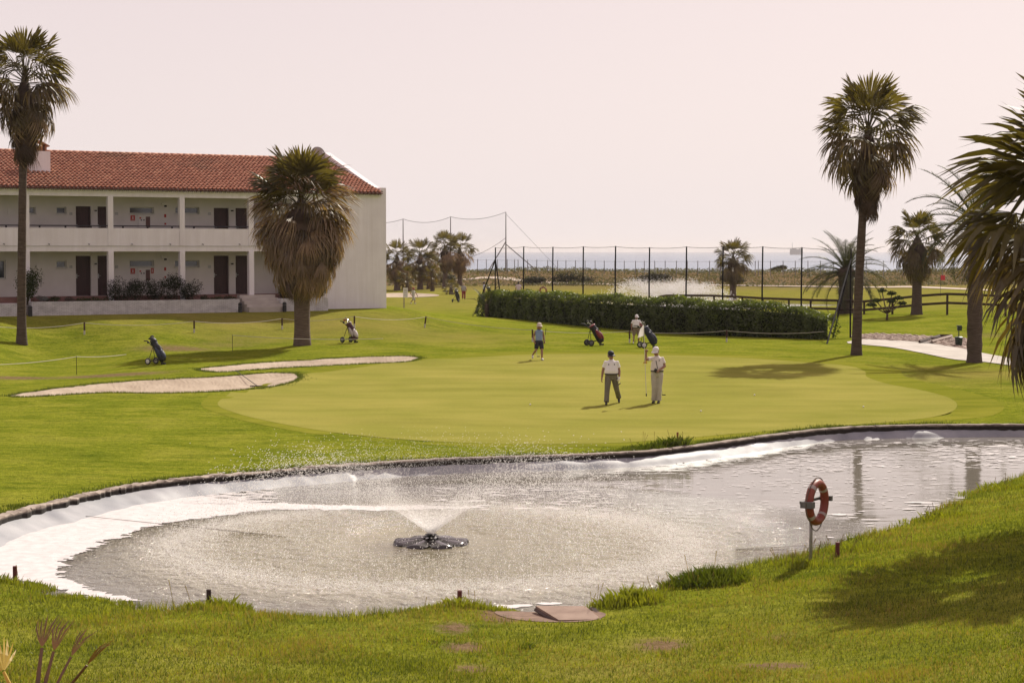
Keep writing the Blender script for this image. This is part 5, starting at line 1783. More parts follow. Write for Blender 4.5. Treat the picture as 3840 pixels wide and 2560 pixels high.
for k, a in enumerate([
        ('thick grass tuft on the near shore beside the short stump left of the dirt patch', 500, 1392, .55, .4, .30, 900, 3), ('bright grass tuft crowning the near shore by the red stake', 1055, 1392, .9, .4, .20, 1400, 6),
        ('pale rank grass right of the rusty hatch', 1440, 1388, .6, .5, .26, 1000, 12), ('dark rank grass around the black stake on the near shore', 1620, 1340, .7, .5, .32, 1300, 5), ('thin seed grass on the shore between the rusty hatch and the black stake', 1540, 1350, .6, .4, .14, 300, 26),
        ('thin seed grass at the foot of the life ring post', 1845, 1300, .55, .4, .16, 400, 22), ('thin seed grass on the shore right of the life ring', 1975, 1262, .7, .4, .16, 400, 26), ('grass tuft on the sloping shore where the pond narrows', 2150, 1186, .7, .4, .18, 500, 12), ('grass tuft at the far end of the sloping near shore', 2280, 1125, .8, .5, .2, 600, 8),
        ('grass tuft on the near shore beside the tall red stake', 45, 1338, .6, .35, .2, 700, 4), ('low tuft on the near shore where the white foam ends', 220, 1372, .6, .4, .14, 600, 3), ('low dark tuft on the foreground turf', 1210, 1490, .15, .12, .10, 120, 0)]):
    clump(*a[:7], 200 + k, GRASS_B if 'dark' in a[0] else GRASS, a[7])
for k, (fx, fy, w, h, lab, st) in enumerate([(1568, 1026, .9, .35, 'tall weeds on the kerb around the rusty red stake', 10), (1500, 1033, .8, .22, 'weeds spilling over the kerb left of the rusty red stake', 4), (1410, 1043, .7, .16, 'weeds on the kerb behind the fountain spray', 2), (1385, 1055, .35, .15, 'low weeds behind the kerb next to the taller weeds', 0), (2030, 992, .4, .2, 'weeds behind the kerb below the green', 3), (2160, 990, .4, .2, 'weeds behind the kerb near the pond bend', 2), (1815, 1003, .25, .12, 'small weed on the kerb by the pale liner', 0), (435, 1100, .2, .10, 'small weed on the kerb at the left', 0), (60, 1163, .6, .12, 'grass tuft growing over the rough left kerb', 0), (1860, 1248 - 243, .0, .0, '', 0)]):
    if lab:
        p = at_z(fx, fy, -0.1)
        clump(lab, fx, fy, w, .22, h, int(700 * w + 160), 240 + k, GRASS_B, st, on=Vector((p.x, p.y + 0.32, -0.12)))
# ------------------------------------------------------------------ tall ball net behind the hedge
POLE = mat('net_pole', (0.010, 0.010, 0.012), (0.024, 0.022, 0.022), 4, 0.8, spec=0.1)
WIRE = mat('net_wire', (0.05, 0.045, 0.045), (0.08, 0.075, 0.07), 4, 0.7)
def net_mat(name, dens, scale):
    m, nt, b = _nt(name)
    out = nt.nodes['Material Output']
    tr = nt.nodes.new('ShaderNodeBsdfTransparent')
    mx = nt.nodes.new('ShaderNodeMixShader')
    n = add_noise(nt, scale, 2)
    r = ramp(nt, n.outputs['Fac'], [(0.35, (dens * 0.7,) * 3), (0.65, (dens * 1.2,) * 3)])
    nt.links.new(r.outputs['Color'], mx.inputs['Fac'])
    b.inputs['Base Color'].default_value = (0.04, 0.04, 0.045, 1)
    b.inputs['Roughness'].default_value = 0.9
    nt.links.new(tr.outputs[0], mx.inputs[1]); nt.links.new(b.outputs[0], mx.inputs[2])
    nt.links.new(mx.outputs[0], out.inputs['Surface'])
    return m
NET = net_mat('ball_net_mesh', 0.05, 0.6)
NET_FAR = net_mat('far_net_mesh', 0.05, 0.3)
net = thing('ball_net', 'dark see-through ball net strung between tall black poles behind the hedge', 'net')
pole_fx = [(1138, 131.0, 568), (1203, 123.5, 566), (1270, 118.0, 567), (1340, 114.5, 566), (1414, 112.0, 565), (1492, 109.6, 568), (1577, 107.4, 566), (1661, 105.4, 566), (1752, 103.8, 566), (1842, 102.3, 568), (1955, 100.8, 571)]
tops = []
for fx, d, fy in pole_fx:
    x = X(fx, d); z0 = gz(x, d); zt = at_depth(fx, fy, d).z
    tops.append((x, d, z0, zt))
    MB().tube([(x, d, z0 - 0.2), (x - 0.02, d, (z0 + zt) / 2), (x, d, zt)], [0.05, 0.045, 0.04], 8).build('pole', POLE, net)
def sag(a, b_, s, n=8):
    a, b_ = Vector(a), Vector(b_)
    return [a.lerp(b_, k / n) - Vector((0, 0, s * 4 * (k / n) * (1 - k / n))) for k in range(n + 1)]
for a, b_ in zip(tops[:-1], tops[1:]):
    w = sag((a[0], a[1], a[3] - 0.03), (b_[0], b_[1], b_[3] - 0.03), 0.05)
    MB().tube(w, 0.012, 4, False).build('top_cable', WIRE, net)
    lo = [(p.x, p.y, gz(p.x, p.y) + 0.05) for p in w]
    mb = MB()
    n = len(w)
    mb.add([tuple(p) for p in w] + lo, [(k, k + 1, n + k + 1, n + k) for k in range(n - 1)])
    mb.build('netting', NET, net)
x, d, z0, zt = tops[0]
for fx, fy in ((1089, 721), (1156, 672)):
    p = gp(fx, fy) if fx == 1089 else Vector((X(1156, 133), 133, gz(X(1156, 133), 133)))
    MB().tube([(p.x, p.y, p.z - 0.1), (x, d, zt - 0.85)], 0.045, 7).build('brace', POLE, net)
x, d, z0, zt = tops[-1]
for fx, fy in ((1898, 790), (1912, 776)):
    p = gp(fx, fy)
    MB().tube([(p.x, p.y, p.z - 0.1), (x, d, zt - 0.55)], 0.045, 7).build('brace', POLE, net)

# high net far behind the hotel
GREYP = mat('galvanised_pole', (0.16, 0.15, 0.15), (0.24, 0.23, 0.22), 3, 0.6, 0.2)
fnet = thing('ball_net', 'very tall thin ball net on grey poles near the sea behind the palms', 'net')
ft = []
for fx, d, fy in ((815, 285, 500), (926, 287, 503), (1035, 289, 498), (1162, 291, 487)):
    x = X(fx, d); z0 = gz(x, d); zt = at_depth(fx, fy, d).z
    ft.append((x, d, z0, zt))
    MB().tube([(x, d, z0 - 0.2), (x, d, zt)], [0.13, 0.06], 7).build('pole', GREYP, fnet)
for a, b_ in zip(ft[:-1], ft[1:]):
    w = sag((a[0], a[1], a[3]), (b_[0], b_[1], b_[3]), 0.7, 10)
    MB().tube(w, 0.03, 4, False).build('top_cable', WIRE, fnet)
    lo = [(p.x, p.y, gz(p.x, p.y) + 2.2) for p in w]
    mb = MB(); n = len(w)
    mb.add([tuple(p) for p in w] + lo, [(k, k + 1, n + k + 1, n + k) for k in range(n - 1)])
    mb.build('netting', NET_FAR, fnet)
x, d, z0, zt = ft[-1]
for dx in (-2.9, 5.0):
    MB().tube([(x + dx, d - 1, gz(x + dx, d - 1) - 0.1), (x, d, z0 + 4.6 - (0.4 if dx > 0 else 0))], 0.08, 6).build('brace', GREYP, fnet)
a = ft[-2]
MB().tube(sag((a[0] + 3, a[1], a[3] - 6.2), (x, d, z0 + 5.2), 0.35), 0.03, 4, False).build('stay_cable', WIRE, fnet)
MB().tube([(x, d, zt - 0.3), (x + 8.5, d + 2, gz(x + 8.5, d + 2))], 0.02, 4, False).build('stay_cable', WIRE, fnet)

# fence along the dune
fence = thing('wire_fence', 'long fence of thin grey posts and wire on the dune above the sea', 'fence')
px_list = [1020, 1044, 1068, 1097, 1117, 1143, 1165, 1182, 1190, 1212, 1233, 1258, 1281, 1300, 1322, 1344, 1367, 1388, 1412, 1434, 1460, 1480, 1504, 1528, 1554, 1579, 1603, 1630, 1655, 1680, 1708, 1735, 1742, 1770, 1799, 1827, 1856, 1885, 1915, 1950, 1990, 2030, 2075, 2120, 2165, 2215, 2265, 2315, 2360]
last = None
for k, fx in enumerate(px_list):
    d = 283 - 0.008 * (fx - 1020)
    x = X(fx, d); z0 = gz(x, d)
    zt = at_depth(fx, 594 + 5 * min(1, (fx - 1020) / 400), d).z
    MB().tube([(x, d, z0 - 0.2), (x, d, zt)], 0.055, 5).build('post', GREYP, fence)
    if last:
        MB().tube([last, (x, d, zt - 0.12)], 0.015, 3, False).build('wire', WIRE, fence)
    last = (x, d, zt - 0.12)
# red flag of a far hole
p = Vector((X(2161, 205), 205, 0)); p.z = gz(p.x, p.y)
fg = thing('flagstick', 'small red golf flag far off behind the drooping palm fans', 'flag', p)
MB().tube([(0, 0, 0), (0, 0, at_depth(2161, 632, 205).z - p.z)], 0.02, 5).build('stick', WIRE, fg)
zf_ = at_depth(2161, 632, 205).z - p.z
vs = [(u * 0.5, 0.05 * math.sin(u * 6), zf_ - v_ * 0.55) for u in (0, .25, .5, .75, 1) for v_ in (0, 1)]
link('flag', new_mesh('flag', vs, [(2 * k, 2 * k + 1, 2 * k + 3, 2 * k + 2) for k in range(4)], mat('flag_red', (0.50, 0.03, 0.05), (0.6, 0.05, 0.07), 4, 0.7)), fg)
# squat marker on the dune
x = X(1694, 292)
tag(MB().tube([(x, 292, gz(x, 292) - 0.3), (x, 292, gz(x, 292) + 2.4)], [0.22, 0.18], 8).build('marker_post', mat('pale_post', (0.34, 0.32, 0.31), (0.42, 0.40, 0.39), 2, 0.9)), 'stout pale post on the dune beside the lone palm', 'post')

# ------------------------------------------------------------------ brown rail fence by the far pond
BROWN = mat('stained_timber', (0.030, 0.017, 0.012), (0.065, 0.038, 0.026), 3, 0.8, stretch=(1, 1, 6), bump=0.3)
rf = thing('rail_fence', 'dark brown two rail timber fence in front of the far pond', 'fence')
rp = [(1515, 150, 681), (1531, 148, 678.5), (1588, 145, 678.5), (1640, 143, 679), (1705, 141, 682), (1752, 140, 685), (1812, 139, 687), (1862, 138, 689), (1925, 137, 690), (1985, 135, 692), (2050, 133, 686), (2115, 131.5, 679), (2176, 130, 675), (2240, 129, 677), (2310, 128, 680), (2390, 127, 683)]
pts = []
for k, (fx, d, fy) in enumerate(rp):
    p = at_depth(fx, fy, d)
    pts.append(p)
    g0 = gz(p.x, p.y)
    if k:
        MB().box((p.x, p.y, (p.z + g0) / 2 - 0.12), (0.13, 0.13, p.z - g0 + 0.1)).build('post', BROWN, rf)
for k in range(len(pts) - 1):
    for dz in (0.0, -0.62):
        if dz and k < 6:
            continue
        MB().tube([pts[k] + Vector((0, -0.08, dz)), pts[k + 1] + Vector((0, -0.08, dz))], [(0.05, 0.085), (0.05, 0.085)], 4).build('rail', BROWN, rf)

# ------------------------------------------------------------------ rope posts
ROPE = mat('white_rope', (0.46, 0.43, 0.38), (0.56, 0.53, 0.47), 6, 0.9)
WOODP = mat('post_brown', (0.045, 0.022, 0.016), (0.085, 0.042, 0.030), 4, 0.8)
WHITEP = mat('post_white', (0.46, 0.43, 0.40), (0.56, 0.53, 0.50), 4, 0.8)
def rope_post(fx, fyb, h, label, lean=0.0):
    p = gp(fx, fyb)
    r = thing('rope_post', label, 'post', p, 0, 'brown and white rope posts on the lawn')
    t = math.tan(lean)
    MB().tube([(t * h * .33, 0, h * 0.33), (t * h, 0, h)], 0.042, 8).build('shaft', WOODP, r)
    MB().tube([(0, 0, -0.1), (t * h * .329, 0, h * 0.329)], 0.043, 8).build('white_band', WHITEP, r)
    return p + Vector((t * h, 0, h - 0.03))
tp = [rope_post(*a) for a in [(194, 768, 0.60, 'brown and white rope post near the slender palm'), (446, 764, 0.60, 'brown and white rope post on the lawn before the tall bushes'), (648, 756, 0.58, 'brown and white rope post beside the stocky palm trunk'), (814, 752, 0.60, 'brown and white rope post right behind the maroon golf bag'), (975, 752, 0.60, 'leaning rope post on the lawn beyond the hotel corner', R(8)),
                              (1223, 785, 0.62, 'rope post just behind the woman in blue'), (1446, 787, 0.62, 'rope post behind the man in shorts'), (1669, 785, 0.60, 'rope post in front of the long hedge')]]
def rope(a, b_, s, label, r=0.011):
    o = MB().tube(sag(a, b_, s, 12), r, 4, False).build('rope', ROPE)
    return tag(o, label, 'rope', 'white ropes strung between posts')
pL = gp(-60, 771) + Vector((0, 0, 0.55))
rope(pL, tp[0], 0.22, 'white rope leading off the lawn post by the slender palm')
names = ['white rope between the lawn posts by the slender palm and the bushes', 'white rope between the bushes post and the palm trunk post', 'white rope passing behind the stocky palm trunk', 'white rope between the maroon bag post and the leaning post', 'white rope from the leaning post to the woman in blue', 'white rope behind the maroon and black golf bag', 'white rope before the hedge beside the man in shorts']
for k in range(7):
    rope(tp[k], tp[k + 1], 0.16 if k < 4 else 0.12, names[k])
pe = gp(1893, 786) + Vector((0, 0, 0.55))
rope(tp[7], pe, 0.12, 'white rope along the right end of the hedge')
# thin iron pins with a rope round the bunkers
def pin(fx, fyb, h, label):
    p = gp(fx, fyb)
    tag(MB().tube([(p.x, p.y, p.z - 0.1), (p.x, p.y, p.z + h)], 0.011, 6).build('rope_pin', POLE), label, 'stake', 'thin iron rope pins by the bunkers')
    return p + Vector((0, 0, h - 0.02))
q0 = gp(-70, 880) + Vector((0, 0, 0.7))
q1 = pin(176, 860, 0.75, 'thin iron rope pin on the lawn left of the black golf trolley')
q2 = pin(534, 806, 0.75, 'thin iron rope pin on the lawn right of the black golf trolley')
rope(q0, q1, 0.10, 'white rope running to the iron pin left of the trolley')
qm = gp(290, 838) + Vector((0, 0, 0.45))
rope(q1, qm, 0.05, 'white rope falling slack from the iron pin to the grass')
qa = gp(585, 801) + Vector((0, 0, 0.62)); qb = gp(880, 792) + Vector((0, 0, 0.30))
rope(q2, qb, 0.10, 'white rope stretched past the stocky palm trunk')

# ------------------------------------------------------------------ stakes at the shore
STAKE = mat('stake_red', (0.085, 0.018, 0.018), (0.16, 0.04, 0.035), 6, 0.7)
STAKED = mat('stake_dark', (0.030, 0.016, 0.014), (0.06, 0.034, 0.028), 6, 0.8)
for fx, fyb, h, m_, lab in [(34, 1334, 0.24, STAKE, 'tall dark red stake on the near shore beside the white foam'), (479, 1384, 0.20, STAKED, 'short brown stump in the grass tuft on the near shore'), (1055, 1380, 0.16, STAKE, 'short red stake on the grassy near shore below the fountain'), (1625, 1325, 0.13, STAKED, 'short black stake in the rank grass on the near shore'), (1923, 1273, 0.20, STAKE, 'dark red stake on the near shore beside the life ring')]:
    p = ground_hit(fx, fyb)
    o = MB().tube([(p.x, p.y, p.z - 0.7), (p.x + 0.005, p.y, p.z + h), (p.x + 0.005, p.y, p.z + h + 0.004)], [0.038, 0.036, 0.030], 10).build('stake', m_)
    tag(o, lab, 'stake', 'stakes round the pond')
p = at_z(1560, 1022, -0.1)
tag(MB().box((p.x, p.y + 0.5, 0.02), (0.05, 0.05, 0.36)).build('stake', mat('stake_rust', (0.22, 0.07, 0.03), (0.30, 0.10, 0.05), 6, 0.8)), 'square rusty orange stake in the weeds behind the kerb', 'stake', 'stakes round the pond')

# ------------------------------------------------------------------ rusty hatch on the near shore
hz_ = gp(1295, 1412)
RUST = mat('rusty_plate', (0.17, 0.105, 0.075), (0.30, 0.215, 0.165), 2.5, 0.85, bump=0.2)
hat = thing('inspection_hatch', 'rusty flat steel hatch cover on the dirt at the near shore', 'hatch', (hz_.x, hz_.y, hz_.z + 0.02), R(-4))
Mh = Matrix.Rotation(R(4), 4, 'X')
c4 = [at_z(1230, 1390, hz_.z + 0.08), at_z(1345, 1391, hz_.z + 0.08), at_z(1381, 1421, hz_.z + 0.05), at_z(1284, 1423, hz_.z + 0.05)]
inv = Matrix.Translation(hat.location) @ Matrix.Rotation(R(-4), 4, 'Z')
inv = inv.inverted()
top = [inv @ v for v in c4]
MB().add([tuple(v) for v in top] + [tuple(v - Vector((0, 0, 0.035))) for v in top], [(3, 2, 1, 0), (4, 5, 6, 7), (0, 1, 5, 4), (1, 2, 6, 5), (2, 3, 7, 6), (3, 0, 4, 7)]).build('cover', RUST, hat)
STEELD = mat('hatch_frame', (0.05, 0.035, 0.03), (0.11, 0.075, 0.06), 4, 0.8)
a, b_, c_, d_ = top
dn = Vector((0, 0, -0.06))
MB().tube([a + dn, d_ + dn], 0.03, 4).tube([b_ + dn, c_ + dn], 0.03, 4).tube([d_ + dn, c_ + dn], 0.03, 4).build('frame', STEELD, hat)
def _corr(mb):
    for k in range(14):
        t = k / 14
        e = b_.lerp(c_, t) + Vector((0.06, 0, -0.03))
        mb.tube([e, e + Vector((0.28, 0.02, -0.04))], 0.022, 5)
mb = MB(); _corr(mb); mb.build('corrugated_pipe', mat('pipe_grey', (0.20, 0.18, 0.16), (0.30, 0.28, 0.25), 5, 0.7), hat)
sheet('dirt', dirt_poly, mat('bare_dirt', (0.13, 0.080, 0.055), (0.24, 0.155, 0.11), 6, 0.95, bump=0.6, bdist=0.02), 0.008, 5)

# ------------------------------------------------------------------ life rings
ORANGE = mat('ring_orange', (0.20, 0.040, 0.026), (0.27, 0.062, 0.038), 5, 0.5)
BAND = mat('ring_band', (0.36, 0.30, 0.27), (0.44, 0.38, 0.34), 5, 0.7)
GREYR = mat('ring_rope', (0.10, 0.08, 0.06), (0.16, 0.13, 0.10), 8, 0.9)
def life_ring(label, base, pole_h, zc, turn, Rr=0.30, rr=0.068, bracket=True):
    r = thing('life_ring', label, 'life ring', base, turn)
    MB().tube([(0, 0, -0.2), (0, 0, pole_h)], 0.027, 10).build('post', mat('post_galvanised', (0.28, 0.26, 0.25), (0.38, 0.36, 0.35), 4, 0.5, 0.4), r, True)
    My = Matrix.Rotation(R(90), 4, 'X')
    c = (0, -0.10, zc)
    ring = MB().torus(c, Rr, rr, 44, 12, My).build('ring', ORANGE, r, True)
    for k in range(4):
        a = R(40 + 90 * k)
        MB().torus(c, Rr, rr * 1.035, 4, 12, My, a - 0.10, a + 0.10).build('band', BAND, ring, True)
    mb = MB()
    for k in range(4):
        a0, a1 = R(40 + 90 * k), R(130 + 90 * k)
        P = []
        for j in range(9):
            t = j / 8
            a = a0 + (a1 - a0) * t
            q = Rr + rr * 1.05 + 0.05 * math.sin(math.pi * t)
            P.append((math.cos(a) * q, -0.10, zc + math.sin(a) * q - 0.03 * math.sin(math.pi * t)))
        mb.tube(P, 0.009, 5)
    mb.build('grab_rope', GREYR, ring)
    if bracket:
        mb = MB()
        mb.box((0, 0, zc + 0.03), (0.78, 0.05, 0.045))
        mb.box((-0.36, -0.10, zc + 0.0), (0.12, 0.20, 0.10))
        mb.box((0.36, -0.10, zc + 0.03), (0.06, 0.20, 0.08))
        mb.build('bracket', mat('bracket_grey', (0.10, 0.10, 0.10), (0.16, 0.155, 0.15), 5, 0.6), r)
    return r
lp = gp(1862, 1288)
zc_ = at_depth(1870, 1152, lp.y).z - lp.z
life_ring('weathered orange life ring on a grey post at the near shore of the pond', lp, zc_ + 0.05, zc_, R(57))
lf = Vector((X(1247, 176), 176, gz(X(1247, 176), 176)))
life_ring('distant orange life ring standing beyond the hedge', lf, 1.25, at_depth(1247, 667, 176).z - lf.z, R(12), bracket=False)

# ------------------------------------------------------------------ fountain float
fl = thing('fountain_float', 'dark floating fountain aerator of curved lobes in the pond', 'fountain', (FOUNT.x, FOUNT.y, WATER_Z))
WETB = mat('wet_black', (0.012, 0.010, 0.012), (0.035, 0.030, 0.032), 3, 0.16, spec=0.7)
def lobe_mesh():
    vs, fs = [], []
    nr, na = 7, 9
    for i in range(nr):
        t = i / (nr - 1)
        r_ = 0.12 + 0.60 * t
        half = 0.40 * (0.55 + 0.45 * math.sin(math.pi * min(1, 0.25 + t * 0.62)))
        for j in range(na):
            u = -1 + 2 * j / (na - 1)
            a = u * half * (1.0 if t < 0.9 else 0.86)
            z = 0.115 - 0.075 * t + 0.05 * math.cos(u * math.pi / 2) - 0.012
            vs.append((r_ * math.cos(a), r_ * math.sin(a), z * 0.72))
    for i in range(nr - 1):
        for j in range(na - 1):
            fs.append((i * na + j, (i + 1) * na + j, (i + 1) * na + j + 1, i * na + j + 1))
    b = len(vs)
    for j in range(na):
        v = vs[(nr - 1) * na + j]
        vs.append((v[0] * 1.0, v[1] * 1.0, -0.05))
    for j in range(na - 1):
        fs.append(((nr - 1) * na + j, b + j, b + j + 1, (nr - 1) * na + j + 1))
    return new_mesh('lobe', vs, fs, WETB, True)
lm = lobe_mesh()
for k in range(8):
    link('lobe', lm, fl, rot=(0, 0, R(22 + 45 * k)))
MB().lathe([(0.30, -0.05), (0.34, 0.05), (0.20, 0.085), (0.08, 0.10)], 24).build('hub', WETB, fl, True)
MB().lathe([(0.05, 0.08), (0.05, 0.13), (0.15, 0.135), (0.15, 0.145), (0.05, 0.15), (0.05, 0.165), (0.11, 0.17), (0.11, 0.18), (0.03, 0.185)], 20).build('nozzle', BLACK, fl)
a = at_z(80, 1178, WATER_Z); b_ = at_z(732, 1238, WATER_Z)
tag(MB().tube([(a.x, a.y, WATER_Z + 0.05), ((a.x + b_.x) / 2, (a.y + b_.y) / 2, WATER_Z + 0.02), (b_.x, b_.y, WATER_Z - 0.01)], 0.005, 4, False).build('mooring_line', GREYR), 'thin mooring line running from the rough kerb across the foam', 'rope')
a = at_z(1690, 1261, WATER_Z); b_ = at_z(1905, 1250, WATER_Z)
tag(MB().tube([(a.x, a.y, WATER_Z + 0.004), (b_.x, b_.y, WATER_Z + 0.006)], 0.004, 4, False).build('mooring_line', GREYR), 'thin mooring line reaching the shore by the life ring', 'rope')

# ------------------------------------------------------------------ bin, cobbles, timber frame by the path
GREENP = mat('bin_green', (0.010, 0.022, 0.014), (0.020, 0.036, 0.024), 5, 0.45)
bp = gp(2202, 795)
bn = thing('ball_washer', 'dark green ball washer on a post over a litter bin by the path', 'ball washer', bp)
MB().lathe([(0.15, 0.0), (0.17, 0.04), (0.20, 0.42), (0.225, 0.43), (0.225, 0.47), (0.16, 0.50), (0.05, 0.505)], 18).build('bin', GREENP, bn)
MB().tube([(0, 0, 0.5), (0, 0, 0.82)], 0.028, 8).build('post', GREENP, bn)
MB().box((0.03, 0, 0.93), (0.22, 0.14, 0.24)).box((0.0, 0, 1.06), (0.26, 0.16, 0.03)).box((0.15, 0, 0.97), (0.05, 0.05, 0.05)).build('washer_head', GREENP, bn)
# cobbles: each stone its own piece, laid on a bed
cob_bed = cobble_poly
sheet('cobble_bed', cob_bed, mat('cobble_bed', (0.17, 0.125, 0.095), (0.24, 0.18, 0.14), 6, 0.95), 0.03, 5)
STONEC = mat('cobble_stone', (0.24, 0.17, 0.13), (0.40, 0.31, 0.25), 1.2, 0.85)
cst = random.Random(9)
cob_me = []
for k in range(4):
    mb = MB()
    mb.ball((0, 0, 0), (0.17 + 0.03 * k, 0.13, 0.05), 7, 4)
    cob_me.append(mb.mesh('cobble', STONEC))
bed = [o for o in col.objects if o.name.startswith('cobble_bed')][0]
lo, hi = cob_bed.min(0), cob_bed.max(0)
cnt = 0
yv = lo[1]
while yv < hi[1] and cnt < 290:
    xv = lo[0] + cst.uniform(0, 0.2)
    while xv < hi[0] and cnt < 290:
        if float(sdist(np.array([xv]), np.array([yv]), cob_bed)[0]) < -0.12:
            o = link('cobble', cst.choice(cob_me), bed, (xv, yv + cst.uniform(-.05, .05), gz(xv, yv) + 0.04), (cst.uniform(-.15, .15), cst.uniform(-.15, .15), cst.uniform(0, 3.1)))
            cnt += 1
        xv += 0.40
    yv += 0.62
tf0 = [gp(2158, 776), gp(2186, 776), gp(2140, 789), gp(2112, 789)]
tfr = thing('timber_trough', 'dark timber framed drain trough set in the cobbles', 'drain', tf0[0])
o0 = tf0[0]
L = [v - o0 + Vector((0, 0, 0.10)) for v in tf0]
MB().tube([L[0], L[3]], [(0.07, 0.10)] * 2, 4).build('side_board', BROWN, tfr)
MB().tube([L[1], L[2]], [(0.07, 0.10)] * 2, 4).build('side_board', mat('board_pale', (0.26, 0.21, 0.17), (0.36, 0.30, 0.25), 3, 0.9), tfr)
MB().tube([L[0], L[1]], [(0.07, 0.10)] * 2, 4).build('end_board', BROWN, tfr)
MB().tube([L[0].lerp(L[3], .5), L[1].lerp(L[2], .5)], [(0.05, 0.07)] * 2, 4).build('cross_board', BROWN, tfr)
MB().add([tuple(v - Vector((0, 0, 0.05))) for v in L], [(0, 1, 2, 3)]).build('trough_floor', STEELD, tfr)

# ------------------------------------------------------------------ sign, balls, rake, bollard lamps, ships
sp_ = gp(928, 707)
sg = thing('notice_sign', 'white notice board on a wooden post beyond the hotel corner', 'sign', sp_, R(-18))
hS = at_depth(928, 660, sp_.y).z - sp_.z
MB().tube([(0, 0, -0.1), (0, 0, hS)], 0.05, 6).build('post', mat('post_grey_wood', (0.20, 0.17, 0.14), (0.28, 0.24, 0.20), 4, 0.9), sg)
bd = MB().box((0.16, -0.06, hS - 0.46), (0.42, 0.025, 0.85)).build('board', SIGNW, sg)
for k in range(3):
    MB().box((0.16, -0.0745, hS - 0.25 - 0.2 * k), (0.26, 0.003, 0.018 + 0.03 * (k == 0))).build('lettering', mat('sign_ink', (0.10, 0.10, 0.11), (0.14, 0.14, 0.15), 5, 0.7), bd)
bal_me = MB().ball((0, 0, 0.0213), 0.0213, 10, 7).mesh('golf_ball', mat('ball_white', (0.74, 0.73, 0.71), (0.80, 0.79, 0.77), 40, 0.35, bump=0.2, bdist=0.001), True)
for fx, fy, lab in [(1218, 931, 'white golf ball on the green left of the two men'), (1733, 909, 'white golf ball on the green nearest the palm shadow'), (1610, 946, 'white golf ball on the green right of the flag holder, towards the kerb'), (1983, 936, 'white golf ball on the green nearest the right fringe')]:
    p = gp(fx, fy)
    o = link('golf_ball', bal_me, loc=(p.x, p.y, p.z + 0.010), scale=1.25)
    tag(o, lab, 'golf ball', 'golf balls on the green')
ra, rb = gp(541, 862), gp(592, 877)
rk = thing('bunker_rake', 'black rake lying in the front sand bunker', 'rake', (0, 0, 0))
MB().tube([ra + Vector((0, 0, 0.10)), rb + Vector((0, 0, 0.05))], 0.014, 6).build('handle', BLACK, rk)
mb = MB().tube([rb + Vector((-0.30, 0.1, 0.06)), rb + Vector((0.32, -0.05, 0.06))], 0.02, 6)
for k in range(9):
    q = (rb + Vector((-0.30, 0.1, 0.06))).lerp(rb + Vector((0.32, -0.05, 0.06)), k / 8)
    mb.tube([q, q + Vector((0.02, -0.03, -0.09))], 0.009, 4)
mb.build('rake_head', BLACK, rk)
BOLL = mat('bollard_black', (0.012, 0.012, 0.015), (0.024, 0.024, 0.028), 5, 0.4)
for fx, fyb, lab in [(68, 716, 'black bollard lamp at the left end of the planter by the slender palm'), (551, 703, 'black bollard lamp left of the entrance steps'), (653, 702, 'black bollard lamp right of the entrance steps')]:
    d = 0
    w = hl(fx, -1.9, 0)
    w.z = gz(w.x, w.y)
    bl = thing('bollard_lamp', lab, 'bollard', w, 0, 'bollard lamps before the hotel')
    MB().lathe([(0.11, -0.1), (0.11, 0.34), (0.10, 0.36)], 14).build('body', BOLL, bl)
    MB().lathe([(0.105, 0.37), (0.115, 0.38), (0.11, 0.48), (0.06, 0.53), (0.01, 0.54)], 14).build('cap', BOLL, bl, True)
SHIP = mat('ship_grey', (0.16, 0.165, 0.18), (0.22, 0.225, 0.24), 0.02, 0.8)
sd_ = 7000
sx = X(1829, sd_)
sh = thing('ship', 'hazy grey boxy ship with a tall mast on the horizon', 'ship', (sx, sd_, -12))
zt_ = at_depth(1829, 571, sd_).z + 12
MB().box((0, 0, zt_ * 0.5 - 1), (47, 12, zt_ * 0.95)).box((-9, 0, zt_ * 0.96), (16, 10, 5)).box((14, 0, zt_ * 0.94), (8, 8, 4)).build('hull', SHIP, sh)
MB().tube([(-15, 0, zt_ * 0.9), (-15, 0, zt_ * 2.0)], 0.8, 6).build('mast', SHIP, sh)
sx2 = X(1975, 9000)
sh2 = thing('ship', 'second hazy ship low on the horizon behind the date palm', 'ship', (sx2, 9000, -12))
MB().add([(-30, -6, 0), (30, -6, 0), (36, -6, 9), (-32, -6, 9), (-30, 6, 0), (30, 6, 0), (36, 6, 9), (-32, 6, 9)], [(0, 1, 2, 3), (7, 6, 5, 4), (0, 4, 5, 1), (1, 5, 6, 2), (2, 6, 7, 3), (3, 7, 4, 0)]).build('hull', SHIP, sh2)
MB().box((-20, 0, 13), (14, 10, 8.2)).build('bridge', SHIP, sh2)

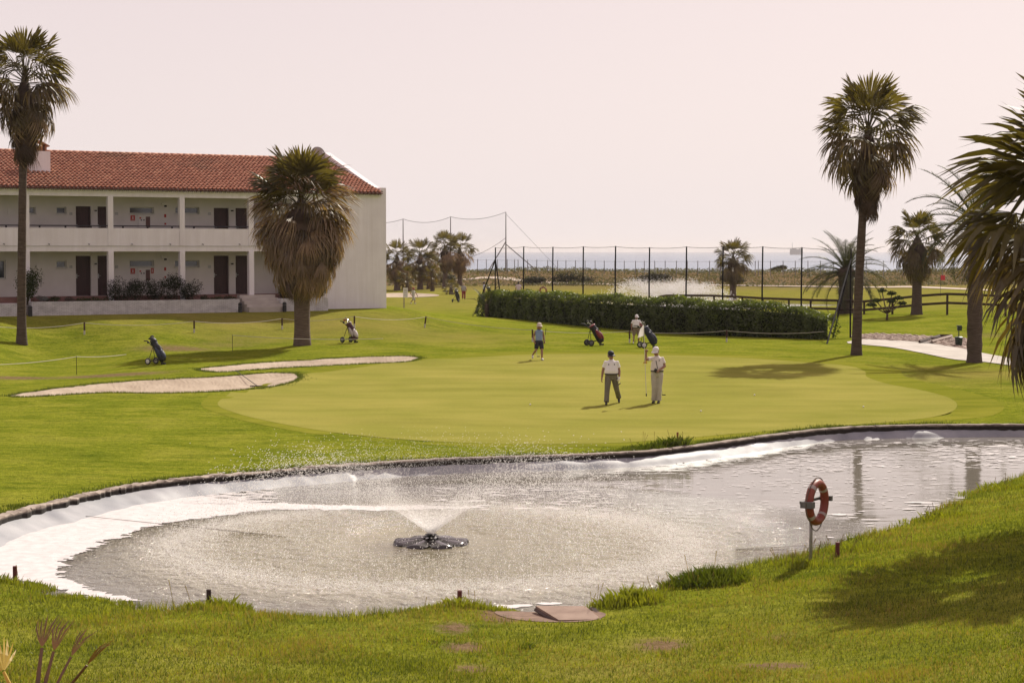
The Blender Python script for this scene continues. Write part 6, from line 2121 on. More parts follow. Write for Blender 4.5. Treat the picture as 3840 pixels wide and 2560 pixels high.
# ------------------------------------------------------------------ golf trolleys
GRIP = mat('rubber_black', (0.012, 0.011, 0.012), (0.022, 0.020, 0.021), 8, 0.6)
CHROME = mat('club_steel', (0.42, 0.42, 0.43), (0.55, 0.55, 0.56), 6, 0.25, 0.9)
def trolley(label, base, rz, bag_c, trim_c, wheel_c, sc=1.0, hood=None, cover=False):
    r = thing('golf_trolley', label, 'golf trolley', base, rz, 'golf trolleys with bags')
    r.scale = (sc,) * 3
    key = label[:24]
    BAG = mat('bag_' + key, bag_c, tuple(c * 1.6 + 0.008 for c in bag_c), 4, 0.55)
    TRIM = mat('trim_' + key, trim_c, tuple(c * 1.3 + 0.01 for c in trim_c), 4, 0.5)
    WH = mat('wheel_' + key, wheel_c, tuple(c * 1.2 + 0.01 for c in wheel_c), 4, 0.45)
    b0, b1 = Vector((0.36, 0, 0.17)), Vector((-0.12, 0, 0.96))
    ax = (b1 - b0).normalized()
    nrm = Vector((ax.z, 0, -ax.x))
    # chassis
    mb = MB()
    mb.tube([(0.40, 0, 0.05), (0.33, 0, 0.12), (-0.20, 0, 0.80), (-0.32, 0, 0.88), (-0.44, 0, 1.02), (-0.62, 0, 1.05)], 0.019, 7)
    for s in (-1, 1):
        mb.tube([(-0.20, 0, 0.78), (-0.26, s * 0.26, 0.15)], 0.013, 6)
        mb.tube([(0.20, 0, 0.27), (-0.26, s * 0.26, 0.15)], 0.013, 6)
    mb.tube([(-0.26, -0.30, 0.15), (-0.26, 0.30, 0.15)], 0.014, 6)
    mb.box((0.36, 0, 0.06), (0.20, 0.10, 0.08))
    mb.build('chassis', GRIP, r)
    MB().tube([(-0.48, 0, 1.035), (-0.68, 0, 1.045)], [0.026, 0.022], 8).box((-0.45, 0, 0.98), (0.07, 0.07, 0.09)).build('handle', GRIP, r)
    for s in (-1, 1):
        M = Matrix.Rotation(R(90), 4, 'X')
        w = MB().torus((-0.26, s * 0.30, 0.15), 0.118, 0.032, 22, 8, M).build('wheel', GRIP, r, True)
        MB().lathe([(0.10, -0.012), (0.10, 0.012), (0.035, 0.03), (0.03, 0.032)], 16, (-0.26, s * 0.31, 0.15), M).build('hub', WH, w)
    # bag
    pr = [(0.0, 0.125), (0.12, 0.155), (0.5, 0.15), (0.8, 0.135), (0.92, 0.13), (0.97, 0.14)]
    bag = MB().tube([b0 + ax * (t * 0.93) for t, _ in pr], [(q * 1.0, q * 1.08) for _, q in pr], 14).build('bag', BAG, r, True)
    MB().tube([b0 + ax * (t * 0.93) for t in (0.965, 1.0)], [(0.148, 0.155)] * 2, 14).build('rim', TRIM, bag, True)
    # pockets bulge on the upper, outer side
    M = Matrix((ax, Vector((0, 1, 0)), nrm)).transposed().to_4x4()
    MB().ball(b0 + ax * 0.28 + nrm * 0.13, (0.26, 0.14, 0.10), 12, 8, M).build('pocket', TRIM, bag, True)
    MB().ball(b0 + ax * 0.60 + nrm * 0.11, (0.14, 0.12, 0.07), 12, 8, M).build('pocket', BAG, bag, True)
    for s in (-1, 1):
        MB().ball(b0 + ax * 0.42 + Vector((0, s * 0.14, 0)) + nrm * 0.02, (0.28, 0.05, 0.09), 10, 6, M).build('pocket', TRIM, bag, True)
    mb = MB()
    mb.tube([b0 + ax * 0.25 + nrm * 0.16, b0 + ax * 0.5 + nrm * 0.25, b0 + ax * 0.78 + nrm * 0.14], 0.015, 5)
    mb.build('strap', GRIP, bag)
    rr = random.Random(key)
    for k in range(8):
        o = Vector((rr.uniform(-.03, .03), rr.uniform(-.09, .09), 0)) + nrm * rr.uniform(-.08, .08)
        tip = b1 + ax * rr.uniform(0.10, 0.30) + o * 1.4
        cl = MB().tube([b1 + o - ax * 0.1, tip], 0.007, 5).build('club', CHROME, r)
        if k < 3:
            mm = hood or GRIP
            Mx = Matrix.Rotation(rr.uniform(-.6, .6), 4, 'Y')
            MB().ball(tip + ax * 0.02 + Vector((-0.045, 0, 0)), (0.075, 0.045, 0.04), 10, 7, Mx).build('head_cover', mm, cl, True)
        else:
            MB().box(tip + Vector((-0.03, 0, 0.0)), (0.075, 0.022, 0.05), Matrix.Rotation(rr.uniform(-.7, .7), 4, 'Y')).build('club_head', CHROME, cl)
    if cover:
        MB().lathe([(0.16, 0.0), (0.15, 0.12), (0.10, 0.22), (0.02, 0.26)], 12, b1, M @ Matrix.Rotation(R(90), 4, 'Y')).build('rain_hood', BAG, bag, True)
    return r
trolley('black golf trolley with a dark blue bag standing left of the bunkers', gp(360, 837), R(-25), (0.010, 0.011, 0.016), (0.020, 0.030, 0.055), (0.55, 0.54, 0.52), 0.94, cover=True)
trolley('golf trolley with a maroon and white bag beside the stocky palm', gp(805, 787), R(-38), (0.050, 0.014, 0.022), (0.42, 0.38, 0.36), (0.13, 0.15, 0.16), 0.98, mat('hood_orange', (0.26, 0.06, 0.025), (0.32, 0.09, 0.04), 6, 0.6))
trolley('golf trolley with a black and red bag at the back of the green', gp(1365, 794), R(18), (0.012, 0.010, 0.020), (0.16, 0.018, 0.026), (0.10, 0.10, 0.10), 1.04)
trolley('golf trolley with a navy bag behind the man in shorts', gp(1487, 799), R(14), (0.014, 0.018, 0.040), (0.020, 0.024, 0.050), (0.56, 0.56, 0.55), 1.04, mat('hood_red', (0.18, 0.03, 0.03), (0.24, 0.05, 0.04), 6, 0.6))
def far(fx, d):
    x = X(fx, d)
    return Vector((x, d, gz(x, d)))
trolley('far golf bag and trolley beside the striped shirt golfer', far(1049, 187), R(70), (0.012, 0.014, 0.020), (0.018, 0.020, 0.030), (0.10, 0.10, 0.10), 1.15)
trolley('far grey golf bag and trolley at the left end of the hedge', far(1123, 200), R(60), (0.030, 0.032, 0.034), (0.045, 0.048, 0.05), (0.10, 0.10, 0.10), 1.2)
# ------------------------------------------------------------------ people
def voxel_mesh(mb, name, m, size, smooth=4):
    """fuse overlapping shapes into one continuous skin"""
    tmp = link('tmp_shape', mb.mesh('tmp_shape', None))
    rm = tmp.modifiers.new('fuse', 'REMESH')
    rm.mode = 'VOXEL'
    rm.voxel_size = size
    rm.use_smooth_shade = True
    sm = tmp.modifiers.new('smooth', 'SMOOTH')
    sm.factor = 0.5
    sm.iterations = smooth
    dg = bpy.context.evaluated_depsgraph_get()
    me = bpy.data.meshes.new_from_object(tmp.evaluated_get(dg))
    me.name = name
    me.materials.clear()
    if m:
        me.materials.append(m)
    old = tmp.data
    bpy.data.objects.remove(tmp)
    bpy.data.meshes.remove(old)
    return me

def chain(mb, pts, radii, n=10):
    """round-ended limb"""
    pts = [Vector(p) for p in pts]
    mb.tube(pts, radii, n)
    for p, r in zip(pts, radii):
        rr = r if not hasattr(r, '__len__') else max(r)
        mb.ball(p, rr * 0.99, n, 6)

def hand(mb, wrist, elbow, curl, palm_dir, side):
    """palm, four unequal bent fingers and a thumb leaving the side of the palm"""
    wrist, elbow = Vector(wrist), Vector(elbow)
    f = (wrist - elbow).normalized()
    pd = Vector(palm_dir)
    pd = (pd - f * pd.dot(f)).normalized()
    s = f.cross(pd) * side
    chain(mb, [wrist, wrist + f * 0.03], [0.027, 0.03], 8)
    for k in range(4):
        o = s * (0.034 - 0.023 * k)
        a = wrist + f * 0.035 + o * 0.8
        b = wrist + f * (0.088 + (0.006 if k in (1, 2) else 0)) + o
        L = (0.075, 0.085, 0.08, 0.062)[k]
        d1 = (f * math.cos(curl * 0.7) + pd * math.sin(curl * 0.7))
        d2 = (f * math.cos(curl * 1.7) + pd * math.sin(curl * 1.7))
        chain(mb, [a, b, b + d1 * L * 0.5, b + d1 * L * 0.5 + d2 * L * 0.5], [0.015, 0.0135, 0.0105, 0.0085], 6)
    t0 = wrist + f * 0.035 + s * 0.03
    t1 = t0 + (f * 0.6 + s * 0.55 + pd * 0.4).normalized() * 0.045
    chain(mb, [t0, t1, t1 + (f * 0.8 + pd * 0.7 - s * 0.2 * curl).normalized() * 0.035], [0.017, 0.013, 0.010], 6)

SKIN = {}
def skin_mat(tone):
    if tone not in SKIN:
        SKIN[tone] = mat('skin_%d' % len(SKIN), tone, tuple(min(1, c * 1.18) for c in tone), 9, 0.6)
    return SKIN[tone]

def person(label, base, rz, J, look, vox=0.009, sc=1.0):
    """J: joints in metres (x picture-right, y away from the viewer, z up); look: clothes"""
    r = thing('person', label, 'person', base, rz)
    r.scale = (sc,) * 3
    V3 = Vector
    sk = skin_mat(look.get('skin', (0.26, 0.14, 0.095)))
    ht = V3(J['head']) - V3((0, 0, 0.022))
    hd = R(J.get('head_turn', 0)); tilt = R(J.get('head_tilt', 0))
    MH = Matrix.Rotation(hd, 4, 'Z') @ Matrix.Rotation(tilt, 4, 'X') @ Matrix.Scale(1.17, 4)
    H = lambda x, y, z: ht + (MH @ V3((x, y, z)))
    mb = MB()
    # head: skull, face, jaw, brow, nose, lips, ears
    mb.ball(H(0, 0.012, 0.02), (0.076, 0.094, 0.098), 14, 10, MH)
    mb.ball(H(0, -0.030, -0.045), (0.060, 0.066, 0.072), 12, 8, MH)
    mb.ball(H(0, -0.060, -0.088), (0.034, 0.030, 0.024), 10, 6, MH)
    mb.ball(H(0, -0.074, 0.018), (0.052, 0.020, 0.014), 10, 6, MH)
    mb.tube([H(0, -0.083, 0.005), H(0, -0.108, -0.030), H(0, -0.088, -0.038)], [0.010, 0.014, 0.010], 6)
    mb.ball(H(0, -0.089, -0.060), (0.024, 0.010, 0.008), 8, 6, MH)
    for s in (-1, 1):
        mb.ball(H(s * 0.077, 0.012, -0.012), (0.010, 0.022, 0.032), 8, 6, MH)
    nk = V3(J['neck'])
    chain(mb, [ht + (MH @ V3((0, 0.018, -0.06))), nk], [0.052, 0.060])
    ch, pe = V3(J['chest']), V3(J['pelvis'])
    w = look.get('build', 1.0)
    mb.tube([pe - V3((0, 0, 0.10)), pe, (ch + pe) / 2, ch, nk - V3((0, 0, 0.03))], [(0.10, 0.08), (0.155 * w, 0.11 * w), (0.14 * w, 0.105 * w), (0.155, 0.10), (0.06, 0.055)], 14)
    for k in 'ab':
        s = -1 if k == 'a' else 1
        S, E, W = V3(J['sh_' + k]), V3(J['el_' + k]), V3(J['wr_' + k])
        S = S + V3((-s * 0.02, 0, -0.035))
        chain(mb, [ch + (S - ch) * 0.4, S], [0.06, 0.044])
        chain(mb, [S, S.lerp(E, .5), E], [0.044, 0.048, 0.043])
        chain(mb, [E, E.lerp(W, .35), W], [0.043, 0.043, 0.030])
        hand(mb, W, E, J.get('curl_' + k, 0.5), J.get('palm_' + k, (-s, 0, 0)), -s)
        Hp, Kn, An, To = V3(J['hip_' + k]), V3(J['kn_' + k]), V3(J['an_' + k]), V3(J['to_' + k])
        chain(mb, [pe, Hp], [0.10, 0.085])
        chain(mb, [Hp, Hp.lerp(Kn, .5), Kn], [0.085, 0.070, 0.052])
        chain(mb, [Kn, Kn.lerp(An, .32), An], [0.050, 0.053, 0.034])
        chain(mb, [An, To], [0.035, 0.028])
    body = link('body', voxel_mesh(mb, 'body', sk, vox), r)
    if vox < 0.012:
        for s in (-1, 1):
            MB().ball(H(s * 0.031, -0.083, -0.002), 0.011, 8, 6).build('eye', mat('eye_dark', (0.03, 0.02, 0.015), (0.06, 0.045, 0.04), 9, 0.2), body, True)
    # shirt
    mb = MB()
    lo = J.get('hem', pe.z + 0.02)
    fat = look.get('belly', 1.0) * w
    off = (ch - pe)
    def tor(z):
        t = (z - pe.z) / max(1e-3, ch.z - pe.z)
        return pe + off * t
    zs = [lo, lo + 0.10, (lo + ch.z) / 2, ch.z - 0.02, ch.z + 0.10, nk.z - 0.055, nk.z - 0.012]
    rs = [(0.185 * fat, 0.135 * fat), (0.195 * fat, 0.15 * fat), (0.192 * fat, 0.15 * fat), (0.188 * w, 0.135 * w), (0.160, 0.115), (0.095, 0.085), (0.066, 0.068)]
    mb.tube([tor(z) if z <= ch.z else ch.lerp(nk, (z - ch.z) / (nk.z - ch.z)) for z in zs], rs, 18)
    for k in 'ab':
        S, E = V3(J['sh_' + k]) + V3(((0.02 if k == 'a' else -0.02), 0, -0.03)), V3(J['el_' + k])
        if look.get('sleeve', 0.62) > 0:
            mb.ball(S, 0.066, 12, 8)
            chain(mb, [nk - V3((0, 0, 0.075)), S.lerp(nk, 0.35) - V3((0, 0, 0.035)), S - V3((0, 0, 0.02))], [0.062, 0.058, 0.058])
            chain(mb, [ch + (S - ch) * 0.35, S - V3((0, 0, 0.03))], [0.085, 0.060])
            mb.tube([S - V3((0, 0, 0.01)), S.lerp(E, .35), S.lerp(E, look.get('sleeve', 0.62))], [0.060, 0.068, 0.074], 12)
        else:
            chain(mb, [ch + (S - ch) * 0.35 + V3((0, 0, 0.03)), S.lerp(ch, 0.18) + V3((0, 0, 0.01))], [0.085, 0.055])
    shirt = link('shirt', voxel_mesh(mb, 'shirt', look['shirt'], vox * 1.25, 3), r)
    MB().torus(nk + V3((0, -0.002, -0.020)), 0.066, 0.016, 18, 6, Matrix.Rotation(R(14), 4, 'X')).build('collar', look.get('collar', look['shirt']), shirt, True)
    for (ex, ez, es) in look.get('emblems', []):
        p = tor(ez) if ez <= ch.z else ch
        MB().box((p.x + ex, p.y - 0.142, ez), (es, 0.006, es * 1.1)).build('emblem', mat('emblem_green', (0.02, 0.05, 0.03), (0.04, 0.07, 0.045), 20, 0.7), shirt)
    # trousers / shorts
    mb = MB()
    top = lo + 0.03
    mb.tube([tor(top), pe - V3((0, 0, 0.02)), pe - V3((0, 0, 0.13))], [(0.178 * fat, 0.13 * fat), (0.185 * w, 0.138 * w), (0.15 * w, 0.12 * w)], 16)
    for k in 'ab':
        Hp, Kn, An = V3(J['hip_' + k]), V3(J['kn_' + k]), V3(J['an_' + k])
        chain(mb, [pe - V3((0, 0, 0.03)), Hp - V3((0, 0, 0.02))], [0.115 * w, 0.108 * w])
        if look.get('shorts'):
            mb.tube([Hp, Hp.lerp(Kn, .55), Hp.lerp(Kn, look['shorts'])], [0.110 * w, 0.098, 0.096], 12)
        else:
            chain(mb, [Hp, Hp.lerp(Kn, .5), Kn], [0.114 * w, 0.106, 0.090])
            mb.tube([Kn, Kn.lerp(An, .5), Kn.lerp(An, 0.98)], [0.090, 0.084, 0.090], 12)
    link('shorts' if look.get('shorts') else 'trousers', voxel_mesh(mb, 'trousers', look['legs'], vox * 1.25, 3), r)
    if look.get('belt'):
        p = tor(top)
        vs = MB().tube([p - V3((0, 0, 0.03)), p + V3((0, 0, 0.012))], [(0.192 * fat, 0.143 * fat)] * 2, 20)
        vs.build('belt', look['belt'], r, True)
    # shoes
    for k in 'ab':
        An, To = V3(J['an_' + k]), V3(J['to_' + k])
        d = (To - An); d.z = 0
        d = d.normalized() if d.length > 1e-4 else V3((0, -1, 0))
        heel = An - d * 0.045
        mb = MB()
        zt = To.z; zh = min(An.z - 0.045, An.z)
        chain(mb, [V3((heel.x, heel.y, max(0.035, zh))), An.lerp(To, .45) + V3((0, 0, -0.004)), V3((To.x, To.y, max(0.026, zt)))], [0.040, 0.044, 0.034])
        chain(mb, [An + V3((0, 0, 0.0)), An - V3((0, 0, 0.04))], [0.042, 0.040])
        me = voxel_mesh(mb, 'shoe', look['shoes'], vox * 1.2, 2)
        link('shoe', me, r)
    # head gear and hair
    if look.get('hair'):
        mb = MB()
        mb.ball(H(0, 0.028, 0.022), (0.086, 0.090, 0.098), 14, 10, MH)
        mb.ball(H(0, 0.045, -0.03), (0.080, 0.065, 0.070), 12, 8, MH)
        if look.get('long_hair'):
            for s in (-1, 1):
                mb.ball(H(s * 0.075, 0.015, -0.035), (0.032, 0.055, 0.07), 10, 8, MH)
            mb.ball(H(0, 0.07, -0.05), (0.085, 0.05, 0.08), 10, 8, MH)
        link('hair', voxel_mesh(mb, 'hair', look['hair'], vox, 2), r)
    if look.get('cap'):
        mb = MB()
        mb.ball(H(0, 0.010, 0.050), (0.090, 0.108, 0.082), 16, 10, MH)
        cap = link('cap', voxel_mesh(mb, 'cap', look['cap'], vox, 2), r)
        vs, fs = [], []
        n = 9
        for i in range(n):
            a = R(-62 + 124 * i / (n - 1))
            for q, z in ((0.088, 0.040), (0.145, 0.034 - 0.012 * (1 - math.cos(a))), (0.175, 0.022 - 0.035 * (1 - math.cos(a)))):
                vs.append(H(math.sin(a) * q * 0.72, -math.cos(a) * q * 1.02 + 0.01, z))
        top_n = len(vs)
        vs += [v - V3((0, 0, 0.007)) for v in vs]
        for i in range(n - 1):
            for j in range(2):
                a = i * 3 + j
                fs.append((a, a + 1, a + 4, a + 3))
                fs.append((top_n + a + 3, top_n + a + 4, top_n + a + 1, top_n + a))
        for i in range(n - 1):
            fs.append((i * 3 + 2, top_n + i * 3 + 2, top_n + i * 3 + 5, i * 3 + 5))
        link('peak', new_mesh('peak', vs, fs, look.get('peak', look['cap']), True), cap)
    return r, H

CLOTH_W = mat('shirt_white', (0.74, 0.715, 0.73), (0.82, 0.795, 0.81), 7, 0.85, bump=0.4, bdist=0.02)
CLOTH_C = mat('shirt_cream', (0.64, 0.59, 0.56), (0.72, 0.67, 0.64), 7, 0.85, bump=0.4, bdist=0.02)
KHAKI = mat('trousers_olive', (0.12, 0.112, 0.078), (0.175, 0.162, 0.115), 6, 0.85, bump=0.5, bdist=0.02)
STONE_T = mat('trousers_stone', (0.36, 0.33, 0.28), (0.45, 0.42, 0.365), 6, 0.85, bump=0.5, bdist=0.02)
TAN = mat('shorts_tan', (0.18, 0.135, 0.095), (0.24, 0.185, 0.135), 6, 0.85, bump=0.4, bdist=0.02)
NAVY = mat('cap_navy', (0.012, 0.014, 0.026), (0.022, 0.026, 0.042), 8, 0.7)
WCAP = mat('cap_white', (0.62, 0.60, 0.60), (0.70, 0.68, 0.68), 8, 0.8)
SHOE_B = mat('shoe_black', (0.014, 0.012, 0.012), (0.028, 0.024, 0.022), 8, 0.4)
SHOE_W = mat('shoe_white', (0.52, 0.50, 0.49), (0.60, 0.58, 0.57), 8, 0.5)
BELT = mat('belt_leather', (0.014, 0.010, 0.009), (0.026, 0.018, 0.015), 8, 0.4)
GREYH = mat('hair_grey', (0.16, 0.13, 0.11), (0.26, 0.22, 0.19), 30, 0.7)
BLOND = mat('hair_blond', (0.38, 0.27, 0.16), (0.52, 0.40, 0.26), 30, 0.6)

def putter(label, a, b_, head_at, loc, rz, face=(1, 0, 0)):
    r = thing('putter', label, 'golf club', loc, rz, 'golf clubs in the hands of the players')
    a, b_ = Vector(a), Vector(b_)
    d = (b_ - a).normalized()
    MB().tube([a, a + d * 0.27], [0.014, 0.011], 7).build('grip', GRIP, r)
    MB().tube([a + d * 0.27, b_], 0.006, 6).build('shaft', CHROME, r)
    f = Vector(face)
    MB().tube([b_ - f * 0.02, b_ + f * 0.10], [(0.014, 0.018), (0.014, 0.018)], 6).build('club_head', BLACK, r)
    return r

# man walking over the green
pA = gp(1404, 928)
JA = dict(head=(-0.02, -0.03, 1.655), head_turn=22, head_tilt=14, neck=(0.0, 0.0, 1.50), chest=(0, 0, 1.30), pelvis=(0.0, 0.0, 0.95),
          sh_a=(-0.215, 0, 1.415), el_a=(-0.275, 0.05, 1.12), wr_a=(-0.315, -0.03, 0.885), sh_b=(0.215, 0, 1.415), el_b=(0.268, 0.06, 1.12), wr_b=(0.262, -0.05, 0.90),
          palm_a=(1, 0.2, 0), palm_b=(-1, 0.1, 0), curl_a=0.5, curl_b=1.1,
          hip_a=(-0.10, 0, 0.90), kn_a=(-0.145, -0.16, 0.50), an_a=(-0.175, -0.27, 0.085), to_a=(-0.20, -0.44, 0.04),
          hip_b=(0.10, 0, 0.90), kn_b=(0.175, 0.06, 0.51), an_b=(0.275, 0.44, 0.19), to_b=(0.275, 0.29, 0.045), hem=0.985)
prA, HA = person('man in a navy cap, white polo shirt and olive trousers walking on the green', pA, 0, JA, dict(shirt=CLOTH_W, legs=KHAKI, belt=BELT, shoes=SHOE_B, cap=NAVY, hair=GREYH, build=1.04, belly=1.14, emblems=[(-0.095, 1.33, 0.035), (0.095, 1.33, 0.035)]))
mb = MB(); hand(mb, Vector(JA['wr_b']), Vector(JA['el_b']), 1.1, (-1, 0.1, 0), -1)
gl = voxel_mesh(mb, 'glove', WCAP, 0.008, 1)
for v in gl.vertices:
    c = Vector(JA['wr_b']) + Vector((0, -0.03, -0.06))
    v.co = c + (v.co - c) * 1.12
link('glove', gl, prA)
putter('putter carried upside down by the man in the navy cap', (0.20, 0.62, 1.02), (0.285, -0.17, 0.70), None, pA, 0, (-0.7, 0, -0.5))

# man holding the flag
pB = gp(1507, 926)
JB = dict(head=(-0.02, -0.06, 1.765), head_turn=-28, head_tilt=24, neck=(0.02, 0.0, 1.60), chest=(0.03, 0, 1.41), pelvis=(0.03, 0.0, 1.02),
          sh_a=(-0.165, -0.02, 1.535), el_a=(-0.37, -0.16, 1.46), wr_a=(-0.355, -0.24, 1.71), sh_b=(0.225, 0.02, 1.52), el_b=(0.285, -0.02, 1.24), wr_b=(0.085, -0.25, 1.13),
          palm_a=(0, -1, 0.2), palm_b=(0.2, 0.3, -1), curl_a=1.35, curl_b=1.2,
          hip_a=(-0.065, 0, 0.97), kn_a=(-0.065, -0.03, 0.53), an_a=(-0.075, 0.02, 0.085), to_a=(-0.13, -0.13, 0.035),
          hip_b=(0.125, 0, 0.97), kn_b=(0.10, -0.04, 0.53), an_b=(0.085, -0.05, 0.085), to_b=(0.04, -0.22, 0.035), hem=1.06)
prB, HB = person('man in a white cap and cream clothes holding the flagstick on the green', pB, 0, JB, dict(shirt=CLOTH_C, legs=STONE_T, belt=BELT, shoes=SHOE_B, cap=WCAP, hair=GREYH, build=1.03, belly=1.10, emblems=[(0.06, 1.44, 0.03)]))
putter('putter held across the waist by the man with the flagstick', (-0.03, -0.27, 1.44), (0.20, -0.22, 0.30), None, pB, 0)
MB().ball((-0.03, -0.17, 1.10), (0.06, 0.04, 0.075), 10, 8).build('glove_pouch', SHOE_B, prB, True)
# flagstick: held tilted, foot above the turf
fs_ = thing('flagstick', 'thin white golf flagstick with a white flag held above the hole', 'flag', pB, 0)
ft0 = at_depth(1484.5, 907, pB.y - 0.29) - pB
ft1 = at_depth(1478.5, 746, pB.y - 0.29) - pB
MB().tube([ft0, ft1], [0.010, 0.008], 7).build('stick', mat('stick_white', (0.56, 0.53, 0.50), (0.64, 0.61, 0.58), 5, 0.5), fs_)
MB().tube([ft0 - Vector((0, 0, 0.04)), ft0 + Vector((0, 0, 0.05))], 0.018, 8).build('ferrule', BLACK, fs_)
vs, fsx = [], []
for i in range(9):
    for j in range(9):
        u, v_ = i / 8, j / 8
        vs.append(ft1 + Vector((-u * 0.10 - 0.10 * u * v_ - 0.005, 0.05 * math.sin(u * 7 + v_ * 3) * u, -v_ * (0.36 + 0.06 * u) - u * (0.12 - 0.1 * v_))))
for i in range(8):
    for j in range(8):
        fsx.append((i * 9 + j, i * 9 + j + 1, (i + 1) * 9 + j + 1, (i + 1) * 9 + j))
link('flag', new_mesh('flag', vs, fsx, leaf_mat('flag_cloth', (0.62, 0.60, 0.58), (0.68, 0.66, 0.64), 4, 0.4, 0.0, 0.6, 0.0, tint=(1, 1, 1)), True), fs_)
tpos = at_depth(1482, 829, pB.y - 0.29) - pB
mb = MB()
mb.add([tpos + Vector((0.0, 0, 0.03)), tpos + Vector((-0.085, -0.02, -0.09)), tpos + Vector((-0.02, 0.02, -0.075)), tpos + Vector((0.05, -0.01, -0.085)), tpos + Vector((0.075, 0.02, -0.06)), tpos + Vector((0.03, 0.03, 0.02))], [(0, 1, 2), (0, 2, 3), (0, 3, 4, 5)])
mb.build('yellow_ribbon', leaf_mat('ribbon_yellow', (0.42, 0.22, 0.03), (0.52, 0.30, 0.05), 6, 0.3, 0.02, 0.5, 0, tint=(1, 1, 1)), fs_)

# woman in blue
pW = gp(1238, 827)
JW = dict(head=(0.015, -0.02, 1.49), head_turn=12, head_tilt=8, neck=(0, 0, 1.345), chest=(0, 0, 1.17), pelvis=(0.0, 0, 0.86),
          sh_a=(-0.165, 0, 1.275), el_a=(-0.235, 0.08, 1.02), wr_a=(-0.205, -0.08, 0.81), sh_b=(0.165, 0, 1.275), el_b=(0.195, 0.16, 1.04), wr_b=(0.225, 0.10, 0.82),
          palm_a=(0.6, -0.6, 0), palm_b=(-0.6, -0.6, 0), curl_a=1.2, curl_b=1.2,
          hip_a=(-0.085, 0, 0.82), kn_a=(-0.115, -0.02, 0.45), an_a=(-0.265, 0.33, 0.22), to_a=(-0.275, 0.24, 0.075),
          hip_b=(0.085, 0, 0.82), kn_b=(0.12, -0.12, 0.45), an_b=(0.125, -0.15, 0.085), to_b=(0.17, -0.29, 0.035), hem=0.84)
BLUE = mat('top_blue', (0.17, 0.24, 0.40), (0.22, 0.30, 0.47), 6, 0.85)
person('woman in a pale blue sleeveless top, navy shorts and visor walking on the green', pW, 0, JW, dict(shirt=BLUE, legs=mat('shorts_navy', (0.012, 0.013, 0.022), (0.020, 0.022, 0.034), 6, 0.8), shorts=0.88, shoes=SHOE_W, sleeve=0, cap=mat('visor_cream', (0.52, 0.45, 0.38), (0.60, 0.53, 0.46), 8, 0.8), hair=BLOND, long_hair=True, build=0.84, belly=0.96, collar=NAVY))
putter('putter held low by the woman in blue', (-0.235, 0.12, 0.92), (-0.07, -0.17, 0.17), None, pW, 0)
putter('second club held upright behind the back of the woman in blue', (0.30, 0.10, 1.36), (0.24, 0.08, 0.72), None, pW, 0, (0.2, 0, 0))

# man in shorts at the back of the green
xC = X(1462, 94.5)
pC = Vector((xC, 94.5, gz(xC, 94.5)))
hC = at_depth(1462, 738, 94.5).z - pC.z
JC = dict(head=(0.02, -0.02, 1.61), head_turn=8, head_tilt=10, neck=(0, 0, 1.46), chest=(0, 0, 1.27), pelvis=(0, 0, 0.93),
          sh_a=(-0.215, 0, 1.38), el_a=(-0.285, 0.04, 1.11), wr_a=(-0.285, -0.04, 0.87), sh_b=(0.215, 0, 1.38), el_b=(0.285, -0.03, 1.12), wr_b=(0.235, -0.22, 1.13),
          palm_a=(1, 0, 0), palm_b=(-0.4, 0, -1), curl_a=1.0, curl_b=0.9,
          hip_a=(-0.10, 0, 0.88), kn_a=(-0.14, -0.05, 0.48), an_a=(-0.17, -0.04, 0.085), to_a=(-0.20, -0.20, 0.035),
          hip_b=(0.10, 0, 0.88), kn_b=(0.14, 0.0, 0.48), an_b=(0.15, 0.10, 0.085), to_b=(0.19, -0.05, 0.035), hem=0.95)
person('man in a white cap, white polo shirt and tan shorts behind the green', pC, 0, JC, dict(shirt=CLOTH_W, legs=TAN, shorts=0.92, belt=BELT, shoes=SHOE_B, cap=WCAP, hair=GREYH, build=1.04, belly=1.12), sc=max(0.85, min(1.15, hC / 1.76)))
putter('putter pointed down by the man in tan shorts', (-0.32, 0.02, 1.0), (-0.12, -0.16, 0.12), None, pC, 0)

# players on the far course
def far_person(label, fx, d, fy_top, rz, look, stride, arms=0.12, vis_h=1.76):
    p = far(fx, d)
    h = at_depth(fx, fy_top, d).z - p.z
    J = dict(head=(0, -0.02, 1.63), head_tilt=12, neck=(0, 0, 1.48), chest=(0, 0, 1.29), pelvis=(0, 0, 0.94),
             sh_a=(-0.215, 0, 1.40), el_a=(-0.27, arms, 1.12), wr_a=(-0.28, arms * 0.2 - 0.04, 0.89), sh_b=(0.215, 0, 1.40), el_b=(0.27, -arms, 1.12), wr_b=(0.28, -arms * 1.6, 0.90),
             hip_a=(-0.10, 0, 0.89), kn_a=(-0.11, -stride * .5 - .03, 0.49), an_a=(-0.11, -stride * .6, 0.09), to_a=(-0.12, -stride * .6 - .16, 0.04),
             hip_b=(0.10, 0, 0.89), kn_b=(0.11, stride * .25, 0.48), an_b=(0.11, stride * .95, 0.14), to_b=(0.11, stride * .95 - .13, 0.045), hem=0.92)
    return person(label, p, rz, J, look, 0.016, max(0.8, min(1.2, h / vis_h)))
m, nt, b = _nt('shirt_striped')
tc = nt.nodes.new('ShaderNodeTexCoord'); wv = nt.nodes.new('ShaderNodeTexWave')
wv.bands_direction = 'Z'; wv.inputs['Scale'].default_value = 3.4
nt.links.new(tc.outputs['Object'], wv.inputs['Vector'])
rr_ = ramp(nt, wv.outputs['Fac'], [(0.46, (0.02, 0.022, 0.04)), (0.54, (0.58, 0.56, 0.55))])
nt.links.new(rr_.outputs['Color'], b.inputs['Base Color']); b.inputs['Roughness'].default_value = 0.85
STRIPE = m
PALEG = mat('clothes_pale', (0.40, 0.40, 0.35), (0.48, 0.48, 0.42), 5, 0.85)
